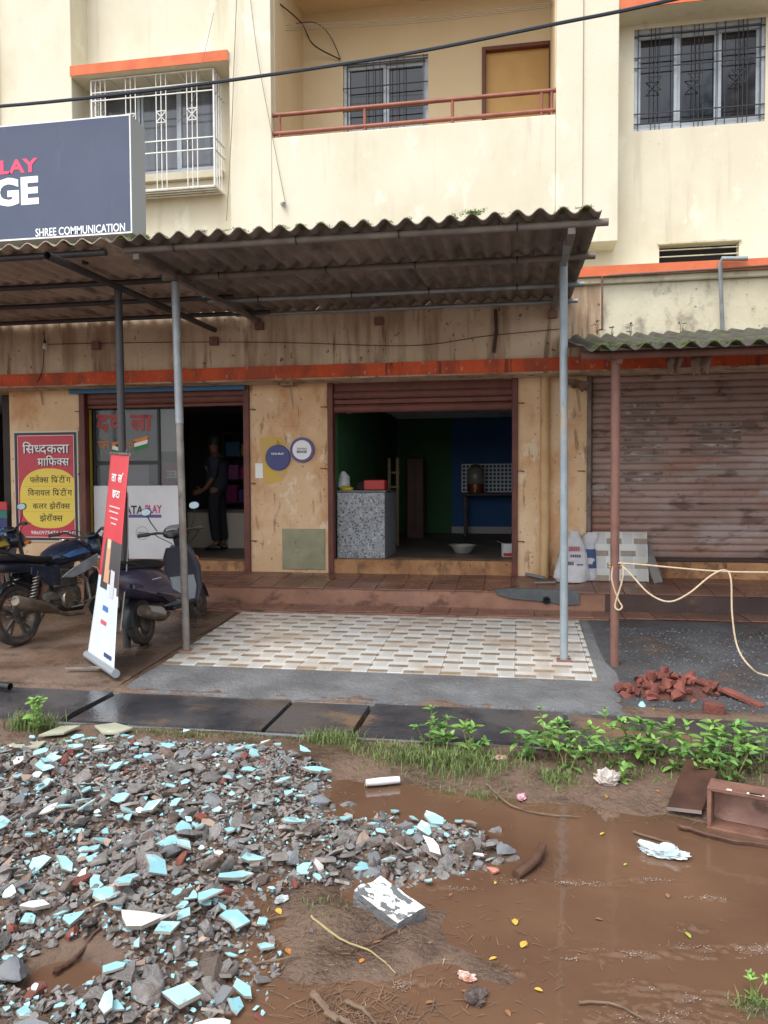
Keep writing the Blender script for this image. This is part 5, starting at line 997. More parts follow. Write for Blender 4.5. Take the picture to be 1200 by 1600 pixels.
    MB().hull([(-.95, 0, .86, .05, .025), (-.85, 0, .85, .11, .035), (-.60, 0, .83, .135, .045), (-.40, 0, .79, .13, .045), (-.22, 0, .78, .11, .04), (-.14, 0, .79, .07, .03)], 18, 2.8).build('seat', flat('seat_vinyl', (26, 26, 28), .6), R_, smooth=True)
    MB().hull([(-1.02, 0, .80, .04, .03), (-.92, 0, .78, .085, .045), (-.66, 0, .75, .12, .055), (-.40, 0, .72, .125, .05), (-.30, 0, .71, .11, .03)], 16, 2.8).build('tail_panel', paint, R_, smooth=True)
    MB().hull([(-1.035, 0, .80, .035, .025), (-1.015, 0, .80, .055, .035)], 12, 2.6).build('tail_light', flat('tail_red', (150, 20, 24), .3), R_, smooth=True)
    MB().tube([(-.62, -.13, .82), (-.84, -.13, .91), (-.96, -.07, .92), (-.96, .07, .92), (-.84, .13, .91), (-.62, .13, .82)], .012, 8).build('grab_rail', blackm, R_, smooth=True)
    # front end
    MB().hull([(.46, 0, .84, .05, .05), (.52, 0, .86, .10, .10), (.62, 0, .86, .115, .11), (.70, 0, .83, .09, .08), (.73, 0, .82, .05, .05)], 18, 2.5).build('headlamp_fairing', paint, R_, smooth=True); MB().hull([(.715, 0, .83, .075, .06), (.738, 0, .825, .05, .04)], 16, 2.2).build('headlamp', flat('lamp_lens', (190, 200, 206), .15), R_, smooth=True)
    MB().hull([(.46, 0, .975, .05, .02), (.52, 0, .985, .075, .035), (.60, 0, .965, .06, .03)], 14, 2.4).build('instrument_cluster', plast, R_, smooth=True)
    MB().tube([(.34, -.36, 1.03), (.42, -.24, 1.04), (.47, -.10, .97), (.47, .10, .97), (.42, .24, 1.04), (.34, .36, 1.03)], .013, 10).build('handlebar', blackm, R_, smooth=True)
    for s_ in (-1, 1):
        MB().tube([(.385, s_*.285, 1.035), (.325, s_*.385, 1.028)], .02, 10).build('grip', rubber, R_, smooth=True); MB().tube([(.43, s_*.25, 1.04), (.44, s_*.36, 1.03)], .007, 6).build('lever', chrome, R_)
        MB().tube([(.58, s_*.11, .80), (.56, s_*.19, .81)], .009, 6).build('indicator_stalk', plast, R_); MB().hull([(.53, s_*.205, .81, .028, .022), (.585, s_*.205, .81, .03, .024)], 10, 2.2).build('indicator', flat('indicator_amber', (206, 110, 30), .3), R_, smooth=True)
        if mirrors: mirror(R_, (.43, s_*.23, 1.05), (.40, s_*.30, 1.20), s_)
    return R_
navyp = mat('dark_blue_bike_paint', rgb((30, 42, 64)), rgb((22, 30, 48)), sc=4, rough=.28, coat=.5, layers=[(rgb((112, 98, 84)), 7, .54, .74, (1, 1, 1), .4)]); bstripe = flat('bike_blue_stripe', (64, 108, 168), .3); gpanel = mat('dusty_silver_panel', rgb((150, 154, 160)), rgb((128, 130, 134)), sc=6, rough=.45, metal=.2)
mc = make_motorcycle(navyp, bstripe, gpanel, False)
def gz_(x, y): return gh(x, y)+.006
def place(o, rear_px, z_, head, rw):                 # puts the rear wheel contact at a picture-measured ground point
    p = G(rear_px[0], rear_px[1], z_); d_ = Vector((sin(head), cos(head)))
    o.rotation_euler = (0, 0, pi/2-head); o.location = (p.x+d_.x*rw, p.y+d_.y*rw, gz_(p.x, p.y)); return o
tag(mc, 'dusty black and blue motorcycle with silver side panel beside the leaning banner', 'motorcycle'); place(mc, (30, 1008), .02, radians(9), .64)
mc.rotation_euler[0] = radians(-7)
m2 = make_motorcycle(navyp, flat('bike_sticker_yellow', (222, 196, 40), .4), navyp, True); tag(m2, 'second dark motorcycle with a yellow sticker parked beyond the silver panelled one', 'motorcycle'); place(m2, (-88, 985), .04, radians(2), .64); m2.rotation_euler[0] = radians(-6)
def make_scooter():
    R_ = empty('scooter', (0, 0, 0)); zr = .215
    vio = mat('purple_scooter_paint', rgb((72, 67, 92)), rgb((62, 58, 82)), sc=3, rough=.3, coat=.4, layers=[(rgb((120, 108, 96)), 6, .54, .74, (1, 1, 1), .35)]); dk = mat('dark_scooter_plastic', rgb((40, 44, 54)), rgb((34, 38, 46)), sc=5, rough=.4); gy = mat('grey_scooter_plastic', rgb((120, 126, 132)), rgb((108, 112, 118)), sc=5, rough=.55)
    wheel(R_, -.58, zr, .215, .10, 'rear_wheel', 4); wheel(R_, .64, zr, .215, .09, 'front_wheel', 4)
    MB().hull([(-.97, 0, .66, .03, .04), (-.90, 0, .64, .11, .10), (-.70, 0, .60, .175, .15), (-.45, 0, .565, .185, .16), (-.25, 0, .52, .175, .17), (-.14, 0, .46, .15, .16), (-.10, 0, .42, .13, .12)], 20, 2.8).build('rear_body', vio, R_, smooth=True)
    for s_ in (-1, 1):
        MB().prism([Vector((-.88, s_*.15, .60)), Vector((-.30, s_*.19, .50)), Vector((.02, s_*.17, .38)), Vector((.10, s_*.17, .30)), Vector((-.20, s_*.19, .36)), Vector((-.60, s_*.19, .46)), Vector((-.88, s_*.15, .55))], (0, s_*.004, 0), (0, -s_*.03, 0)).build('side_trim', vio, R_, bevel=.008)
        MB().prism([Vector((-.52, s_*.192, .47)), Vector((-.20, s_*.192, .39)), Vector((-.16, s_*.19, .33)), Vector((-.34, s_*.19, .35))], (0, 0, 0), (0, -s_*.02, 0)).build('vent_panel', dk, R_, bevel=.004)
    for s_ in (-1, 1): MB().box(-.60, -.42, s_*.189, s_*.1905, .597, .606).build('badge_strip', flat('badge_silver', (196, 198, 204), .3), R_)
    MB().hull([(-.88, 0, .765, .06, .03), (-.78, 0, .765, .13, .05), (-.55, 0, .755, .155, .055), (-.32, 0, .735, .15, .05), (-.16, 0, .72, .11, .04), (-.10, 0, .70, .06, .03)], 18, 2.8).build('seat', flat('seat_vinyl', (26, 26, 28), .6), R_, smooth=True)
    MB().tube([(-.62, -.13, .73), (-.88, -.13, .80), (-.98, -.06, .82), (-.98, .06, .82), (-.88, .13, .80), (-.62, .13, .73)], .013, 8).build('grab_rail', blackm, R_, smooth=True)
    MB().hull([(-.995, 0, .63, .03, .02), (-.96, 0, .63, .08, .05)], 12, 2.4).build('tail_light', flat('tail_red', (150, 20, 24), .3), R_, smooth=True)
    MB().lathe([(.235, -.06), (.25, -.03), (.25, .03), (.235, .06)], c=(-.58, 0, zr), axis='y', n=14, arc=(.9, 3.2)).build('rear_mudguard', plast, R_, smooth=True)
    MB().box(-.18, .36, -.165, .165, .245, .29).build('floorboard', dk, R_, bevel=.015)
    # front apron: inner leg shield, outer shell
    MB().hull([(.24, .40, 0, .02, .15), (.40, .44, 0, .025, .19), (.60, .43, 0, .03, .205), (.76, .40, 0, .035, .18), (.86, .37, 0, .03, .12)], 18, 3, 'z').build('leg_shield', dk, R_, smooth=True)
    MB().hull([(.26, .385, 0, .012, .12), (.42, .413, 0, .012, .15), (.54, .402, 0, .012, .14)], 14, 3.5, 'z').build('glove_box', gy, R_, smooth=True)
    MB().hull([(.24, .47, 0, .05, .12), (.40, .50, 0, .06, .17), (.62, .49, 0, .065, .19), (.80, .455, 0, .06, .14), (.88, .43, 0, .04, .09)], 18, 2.6, 'z').build('front_apron', vio, R_, smooth=True)
    MB().tube([(.64, -.06, zr), (.58, -.06, .42), (.50, -.03, .60)], .02, 10).build('fork', enginem, R_, smooth=True); MB().tube([(.64, .06, zr), (.58, .06, .42), (.50, .03, .60)], .02, 10).build('fork', enginem, R_, smooth=True)
    MB().lathe([(.225, -.065), (.245, -.04), (.25, 0), (.245, .04), (.225, .065)], c=(.64, 0, zr), axis='y', n=18, arc=(.1, 2.6)).build('front_mudguard', vio, R_, smooth=True)
    MB().tube([(.43, 0, .84), (.40, 0, .96)], .04, 12).build('steering_column', plast, R_, smooth=True)
    MB().hull([(.30, 0, 1.0, .05, .03), (.34, 0, 1.01, .12, .055), (.42, 0, 1.02, .15, .075), (.50, 0, 1.01, .12, .07), (.55, 0, 1.0, .06, .04)], 18, 2.5).build('handlebar_cowl', plast, R_, smooth=True)
    MB().hull([(.535, 0, 1.0, .075, .045), (.562, 0, 1.0, .05, .03)], 14, 2.2).build('headlamp', flat('lamp_lens', (190, 200, 206), .15), R_, smooth=True)
    MB().hull([(.315, 0, 1.045, .07, .012), (.40, 0, 1.085, .085, .012)], 12, 2.6).build('instrument_cluster', flat('dial_grey', (120, 118, 120), .3), R_, smooth=True)
    MB().tube([(.30, -.36, 1.03), (.38, -.2, 1.03), (.40, 0, 1.0), (.38, .2, 1.03), (.30, .36, 1.03)], .014, 8).build('handlebar', blackm, R_, smooth=True)
    for s_ in (-1, 1):
        MB().tube([(.345, s_*.27, 1.03), (.29, s_*.385, 1.028)], .021, 10).build('grip', rubber, R_, smooth=True); MB().tube([(.39, s_*.22, 1.03), (.385, s_*.35, 1.02)], .007, 6).build('lever', chrome, R_)
        mirror(R_, (.385, s_*.2, 1.05), (.36, s_*.28, 1.24), s_); MB().hull([(.50, s_*.14, .70, .02, .03), (.535, s_*.13, .70, .028, .04)], 10, 2.2).build('indicator', flat('indicator_amber', (206, 110, 30), .3), R_, smooth=True)
    for s_ in (-1, 1): MB().tube(curve([(.37, s_*.22, 1.02), (.46, s_*.24, .99), (.50, s_*.12, .9), (.46, s_*.06, .84)], 6), .005, 5).build('brake_cable', blackm, R_, smooth=True)
    MB().bar((-.98, 0, .56), (-1.0, 0, .42), .16, .006, up=(0, 1, 0)).build('number_plate', flat('plate_white', (200, 200, 196), .5), R_, bevel=.002)
    MB().tube([(-.20, -.10, .22), (-.40, -.15, .21), (-.50, -.17, .24), (-.84, -.19, .34), (-.87, -.19, .35)], [.02, .028, .055, .062, .05], 16).build('muffler', mat('dusty_muffler', rgb((136, 122, 108))), R_, smooth=True); MB().hull([(-.80, -.20, .35, .055, .035), (-.60, -.20, .30, .06, .05), (-.52, -.195, .27, .05, .035)], 12, 2.8).build('muffler_guard', mat('muffler_guard_steel', rgb((176, 176, 172)), rough=.4, metal=.4), R_, smooth=True)
    MB().hull([(-.66, 0, .26, .06, .07), (-.40, .03, .28, .10, .09), (-.20, .02, .28, .09, .08)], 14, 2.8).build('engine', enginem, R_, smooth=True); MB().bar((-.16, .08, .22), (-.18, .20, .02), .02).build('side_stand', blackm, R_)
    return R_
sc_ = make_scooter(); tag(sc_, 'purple and black scooter parked nose to the step beside the tiled platform', 'scooter'); place(sc_, (225, 1003), .05, radians(1), .58); sc_.rotation_euler[0] = radians(-8)
# ================================================================= things on the plinth at the right
sackm = mat('woven_sack', rgb((206, 204, 206)), rgb((186, 182, 184)), sc=8, rough=.75, bump=.3, bsc=60)
s0 = G(893, 908, .40); sk = empty('cement_sack', (s0.x, 9.12, pz(9.12)+.002), label='upright white woven sack with faded print leaning on the pillar', cat='sack')
mb = MB().hull([(.0, 0, 0, .17, .11), (.05, 0, 0, .20, .13), (.18, .0, 0, .185, .12), (.32, .02, .03, .15, .10), (.44, .03, .06, .11, .07), (.52, .04, .08, .07, .04), (.58, .03, .09, .05, .02)], 20, 2.6, 'z')
mb.v = [tuple(Vector(p)+Vector((noise.noise(Vector(p)*11), noise.noise(Vector(p)*11+Vector((7, 0, 0))), 0))*.034) for p in mb.v]; mb.build('bag', sackm, sk, smooth=True)
for (t_, b0, h_, c_, u0) in (('BRAND', .30, .05, (170, 90, 96), -.03), ('CEMENT', .22, .045, (96, 84, 110), -.06), ('43 GRADE', .13, .03, (110, 104, 120), -.09)): pass
for (z, x0_, x1_, h_, c_) in ((.36, -.04, .09, .05, (176, 96, 100)), (.29, -.02, .10, .03, (120, 96, 112)), (.20, -.10, .02, .04, (90, 80, 104)), (.20, .05, .12, .015, (110, 100, 120))):
    mb = MB()
    for k in range(5):
        xa = x0_+(x1_-x0_)*k/5; yf = lambda z_: -(.118 - .10*max(0, (z_-.18)))-.006+.03*max(0, (z_-.18)/.14)
        mb.prism([Vector((xa, yf(z), z)), Vector((xa+(x1_-x0_)/7, yf(z), z)), Vector((xa+(x1_-x0_)/7, yf(z+h_), z+h_)), Vector((xa, yf(z+h_), z+h_))], (0, -.004, 0), (0, .008, 0))
    mb.build('faded_print', flat('sack_print_%d' % c_[2], c_, .8), sk)
s1 = empty('cement_sack', (s0.x+.19, 9.24, pz(9.24)+.002), label='half hidden white and blue sack behind the upright printed sack', cat='sack')
mb = MB().hull([(.0, 0, 0, .09, .10), (.05, 0, 0, .11, .11), (.25, .0, 0, .09, .09), (.42, .0, .03, .08, .06), (.50, .03, .05, .09, .03), (.55, .06, .05, .06, .015)], 16, 2.6, 'z'); mb.build('bag', sackm, s1, smooth=True)
MB().hull([(.14, .0, -.0, .102, .103), (.36, .0, .01, .088, .082)], 16, 2.6, 'z').build('blue_panel', flat('sack_blue', (52, 78, 120), .7), s1, smooth=True)
# spare tile leaning on the shutter
tl = link('spare_tile', MB().box(0, .6, 0, .6, -.01, 0).mesh('spare_tile', bevel=.0015), None, tm); l0 = P(926, 908, 9.2)
tag(tl, 'single patterned floor tile leaning against the closed shutter', 'tile'); tl.location = (l0.x+.01, 9.16, pz(9.16)+.006); tl.rotation_euler = (radians(74), 0, 0); tl.scale = (1.02, .97, 1)
w0 = P(1018, 906, 9.2); MB().bar((w0.x+.06, 9.1, pz(9.1)+.004), (w0.x-.05, 9.36, .84), .10, .03, up=(0, 1, 0)).build('grey_plank', mat('grey_plank_wood', rgb((128, 124, 120)), rgb((104, 100, 96)), sc=4, rough=.8), None, bevel=.003, label='short grey plank leaning on the shutter beside the spare tile', cat='plank')
for (a, b_, lab) in (((822, 903), (850, 908), 'longer grey plastic pipe offcut lying against the pillar'), ((835, 911), (868, 912), 'thin dark pipe offcut lying beside the sack')): p = G(a[0], a[1], .40); q = G(b_[0], b_[1], .39); MB().tube([Vector((p.x, p.y, pz(p.y)+.022)), Vector((q.x, q.y, pz(q.y)+.022))], .02 if a[0] == 822 else .012, 10).build('pipe_offcut', mat('grey_pvc', rgb((124, 126, 128)), rough=.5), None, smooth=True, label=lab, cat='pipe')
# rope strung from the rusty post
ropem = mat('cream_rope', rgb((206, 182, 150)), rgb((186, 160, 126)), sc=40, rough=.9)
pb0 = Vector((G(960, 1042, 0).x, G(960, 1042, 0).y, 0)); yR = pb0.y; zR = PZ(962, 884, yR)
ring = [pb0+Vector((.044*cos(k*.55), .044*sin(k*.55), zR+.002*k-.02)) for k in range(24)]
rp_ = empty('rope', pb0+Vector((0, 0, zR)), world=True, label='cream rope knotted on the rusty post, strung taut with drooping loops', cat='rope')
MB().tube(ring, .009, 8).build('knot_coil', ropem, rp_, smooth=True)
MB().tube(curve([P(966, 880, yR-.05), P(1000, 882, yR-.06), P(1130, 893, yR-.1), P(1260, 894, yR-.1)]), .007, 8).build('taut_line', ropem, rp_, smooth=True)
MB().tube(curve([P(958, 884, yR-.05), P(956, 905, yR-.05), P(965, 935, yR-.05), P(972, 948, yR-.05), P(966, 953, yR-.06), P(961, 945, yR-.05), P(970, 915, yR-.06), P(974, 895, yR-.06), P(972, 882, yR-.05)]), .007, 8).build('hanging_loop', ropem, rp_, smooth=True)
zg = G(1200, 1058, 0.03)
MB().tube(curve([P(972, 884, yR-.05), P(988, 900, yR-.08), P(1015, 928, yR-.12), P(1045, 940, yR-.15), P(1075, 928, yR-.15), P(1110, 900, yR-.12), P(1132, 891, yR-.1), P(1142, 905, yR-.12), P(1144, 960, yR-.15), P(1152, 1010, yR-.2), Vector((P(1170, 1040, yR-.3).x, yR-.33, P(1170, 1040, yR-.3).z)), Vector((zg.x, zg.y, .04)), Vector((zg.x+.4, zg.y-.1, .03))]), .007, 8).build('slack_line', ropem, rp_, smooth=True)
# red cloth on the balcony, little things
rc = P(525, 203, 9.5); blob('red_cloth', [(BP-.25, rc.x, 9.4, .10, .05), (BP-.02, rc.x, 9.4, .11, .05), (BP+.06, rc.x-.01, 9.4, .10, .04), (BP+.09, rc.x-.02, 9.4, .05, .02)], flat('red_cloth', (190, 70, 76), .9), 'red cloth drying behind the balcony parapet', 'cloth', amp=.04)
# ================================================================= rubble heap
random.seed(21)
def rock_mesh(name, n, sq=(1, 1, 1), fine=False):
    bm = bmesh.new()
    if not fine:
        for _ in range(n):
            d_ = Vector((random.gauss(0, 1), random.gauss(0, 1), random.gauss(0, 1))).normalized(); r = random.uniform(.75, 1.0); bm.verts.new((d_.x*r*sq[0], d_.y*r*sq[1], d_.z*r*sq[2]))
        r_ = bmesh.ops.convex_hull(bm, input=bm.verts); bmesh.ops.delete(bm, geom=[g for g in r_['geom_interior'] if isinstance(g, bmesh.types.BMVert)], context='VERTS')
    else:                                          # broken lump: a ball cut by random planes, then roughened
        bmesh.ops.create_icosphere(bm, subdivisions=3, radius=1); o_ = random.uniform(0, 99)
        cuts = [(Vector((random.gauss(0, 1), random.gauss(0, 1), random.gauss(0, 1))).normalized(), random.uniform(.36, .72)) for _ in range(n)]
        for v in bm.verts:
            p = v.co.copy()
            for nn, d_ in cuts:
                q = p.dot(nn)-d_
                if q > 0: p -= nn*q*.98
            p *= 1+.12*noise.noise(v.co*2.2+Vector((o_, 0, 0)))+.07*noise.noise(v.co*5+Vector((0, o_, 0))); v.co = (p.x*sq[0], p.y*sq[1], p.z*sq[2])
    me = bpy.data.meshes.new(name); bm.to_mesh(me); bm.free()
    if fine: me.polygons.foreach_set('use_smooth', [True]*len(me.polygons)); me.set_sharp_from_angle(angle=radians(28))
    return me
def chip_mesh(name, th, mats_, n=None):
    n = n or random.choice((4, 5, 6, 7, 8)); an = sorted(random.uniform(0, 2*pi) for _ in range(n))
    an = [2*pi*k/n+random.uniform(-.5, .5)/n*4 for k in range(n)]; ra = [random.uniform(.42, 1.12) for _ in range(n)]; el = random.uniform(.45, .95); p = [(cos(a)*r, sin(a)*r*el) for a, r in zip(an, ra)]
    top = [(x, y, th/2) for x, y in p]; bot = [(x*1.04+.03, y*1.04, -th/2) for x, y in p]
    me = bpy.data.meshes.new(name); me.from_pydata(top+bot, [], [tuple(range(n)), tuple(reversed(range(n, 2*n)))]+[(i, n+i, n+(i+1) % n, (i+1) % n) for i in range(n)])
    for q in mats_: me.materials.append(q)
    if len(mats_) > 1: me.polygons.foreach_set('material_index', [0]+[1]*(n+1))
    return me
gr1 = mat('grey_rubble', rgb((132, 127, 123)), rgb((110, 105, 101)), sc=8, rough=.85, bump=1.0, bsc=40, rnd=.25, layers=[(rgb((92, 70, 58)), 5, .52, .68, (1, 1, 1), .7), (rgb((140, 136, 132)), 24, .6, .72, (1, 1, 1), .6)])
gr2 = mat('brown_rubble', rgb((106, 90, 80)), rgb((88, 74, 66)), sc=8, rough=.9, bump=1.0, bsc=40, rnd=.25, layers=[(rgb((128, 118, 110)), 14, .56, .7, (1, 1, 1), .6)])
gr3 = mat('slate_rubble', rgb((120, 123, 126)), rgb((100, 103, 106)), sc=5, rough=.7, bump=.4, bsc=30, rnd=.2)
turq = mat('turquoise_paint', rgb((150, 204, 208)), rgb((134, 194, 202)), sc=6, rough=.5, rnd=.12, layers=[(rgb((198, 212, 208)), 9, .52, .64, (1, 1, 1), .6), (rgb((128, 122, 114)), 14, .58, .68, (1, 1, 1), .75), (rgb((96, 86, 78)), 40, .62, .70, (1, 1, 1), .6)])
plb = mat('plaster_back', rgb((150, 142, 134)), rgb((126, 116, 108)), sc=10, rough=.9, rnd=.15)
tanc = mat('tan_tile_shard', rgb((168, 142, 124)), rgb((148, 122, 106)), sc=6, rough=.8, rnd=.2, layers=[(rgb((112, 98, 88)), 18, .54, .66, (1, 1, 1), .6)]); whc = mat('white_tile_shard', rgb((226, 222, 214)), rgb((206, 200, 192)), sc=6, rough=.5, rnd=.06)
brk = mat('broken_brick', rgb((134, 72, 58)), rgb((108, 56, 47)), sc=7, rough=.9, bump=.8, bsc=40, rnd=.2, layers=[(rgb((150, 132, 120)), 9, .62, .74, (1, 1, 1), .6)])
def vis(x, y):
    v = Vector((x, y, 0))-CAM; d_ = v.dot(FW); return d_ > 0 and -60 < 600+1200*v.dot(RT)/d_ < 1260 and 800-1200*v.dot(UP)/d_ < 1640
def on_heap():
    while True:
        x = random.uniform(-4.4, .25); y = random.uniform(1.7, 4.55)
        if vis(x, y) and inpoly(x, y) and math.hypot((x-HOLE.x)/.2, (y-HOLE.y)/.15) > 1: return x, y
def scatter(name, meshes, count, smin, smax, label, group, cat, tilt, lift, flatz=1., bias=1., sink=.3):
    k = 0
    while k < count:
        x, y = on_heap()
        if not vis(x, y): continue
        s_ = smin+(smax-smin)*random.random()**bias
        if pdist(x, y) < .12: s_ *= .75
        o = link(name, random.choice(meshes), None, None, (x, y, gh(x, y)+lift*random.random()+s_*sink), (random.gauss(0, tilt), random.gauss(0, tilt), random.uniform(0, 6.28)), (s_, s_, s_*flatz)); tag(o, label, cat, group); k += 1
rm = []
for k in range(14):
    me = rock_mesh('rubble_lump', 12, (1.45, random.uniform(.8, 1.2), random.uniform(.5, .8)), True); me.materials.append((gr1, gr1, gr2, gr1, gr1, gr3, gr2)[k % 7]); rm.append(me)
scatter('rubble_lump', rm, 250, .022, .058, 'angular grey brown lump of broken masonry in the rubble heap', 'broken masonry lumps in the heap', 'rubble', .5, .02, bias=1.4)
for _ in range(48):
    while True:
        q = G(random.uniform(520, 825), random.uniform(1245, 1368), -.08)
        if inpoly(q.x, q.y) and q.x > G(540, 1300, -.08).x: break
    s_ = random.uniform(.025, .05); tag(link('rubble_lump', random.choice(rm), None, None, (q.x, q.y, gh(q.x, q.y)+s_*.35), (random.gauss(0, .5), random.gauss(0, .5), random.uniform(0, 6)), s_), 'angular grey brown lump of broken masonry in the rubble heap', 'rubble', 'broken masonry lumps in the heap')
tmesh = [chip_mesh('turquoise_chip', random.uniform(.08, .16), (turq, plb)) for _ in range(24)]
scatter('turquoise_chip', tmesh, 295, .022, .074, 'flat chip of plaster painted pale turquoise in the rubble heap', 'turquoise plaster chips in the heap', 'plaster chip', .22, .035, bias=2.3, sink=.5)
gsh = [chip_mesh('grey_shard', random.uniform(.12, .3), (gr1 if k % 3 else gr3, plb)) for k in range(12)]; scatter('grey_shard', gsh, 260, .022, .062, 'flat grey shard of broken mortar in the rubble heap', 'grey mortar shards in the heap', 'mortar shard', .3, .025, bias=1.4, sink=.4)
tn = [chip_mesh('tan_shard', random.uniform(.1, .2), (tanc, plb)) for _ in range(12)]; scatter('tan_shard', tn, 130, .02, .05, 'tan coloured broken tile shard in the rubble heap', 'tan tile shards in the heap', 'tile shard', .4, .03, bias=1.5, sink=.45)
bk_ = []
for k in range(5): me = rock_mesh('brick_piece', 10, (1.2, .95, .75), True); me.materials.append(brk); bk_.append(me)
scatter('brick_piece', bk_, 34, .018, .042, 'small red broken brick piece in the rubble heap', 'red brick pieces in the heap', 'brick', .4, .025)
wh_ = [chip_mesh('white_shard', .16, (whc, plb)) for _ in range(6)]; scatter('white_shard', wh_, 30, .022, .055, 'white glazed tile shard in the rubble heap', 'white tile shards in the heap', 'tile shard', .35, .035, sink=.5)
# fine rubble between the lumps: one mass
def scree(name, m_, n, area, smin, smax, lab, zo=0.):
    mb = MB(); base = []
    for _ in range(6):
        me = rock_mesh('tmp', 8, (1, .8, .6)); base.append(([v.co.copy() for v in me.vertices], [tuple(p.vertices) for p in me.polygons])); bpy.data.meshes.remove(me)
    for _ in range(n):
        q = area()
        if q is None: continue
        x, y = q; s_ = random.uniform(smin, smax); rt = Matrix.Rotation(random.uniform(0, 6.28), 3, 'Z') @ Matrix.Rotation(random.gauss(0, .5), 3, 'X'); v, f = random.choice(base); c = Vector((x, y, gh(x, y)+s_*.3+zo)); mb.add([c+(rt @ p)*s_ for p in v], f)
    me = bpy.data.meshes.new(name); me.from_pydata(mb.v, [], mb.f); me.materials.append(m_); return tag(link(name, me), lab, 'rubble', None, 'stuff')
scree('fine_rubble', gr1, 7000, on_heap, .008, .030, 'fine grey rubble filling the gaps of the heap'); scree('brown_fine_rubble', gr2, 3800, on_heap, .008, .026, 'fine brown rubble and soil crumbs in the heap'); scree('turquoise_crumbs', turq, 900, on_heap, .006, .016, 'small turquoise plaster crumbs in the heap', .02); scree('tan_crumbs', tanc, 900, on_heap, .006, .016, 'small tan tile crumbs in the heap', .015)
def fringe():
    x, y = on_heap(); a = random.uniform(0, 6.28); d_ = random.expovariate(6)
    x += cos(a)*d_; y += sin(a)*d_
    return (x, y) if y < 4.6 else None
scree('scattered_grit', gr1, 900, fringe, .005, .016, 'stray grey crumbs around the heap')
# named single pieces that stand out
def gp(px_, py_, dz=0., z_=-.12): p = G(px_, py_, z_); return Vector((p.x, p.y, gh(p.x, p.y)+dz))
def chipat(px_, py_, s_, rot, m_, label, name='plaster_slab', cat='plaster chip', th=.16, n=6, el=None, tilt=(.15, .1)):
    h = heap(*G(px_, py_, -.05).xy); p = G(px_, py_, -.09+h); o = link(name, chip_mesh(name, th, (m_, plb), n), None, None, (p.x, p.y, gh(p.x, p.y)+.05), (tilt[0], tilt[1], rot), (s_, s_*(el or 1), s_)); return tag(o, label, cat)
chipat(367, 1368, .085, .5, turq, 'long leaf shaped turquoise plaster slab at the heap edge by the mud', el=.5, n=7); chipat(398, 1335, .075, .2, turq, 'broad turquoise plaster slab just above the long leaf shaped one', n=6); chipat(110, 1425, .06, .1, turq, 'turquoise plaster slab with a dark spot near the half sunk stick', n=5)
chipat(382, 1542, .055, -.5, turq, 'turquoise plaster slab at the waterside end of the heap', n=5, el=.7); chipat(495, 1207, .085, .2, turq, 'wide turquoise plaster slab on the far rim of the heap', n=6, el=.6); chipat(475, 1187, .05, -.3, turq, 'small upright turquoise slab on the far rim', n=5, tilt=(.6, .1)); chipat(289, 1158, .05, .1, turq, 'pointed turquoise slab standing against the verge grass', n=3, tilt=(.8, 0))
chipat(215, 1422, .085, .4, whc, 'large white tile shard amid the turquoise chips', 'white_slab', 'tile shard', n=6, el=.7); chipat(48, 1395, .08, .3, whc, 'white broken tile slab beside dark rubble lumps', 'white_slab', 'tile shard', n=6, el=.7); chipat(675, 1322, .07, -.9, mat('cream_slab', rgb((226, 204, 190)), rough=.6), 'cream coloured slab leaning on the narrow tail of the heap', 'cream_slab', 'slab', n=6, el=.6, tilt=(.5, .3)); chipat(340, 1590, .07, .5, whc, 'off white broken slab at the foot of the heap', 'white_slab', 'tile shard', n=7)
for (px_, py_, s_, m_, lab, nme) in ((330, 1525, .085, gr2, 'big brown earthy block with a pale edge near the water', 'earth_block'), (650, 1354, .05, gr1, 'grey lump lying in the puddle below the heap tail', 'stone_lump'), (240, 1560, .07, gr1, 'speckled dark concrete lump at the foot of the heap', 'stone_lump'), (380, 1200, .055, gr3, 'pointed slate grey lump on the rim of the heap', 'stone_lump'), (770, 1353, .028, mat('pinkish_brick', rgb((190, 122, 100)), rough=.9), 'flat pinkish brick flake at the tip of the heap', 'brick_flake'), (785, 1325, .05, gr3, 'slate coloured slab lump at the tip of the heap', 'stone_lump'), (20, 1530, .07, gr3, 'bluish slate lump beside the sunken stick', 'stone_lump')):
    p = G(px_, py_, -.1); me = rock_mesh(nme, 9, (1.25, 1.0, .65), True); me.materials.append(m_); tag(link(nme, me, None, None, (p.x, p.y, max(gh(p.x, p.y), WATER)+s_*.25), (random.uniform(-.2, .2), .2, random.uniform(0, 6)), s_), lab, 'stone' if 'stone' in nme else 'block')
# speckled white block lying in the mud
bp0 = G(607, 1408, -.06); sb_ = empty('painted_block', (bp0.x, bp0.y, gh(bp0.x, bp0.y)-.01), radians(-38), label='concrete block with flaking white paint lying in the mud', cat='block')
flake = mat('flaking_white_paint', rgb((222, 222, 216)), rgb((206, 206, 200)), sc=5, rough=.8, bump=.4, layers=[(rgb((96, 100, 102)), 15, .52, .545, (1, 2.0, 1), 1.), (rgb((150, 140, 126)), 8, .54, .66, (1, 1, 1), .6)], local=True)
bm = bmesh.new(); bmesh.ops.create_cube(bm, size=1); bmesh.ops.subdivide_edges(bm, edges=bm.edges, cuts=9, use_grid_fill=True)
for v in bm.verts:
    p = v.co.copy(); ed = sum(abs(q) > .47 for q in p); v.co = (p.x*.25, p.y*.14, (p.z+.5)*.058); k = v.co*16; d_ = Vector((noise.noise(k), noise.noise(k+Vector((9, 0, 0))), noise.noise(k+Vector((0, 9, 0))))); v.co += d_*(.004 if ed < 2 else .008)
me = bpy.data.meshes.new('block'); bm.to_mesh(me); bm.free(); me.materials.append(conc); me.materials.append(flake); me.update()
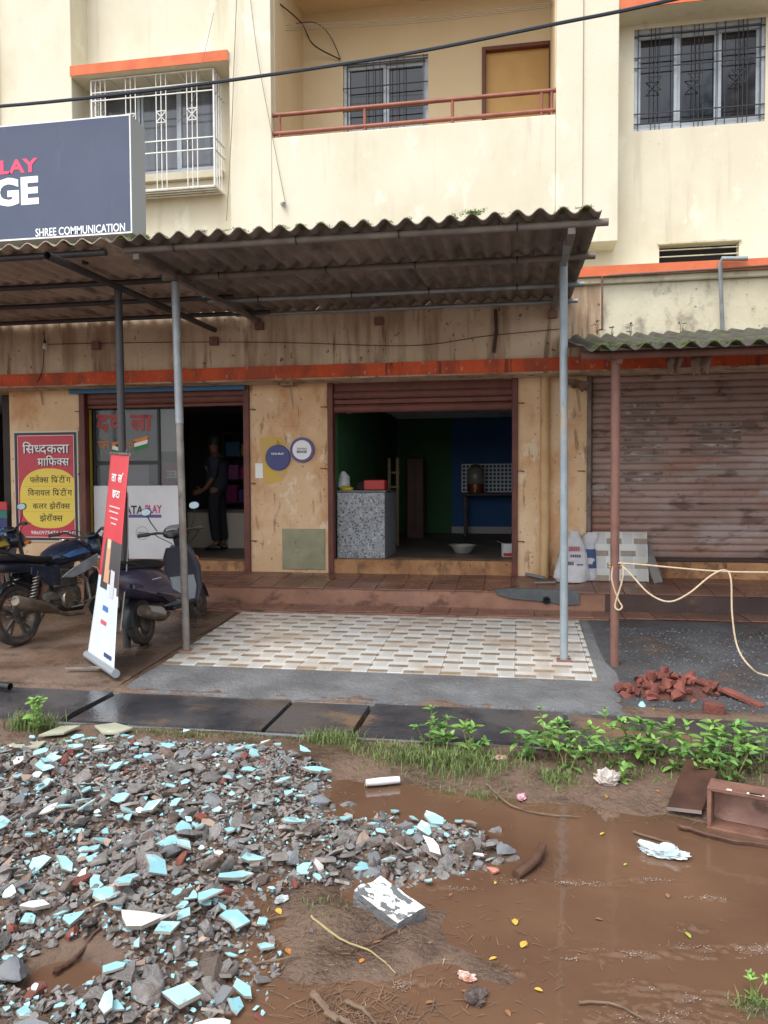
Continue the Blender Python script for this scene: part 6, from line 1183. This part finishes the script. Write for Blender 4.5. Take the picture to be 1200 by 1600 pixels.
for p in me.polygons:
    if p.normal.z > .6: p.material_index = 1
bo_ = link('block', me, sb_); bo_.rotation_euler = (.06, .10, 0)
# log, sticks, pipe, plastic litter
wood = mat('wet_dead_wood', rgb((96, 62, 44)), rgb((72, 46, 34)), sc=9, rough=.6, bump=.6, bsc=30, st=(1, 1, 1)); drywood = mat('dry_stick', rgb((124, 100, 78)), rgb((92, 72, 56)), sc=10, rough=.8)
a, b_ = gp(806, 1372), gp(848, 1332); MB().tube(curve([Vector((a.x, a.y, WATER+.018)), Vector((a.x, a.y, WATER+.018)).lerp(Vector((b_.x, b_.y, WATER+.03)), .5)+Vector((.02, -.01, .008)), Vector((b_.x, b_.y, WATER+.035))], 6), [.021]*8+[.019]*5, 10).build('log', wood, None, smooth=True, label='short bent brown log lying in the puddle', cat='log')
def stick(pts, r, m_, label, name='stick', cat='stick'):
    q = []
    for (px_, py_) in pts: p = G(px_, py_, -.1); q.append(Vector((p.x, p.y, max(gh(p.x, p.y)+.0, WATER)+r*1.1+.006)))
    cv_ = [p+Vector((random.gauss(0, r*.35), random.gauss(0, r*.35), 0)) for p in curve(q, 6)]; return MB().tube(cv_, [r*(1.1-.6*i/(len(cv_)-1))*random.uniform(.85, 1.1) for i in range(len(cv_))], 7).build(name, m_, None, smooth=True, label=label, cat=cat)
stick([(85, 1515), (120, 1492), (157, 1470)], .011, wood, 'dark half sunk stick lying across the hole in the heap'); stick([(760, 1228), (800, 1255), (850, 1268), (905, 1272)], .006, drywood, 'long thin twig on the muddy verge'); stick([(485, 1440), (530, 1465), (580, 1490), (618, 1515)], .0045, mat('pale_grass_stalk', rgb((156, 142, 96)), rough=.8), 'pale dry grass stalk lying on the mud', 'stalk', 'stalk')
stick([(488, 1550), (515, 1580), (548, 1598), (575, 1604)], .012, drywood, 'grey curved branch at the water edge'); stick([(540, 1560), (570, 1575), (590, 1600)], .008, drywood, 'thin grey branch beside the curved one'); stick([(415, 1432), (450, 1425)], .005, drywood, 'short brown twig on the mud by the heap'); stick([(620, 1460), (560, 1478), (548, 1490)], .005, wood, 'reddish twig on the mud'); stick([(990, 1296), (1030, 1308), (1048, 1312)], .006, drywood, 'twig beside the floating plastic bag'); stick([(905, 1560), (960, 1562), (1005, 1585)], .005, drywood, 'pale straw floating in the puddle'); stick([(400, 1500), (470, 1495)], .005, drywood, 'flat straw lying beside the heap'); stick([(1060, 1288), (1130, 1308), (1200, 1318)], .012, wood, 'wet dark stick beside the broken box')
a, b_ = gp(572, 1230), gp(624, 1225); a.z = max(a.z, WATER)+.03; b_.z = max(b_.z, WATER)+.03; MB().tube([a, a.lerp(b_, .4), b_], [.018, .021, .019], 12).build('white_pipe_piece', flat('white_pvc', (214, 214, 216), .45), None, smooth=True, label='short piece of white plastic pipe beside the heap', cat='pipe')
p = gp(-6, 1095, 0); MB().tube([Vector((p.x-.3, p.y+.1, .0)), Vector((p.x+.11, p.y+.02, -.01))], .028, 12, cap=False).build('black_pipe', flat('black_poly_pipe', (30, 32, 36), .45), None, smooth=True, label='end of a black plastic pipe lying by the drain', cat='pipe')
plm = mat('litter_plastic', rgb((196, 206, 206)), rgb((160, 176, 178)), sc=16, rough=.35, layers=[(rgb((150, 190, 180)), 9, .55, .66, (1, 1, 1), .7), (rgb((226, 226, 228)), 20, .6, .7, (1, 1, 1), .8)])
def litter(px_, py_, sx, sy, h, m_, label, seed, name='plastic_bag', cat='litter'):
    p = G(px_, py_, -.1); z_ = max(gh(p.x, p.y), WATER); bm = bmesh.new(); bmesh.ops.create_icosphere(bm, subdivisions=4, radius=1); o_ = Vector((seed*3.7, seed, 0))
    for v in bm.verts:
        c = v.co.copy(); k = 1+.45*noise.noise(c*1.3+o_)-.55*abs(noise.noise(c*2.3+o_))-.35*abs(noise.noise(c*5.1-o_))-.15*abs(noise.noise(c*11+o_)); v.co = (c.x*sx*k*1.25, c.y*sy*k*1.25, (c.z*.5+.4)*h*(1.15*k))
    me = bpy.data.meshes.new(name); bm.to_mesh(me); bm.free(); me.materials.append(m_); me.polygons.foreach_set('use_smooth', [True]*len(me.polygons)); me.set_sharp_from_angle(angle=radians(35))
    return tag(link(name, me, None, None, (p.x, p.y, z_), (0, 0, seed*.7)), label, cat)
litter(1036, 1328, .10, .045, .05, plm, 'crumpled greyish white plastic bag floating in the puddle', 4); litter(950, 1232, .06, .035, .09, mat('dirty_white_plastic', rgb((206, 198, 190)), rgb((170, 158, 148)), sc=20, rough=.5), 'dirty white plastic bag caught in the weeds', 9); litter(815, 1243, .035, .02, .03, mat('pink_wrapper', rgb((220, 190, 190)), rgb((196, 120, 150)), sc=30, rough=.4), 'pale pink wrapper on the muddy verge', 2); litter(780, 1198, .05, .02, .03, mat('cream_wrapper', rgb((206, 186, 160)), rgb((150, 90, 70)), sc=26, rough=.5), 'cream and brown wrapper lying in the weeds', 5); litter(440, 1402, .03, .02, .02, mat('grey_wrapper', rgb((190, 198, 200)), rgb((150, 156, 158)), sc=26, rough=.4), 'silvery wrapper on the edge of the heap', 6)
litter(745, 1552, .045, .03, .03, mat('dark_litter', rgb((96, 80, 74)), rgb((70, 58, 54)), sc=20, rough=.5), 'dark sodden litter clump in the puddle', 11); litter(730, 1518, .03, .02, .02, mat('brown_wrapper', rgb((176, 110, 84)), rgb((206, 196, 186)), sc=24, rough=.4), 'brown and white wrapper half sunk in the puddle', 13)
mb = MB(); p = gp(728, 1092, 0, -.05); MB().hull([(.0, 0, 0, .025, .025), (.02, 0, 0, .03, .03), (.05, 0, 0, .01, .01)], 10, 2, 'z').build('turquoise_scrap', turq, None, label='turquoise scrap at the foot of the brick pile', cat='scrap').location = G(1003, 1107, -.06)+Vector((0, 0, .0))
# broken wooden box at the water's edge
wbx = mat('red_brown_box_wood', rgb((128, 88, 72)), rgb((104, 68, 56)), sc=5, rough=.7, bump=.4, bsc=20, layers=[(rgb((72, 46, 38)), 6, .54, .7, (1, 1, 1), .7), (rgb((190, 168, 140)), 22, .66, .74, (1, 1, 1), .6)])
b0_ = G(1104, 1292, -.12); b1_ = G(1200, 1312, -.12); bx = empty('broken_wooden_box', (b0_.x, b0_.y, WATER-.012), math.atan2(b1_.y-b0_.y, b1_.x-b0_.x), label='broken red brown wooden box lying on its side at the water edge', cat='box')
Lb, Db, Hb, th = .62, .13, .215, .02
for (nm_, x0_, x1_, y0_, y1_, z0_, z1_) in (('top_board', 0, Lb, 0, Db, Hb-th, Hb), ('bottom_board', 0, Lb, 0, Db, 0, th), ('back_board', 0, Lb, Db-th, Db-.001, th, Hb-th), ('end_board', .0, th, .001, Db-th, th, Hb-th), ('end_board', Lb-th, Lb-.001, .001, Db-th, th, Hb-th)): MB().box(x0_, x1_, y0_, y1_, z0_, z1_).build(nm_, mat('pinkish_board', rgb((160, 122, 108)), rgb((132, 96, 84)), sc=6, rough=.75, bump=.4, layers=[(rgb((84, 60, 50)), 9, .52, .66, (1, 1, 1), .7)]) if nm_ == 'back_board' else wbx, bx, bevel=.003)
pl_ = MB(); 
for k in range(9): x = random.uniform(0, .55); pl_.box(x, x+random.uniform(.02, .06), -.003, .012, Hb+.0005, Hb+.004)
pl_.build('pale_splinter', flat('splinter_cream', (220, 208, 180), .8), bx)['kind'] = 'stuff'
d0 = [G(a, b_, -.1) for a, b_ in ((1042, 1266), (1096, 1277), (1120, 1240), (1072, 1222))]; mb = MB(); z4 = (-.10, -.085, .0, .02); mb.prism([Vector((p.x, p.y, z)) for p, z in zip(d0, z4)], (0, 0, 0), (.003, .01, .014)); mb.build('dark_board', mat('dark_wet_board', rgb((84, 54, 42)), rgb((62, 40, 32)), sc=5, rough=.4), None, label='dark wet board propped beside the broken wooden box', cat='board')
# ================================================================= pile of broken red bricks
redsoil = mat('red_brick_dust', rgb((112, 66, 54)), rgb((88, 54, 46)), sc=6, rough=.9, bump=1.2, bsc=50, layers=[(rgb((60, 42, 38)), 20, .6, .7, (1, 1, 1), .6)])
bc0 = G(1060, 1090, -.03); mb = MB(); rows = []
for j in range(7):
    rr = 1-j/6; rows.append([(bc0.x-.06+(.40*rr)*cos(2*pi*k/28)*(1+.15*nzf(cos(2*pi*k/28)*2, sin(2*pi*k/28)*2, 1.)), bc0.y+.09+(.19*rr)*sin(2*pi*k/28), gh(bc0.x, bc0.y)-.02+.15*(1-rr**1.7)+.012*nzf(k, j, 1.3)) for k in range(28)])
mb.rings(rows); mb.build('red_rubble_soil', redsoil, None, smooth=True, kind='stuff', label='red brick dust and soil under the broken bricks', cat='soil')
def onpile():
    a = random.uniform(0, 6.28); r = random.random()**.6; return bc0.x-.06+.42*r*cos(a), bc0.y+.08+.20*r*sin(a), .14*(1-r**1.6)
for k in range(80):
    x, y, h = onpile(); s_ = random.uniform(.018, .062); o = link('broken_brick', bk_[k % 5], None, None, (x, y, max(gh(x, y), -.055)+h+s_*.3), (random.gauss(0, .5), random.gauss(0, .5), random.uniform(0, 6.28)), s_); tag(o, 'broken red brick lump in the pile by the rusty post', 'brick', 'broken bricks piled by the rusty post')
bkm = MB().box(-.11, .11, -.053, .053, -.037, .037).mesh('whole_brick', bevel=.006); bkm.materials.append(brk)
for (px_, py_, rz_, rx_, sc3, lab) in ((1085, 1080, .1, .1, (.95, 1, 1), 'nearly whole red brick lying on the pile'), (1115, 1108, -.2, -.05, (.62, .9, 1), 'half brick at the drain edge in front of the pile')):
    p = G(px_, py_, -.03); o = link('red_brick', bkm, None, None, (p.x, p.y, (.02 if py_ < 1100 else -.025)), (rx_, .1, rz_), sc3); tag(o, lab, 'brick')
mb = MB(); a, b_ = G(1130, 1083, .0), G(1192, 1105, -.03); mb.bar(Vector((a.x, a.y, .03)), Vector((b_.x, b_.y, -.03)), .07, .03); mb.build('brick_slab', brk, None, bevel=.005, label='long thin brown slab leaning off the brick pile', cat='slab')
p = G(970, 1100, -.04); MB().hull([(-.002, p.x, p.y, .05, .02), (.004, p.x, p.y, .04, .012)], 12, 2, 'z').build('dead_leaf', wood, None, label='dark dead leaf on the cement apron', cat='leaf').location.z = -.035
def yardpt():
    x, y = random.uniform(.85, 3.2), random.uniform(5.6, 7.9); return x, y
scree('yard_grit', gr3, 3600, yardpt, .004, .014, 'loose grey grit on the wet yard', .008)
# ================================================================= weeds, grass, fallen leaves
def leafmesh(name, w_, m_, bend):
    v = []; n = 5
    for i in range(n+1):
        t_ = i/n; ww = w_*math.sin(pi*min(1, t_*.93+.05))**.8*(1-.25*t_); z = .10*t_-bend*t_*t_; v += [(t_, -ww, z+.06*ww*4), (t_, 0, z), (t_, ww, z+.06*ww*4)]
    f = []
    for i in range(n): k = i*3; f += [(k, k+1, k+4, k+3), (k+1, k+2, k+5, k+4)]
    me = bpy.data.meshes.new(name); me.from_pydata(v, [], f); me.materials.append(m_); me.polygons.foreach_set('use_smooth', [True]*len(f)); return me
lms = [leafmesh('weed_leaf', random.uniform(.2, .27), leafm, random.uniform(.15, .5)) for _ in range(5)]; lms2 = [leafmesh('pale_leaf', random.uniform(.22, .3), leafm2, random.uniform(.1, .4)) for _ in range(4)]
def weed(x, y, z, h, nst, ll, meshes, label, cat='weed', group=None, spread=.35, name='weed'):
    o = empty(name, (x, y, z), label=label, cat=cat, group=group)
    for s_ in range(nst):
        a = random.uniform(0, 6.28); tl_ = random.uniform(.1, spread)*(0 if nst == 1 else 1); hh = h*random.uniform(.65, 1.05); top = Vector((cos(a)*tl_*hh*1.4, sin(a)*tl_*hh*1.4, hh)); b_ = Vector((cos(a)*.015, sin(a)*.015, -.02)); mid = b_.lerp(top, .5)+Vector((random.gauss(0, .01), random.gauss(0, .01), .01))
        pts = curve([b_, mid, top], 4); MB().tube(pts, [.0045-.003*k/(len(pts)-1) for k in range(len(pts))], 5, cap=False).build('stem', stemm, o)
        nd = max(2, int(hh/.045))
        for k in range(nd):
            q = .3+.7*k/(nd-1); c = b_.lerp(top, q); ra = k*1.57+s_
            for e in (0, pi):
                L_ = ll*random.uniform(.7, 1.15)*(1.05-.25*abs(q-.7)); link('leaf', random.choice(meshes), o, None, c, (random.gauss(0, .25), -random.uniform(-.15, .55), ra+e+random.gauss(0, .3)), L_)
        for e in range(3): link('leaf', random.choice(meshes), o, None, top, (random.gauss(0, .2), -random.uniform(.2, .9), e*2.1+s_), ll*.6)
    return o
random.seed(33)
GW = 'leafy weeds along the verge'; lab0 = 'bushy green leafy weed in the row along the drain'
row_w = [(670, 1165, .15, 2), (690, 1150, .17, 2), (735, 1175, .13, 2), (820, 1185, .17, 3), (850, 1165, .21, 3), (872, 1185, .19, 3), (895, 1165, .19, 2), (912, 1190, .15, 3), (940, 1185, .15, 2), (965, 1200, .15, 3), (990, 1180, .18, 3), (1012, 1195, .16, 3), (1035, 1185, .18, 3), (1060, 1205, .15, 3), (1085, 1190, .18, 3), (1108, 1205, .17, 3), (1130, 1185, .18, 3), (1150, 1205, .16, 3), (1172, 1190, .17, 3), (1195, 1205, .16, 3), (1090, 1222, .12, 3), (1140, 1224, .12, 3), (885, 1208, .12, 2), (968, 1222, .10, 2), (760, 1190, .10, 2), (700, 1180, .10, 2)]
for i, (px_, py_, h, n) in enumerate(row_w): p = G(px_, py_, -.08); weed(p.x, min(p.y, 4.72), gh(p.x, min(p.y, 4.72)), h*random.uniform(.75, 1.35), n+random.choice((1, 2, 2)), random.uniform(.06, .095), (lms, lms+lms2, lms2)[i % 3], lab0, group=GW, spread=.6)
p = G(675, 1162, -.08); weed(p.x, p.y, gh(p.x, p.y), .24, 1, .065, lms2, 'taller pale green weed standing in front of the blue black drain slab', name='weed')
p = G(945, 1190, -.08); weed(p.x, p.y, gh(p.x, p.y), .30, 1, .05, lms2, 'tall thin weed rising above the leafy row', name='weed'); p = G(1120, 1195, -.08); weed(p.x, p.y, gh(p.x, p.y), .28, 2, .075, lms2, 'broad leaved pale weed above the leafy row', name='weed')
p = G(52, 1150, -.08); weed(p.x, p.y, gh(p.x, p.y), .27, 3, .075, lms2, 'lone weed with broad pale leaves standing by the drain slab', name='weed', spread=.16); p = G(1178, 1550, -.1); weed(p.x, p.y, gh(p.x, p.y), .09, 4, .03, lms2, 'small seedling weed growing out of the puddle', name='weed')
p = G(527, 1150, -.08); weed(p.x, p.y, gh(p.x, p.y), .10, 2, .035, lms2, 'small sprig of weed in the verge grass', name='weed'); p = G(305, 1140, -.08); weed(p.x, p.y, gh(p.x, p.y), .10, 2, .025, lms, 'tiny sprig growing at the drain edge', name='weed')
for (px_, py_, h) in ((935, 520, .12), (958, 522, .09), (985, 521, .10), (1065, 516, .09)): p = P(px_, py_, 8.3); weed(p.x, p.y, p.z, h, 2, .05, lms, 'small weed sprouting on the mossy roof', group='weeds sprouting on the mossy roof', name='weed')
def grass(name, spots, m_, lab):
    mb = MB()
    for (px_, py_, rx, ry, n, hmin, hmax) in spots:
        c = G(px_, py_, -.08)
        for _ in range(n):
            x, y = c.x+random.gauss(0, rx), c.y+random.gauss(0, ry)
            if y > 4.735: continue
            z = gh(x, y)
            if z < WATER-.02: continue
            h = random.uniform(hmin, hmax); a = random.uniform(0, 6.28); l = random.uniform(.2, .8)*h; w_ = random.uniform(.0016, .0032); d_ = Vector((cos(a), sin(a), 0)); s_ = Vector((-sin(a), cos(a), 0))*w_; b_ = Vector((x, y, z-.01))
            p1 = b_+d_*l*.3+Vector((0, 0, h*.6)); p2 = b_+d_*l+Vector((0, 0, h*.9)); mb.add([b_-s_, b_+s_, p1+s_*.8, p1-s_*.8, p2], [(0, 1, 2, 3), (3, 2, 4)])
    me = bpy.data.meshes.new(name); me.from_pydata(mb.v, [], mb.f); me.materials.append(m_); return tag(link(name, me), lab, 'grass', None, 'stuff')
grass('verge_grass', [(520, 1160, .09, .05, 700, .03, .10), (590, 1170, .14, .05, 350, .02, .06), (650, 1185, .16, .08, 900, .03, .08), (720, 1195, .14, .10, 1200, .03, .10), (690, 1240, .08, .05, 700, .04, .10), (740, 1240, .08, .05, 500, .04, .10), (50, 1140, .08, .04, 600, .05, .14), (130, 1168, .12, .04, 500, .02, .06), (260, 1150, .25, .03, 350, .02, .05), (380, 1150, .3, .04, 300, .015, .04), (855, 1275, .05, .04, 260, .03, .07), (950, 1205, .4, .10, 500, .02, .06), (1120, 1210, .25, .09, 350, .02, .06), (500, 1410, .12, .06, 120, .01, .04), (870, 1220, .06, .05, 300, .03, .07), (1178, 1555, .06, .03, 150, .02, .05)], grassm, 'green grass tufts along the verge and on the mud')
def straw(name, spots, m_, lab, cat='straw'):
    mb = MB()
    for (px_, py_, rx, ry, n, lmin, lmax) in spots:
        c = G(px_, py_, -.12)
        for _ in range(n):
            x, y = c.x+random.gauss(0, rx), c.y+random.gauss(0, ry); z = max(gh(x, y), WATER)+.003
            if heap(x, y) > .03: continue
            a = random.uniform(0, 6.28); L_ = random.uniform(lmin, lmax); d_ = Vector((cos(a), sin(a), random.gauss(0, .08)))*L_/2; s_ = Vector((-sin(a), cos(a), 0))*random.uniform(.0006, .0018); b_ = Vector((x, y, z+.002)); k = Vector((random.gauss(0, .1), random.gauss(0, .1), .1))*L_*.4
            mb.add([b_-d_-s_, b_-d_+s_, b_+k+s_, b_+k-s_, b_+d_], [(0, 1, 2, 3), (3, 2, 4)])
    me = bpy.data.meshes.new(name); me.from_pydata(mb.v, [], mb.f); me.materials.append(m_); return tag(link(name, me), lab, cat, None, 'stuff')
straw('mud_straw', [(530, 1440, .36, .20, 330, .015, .06), (640, 1470, .3, .16, 150, .015, .07), (540, 1500, .35, .12, 170, .015, .07), (900, 1250, .4, .12, 220, .015, .06), (1060, 1270, .3, .06, 150, .02, .1), (560, 1580, .12, .06, 200, .03, .12), (450, 1240, .3, .1, 150, .02, .06), (950, 1440, .7, .45, 26, .015, .05)], mat('dead_straw', rgb((128, 100, 76)), rgb((96, 74, 58)), sc=12, rough=.85, layers=[(rgb((176, 158, 128)), 20, .58, .68, (1, 1, 1), .7)]), 'dead brown straw and twigs littering the mud')
mb = MB()
for c, l, w_ in RIP:
    for _ in range(int(1500*l)):
        x = c.x+random.gauss(0, l*.62); y = c.y+.10*(x-c.x)+random.gauss(0, w_*.55)
        if nzf(x, y, 9., 2.)+.5*nzf(x, y, 30., 3.) < .05: continue
        z = WATER+.004; rr = random.uniform(.0008, .0028); a0 = random.uniform(0, 6); q = [Vector((x+rr*cos(a0+k*1.2566)*random.uniform(.5, 1.6), y+rr*sin(a0+k*1.2566)*random.uniform(.5, 1.3), z+random.uniform(0, .002))) for k in range(5)]
        if gh(x, y) < WATER: mb.add(q, [(0, 1, 2, 3, 4)])
me = bpy.data.meshes.new('floating_foam'); me.from_pydata(mb.v, [], mb.f); me.materials.append(mat('pale_foam', rgb((164, 150, 138)), rgb((138, 120, 106)), sc=14, rough=.5)); tag(link('floating_foam', me), 'pale foam drifting in streaks on the puddle', 'foam', None, 'stuff')
fl = [leafmesh('fallen_leaf', .3, flat('yellow_fallen_leaf', (206, 166, 62), .6), .1), leafmesh('fallen_leaf', .32, flat('orange_fallen_leaf', (196, 118, 44), .6), .15), leafmesh('fallen_leaf', .28, flat('green_fallen_leaf', (150, 168, 60), .6), .1), leafmesh('fallen_leaf', .3, flat('brown_fallen_leaf', (140, 96, 62), .7), .2)]
fn = ('yellow', 'orange', 'greenish', 'brown')
for (px_, py_, s_, k) in ((806, 1437, .045, 0), (815, 1472, .05, 0), (776, 1487, .03, 0), (432, 1412, .045, 0), (446, 1474, .045, 1), (562, 1500, .03, 1), (702, 1392, .025, 3), (1079, 1457, .035, 2), (835, 1535, .03, 0), (735, 1545, .035, 3), (665, 1558, .03, 3), (790, 1568, .03, 3), (740, 1598, .03, 0), (850, 1590, .05, 3), (945, 1245, .03, 1), (1030, 1245, .03, 1), (1045, 1250, .03, 2), (775, 1370, .02, 0), (938, 1298, .03, 0), (595, 1470, .03, 3), (930, 1427, .03, 3), (1045, 1395, .03, 3), (975, 1345, .025, 2), (507, 1055, .03, 0), (705, 1063, .025, 2), (715, 1080, .025, 2), (760, 1105, .02, 1), (1020, 1108, .03, 0), (1015, 1133, .025, 1), (690, 1205, .03, 1), (800, 1190, .03, 1), (728, 1125, .02, 1)):
    zz = -.1 if py_ > 1150 else -.05; p = G(px_, py_, zz); z = max(gh(p.x, p.y), WATER)+.005 if py_ > 1150 else (-.045 if py_ > 1085 else .012); tag(link('fallen_leaf', fl[k], None, None, (p.x, p.y, z), (random.gauss(0, .1), random.gauss(0, .1), random.uniform(0, 6.28)), s_), '%s fallen leaf lying on the wet ground' % fn[k], 'leaf', '%s leaves fallen on the wet ground' % fn[k])
# pale broken sheets lying on the verge
shm = mat('pale_green_board', rgb((172, 172, 148)), rgb((150, 150, 126)), sc=5, rough=.7)
for (q, lab) in ((((60, 1158), (95, 1143), (126, 1142), (100, 1156)), 'pale board scrap beside the lone weed'), (((148, 1143), (180, 1138), (208, 1146), (186, 1156), (160, 1153)), 'pale pointed board scrap on the verge by the drain slab'), (((0, 1172), (20, 1164), (72, 1164), (60, 1178), (8, 1180)), 'long pale board scrap at the rim of the heap')):
    MB().prism([(lambda p: Vector((p.x, p.y, gh(p.x, p.y)+.02)))(G(a, b_, -.08)) for a, b_ in q], (0, 0, 0), (0, 0, .012)).build('board_scrap', shm, None, label=lab, cat='scrap')

# ================================================================= tall tree across the street (mirrored in the window panes)
tr = empty('roadside_tree', (6.5, -7.5, -.1), label='tall leafy roadside tree across the street from the building', cat='tree'); barkm = mat('tree_bark', rgb((96, 82, 68)), rgb((74, 62, 52)), sc=6, rough=.9, bump=.6)
MB().tube([(0, 0, 0), (.15, .1, 3), (.0, .2, 6), (.2, 0, 9.5), (.1, .1, 13)], [.34, .27, .22, .15, .06], 12).build('trunk', barkm, tr, smooth=True)
tips = []
for k in range(22):
    a = k*2.4; z = 4.5+k*.4; L_ = random.uniform(1.8, 3.6)*(1-.03*k); e = Vector((cos(a)*L_, sin(a)*L_, z+random.uniform(.6, 1.8))); MB().tube([(.05, .1, z), Vector((.05, .1, z)).lerp(e, .5)+Vector((0, 0, .2)), e], [.09, .05, .02], 7).build('limb', barkm, tr, smooth=True); tips += [e, Vector((.05, .1, z)).lerp(e, .65)]
mb = MB()
for _ in range(9000):
    c = random.choice(tips)+Vector((random.gauss(0, .6), random.gauss(0, .6), random.gauss(0, .5))); d_ = Vector((random.gauss(0, 1), random.gauss(0, 1), random.gauss(0, .6))).normalized()*random.uniform(.09, .16); s_ = d_.cross(Vector((random.gauss(0, 1), random.gauss(0, 1), random.gauss(0, 1)))).normalized()*.045
    mb.add([c-d_, c+s_, c+d_, c-s_], [(0, 1, 2, 3)])
me = bpy.data.meshes.new('crown'); me.from_pydata(mb.v, [], mb.f); me.materials.append(mat('tree_leaf', rgb((72, 100, 48)), rgb((50, 78, 36)), sc=3, rough=.55)); link('crown', me, tr)['kind'] = 'stuff'
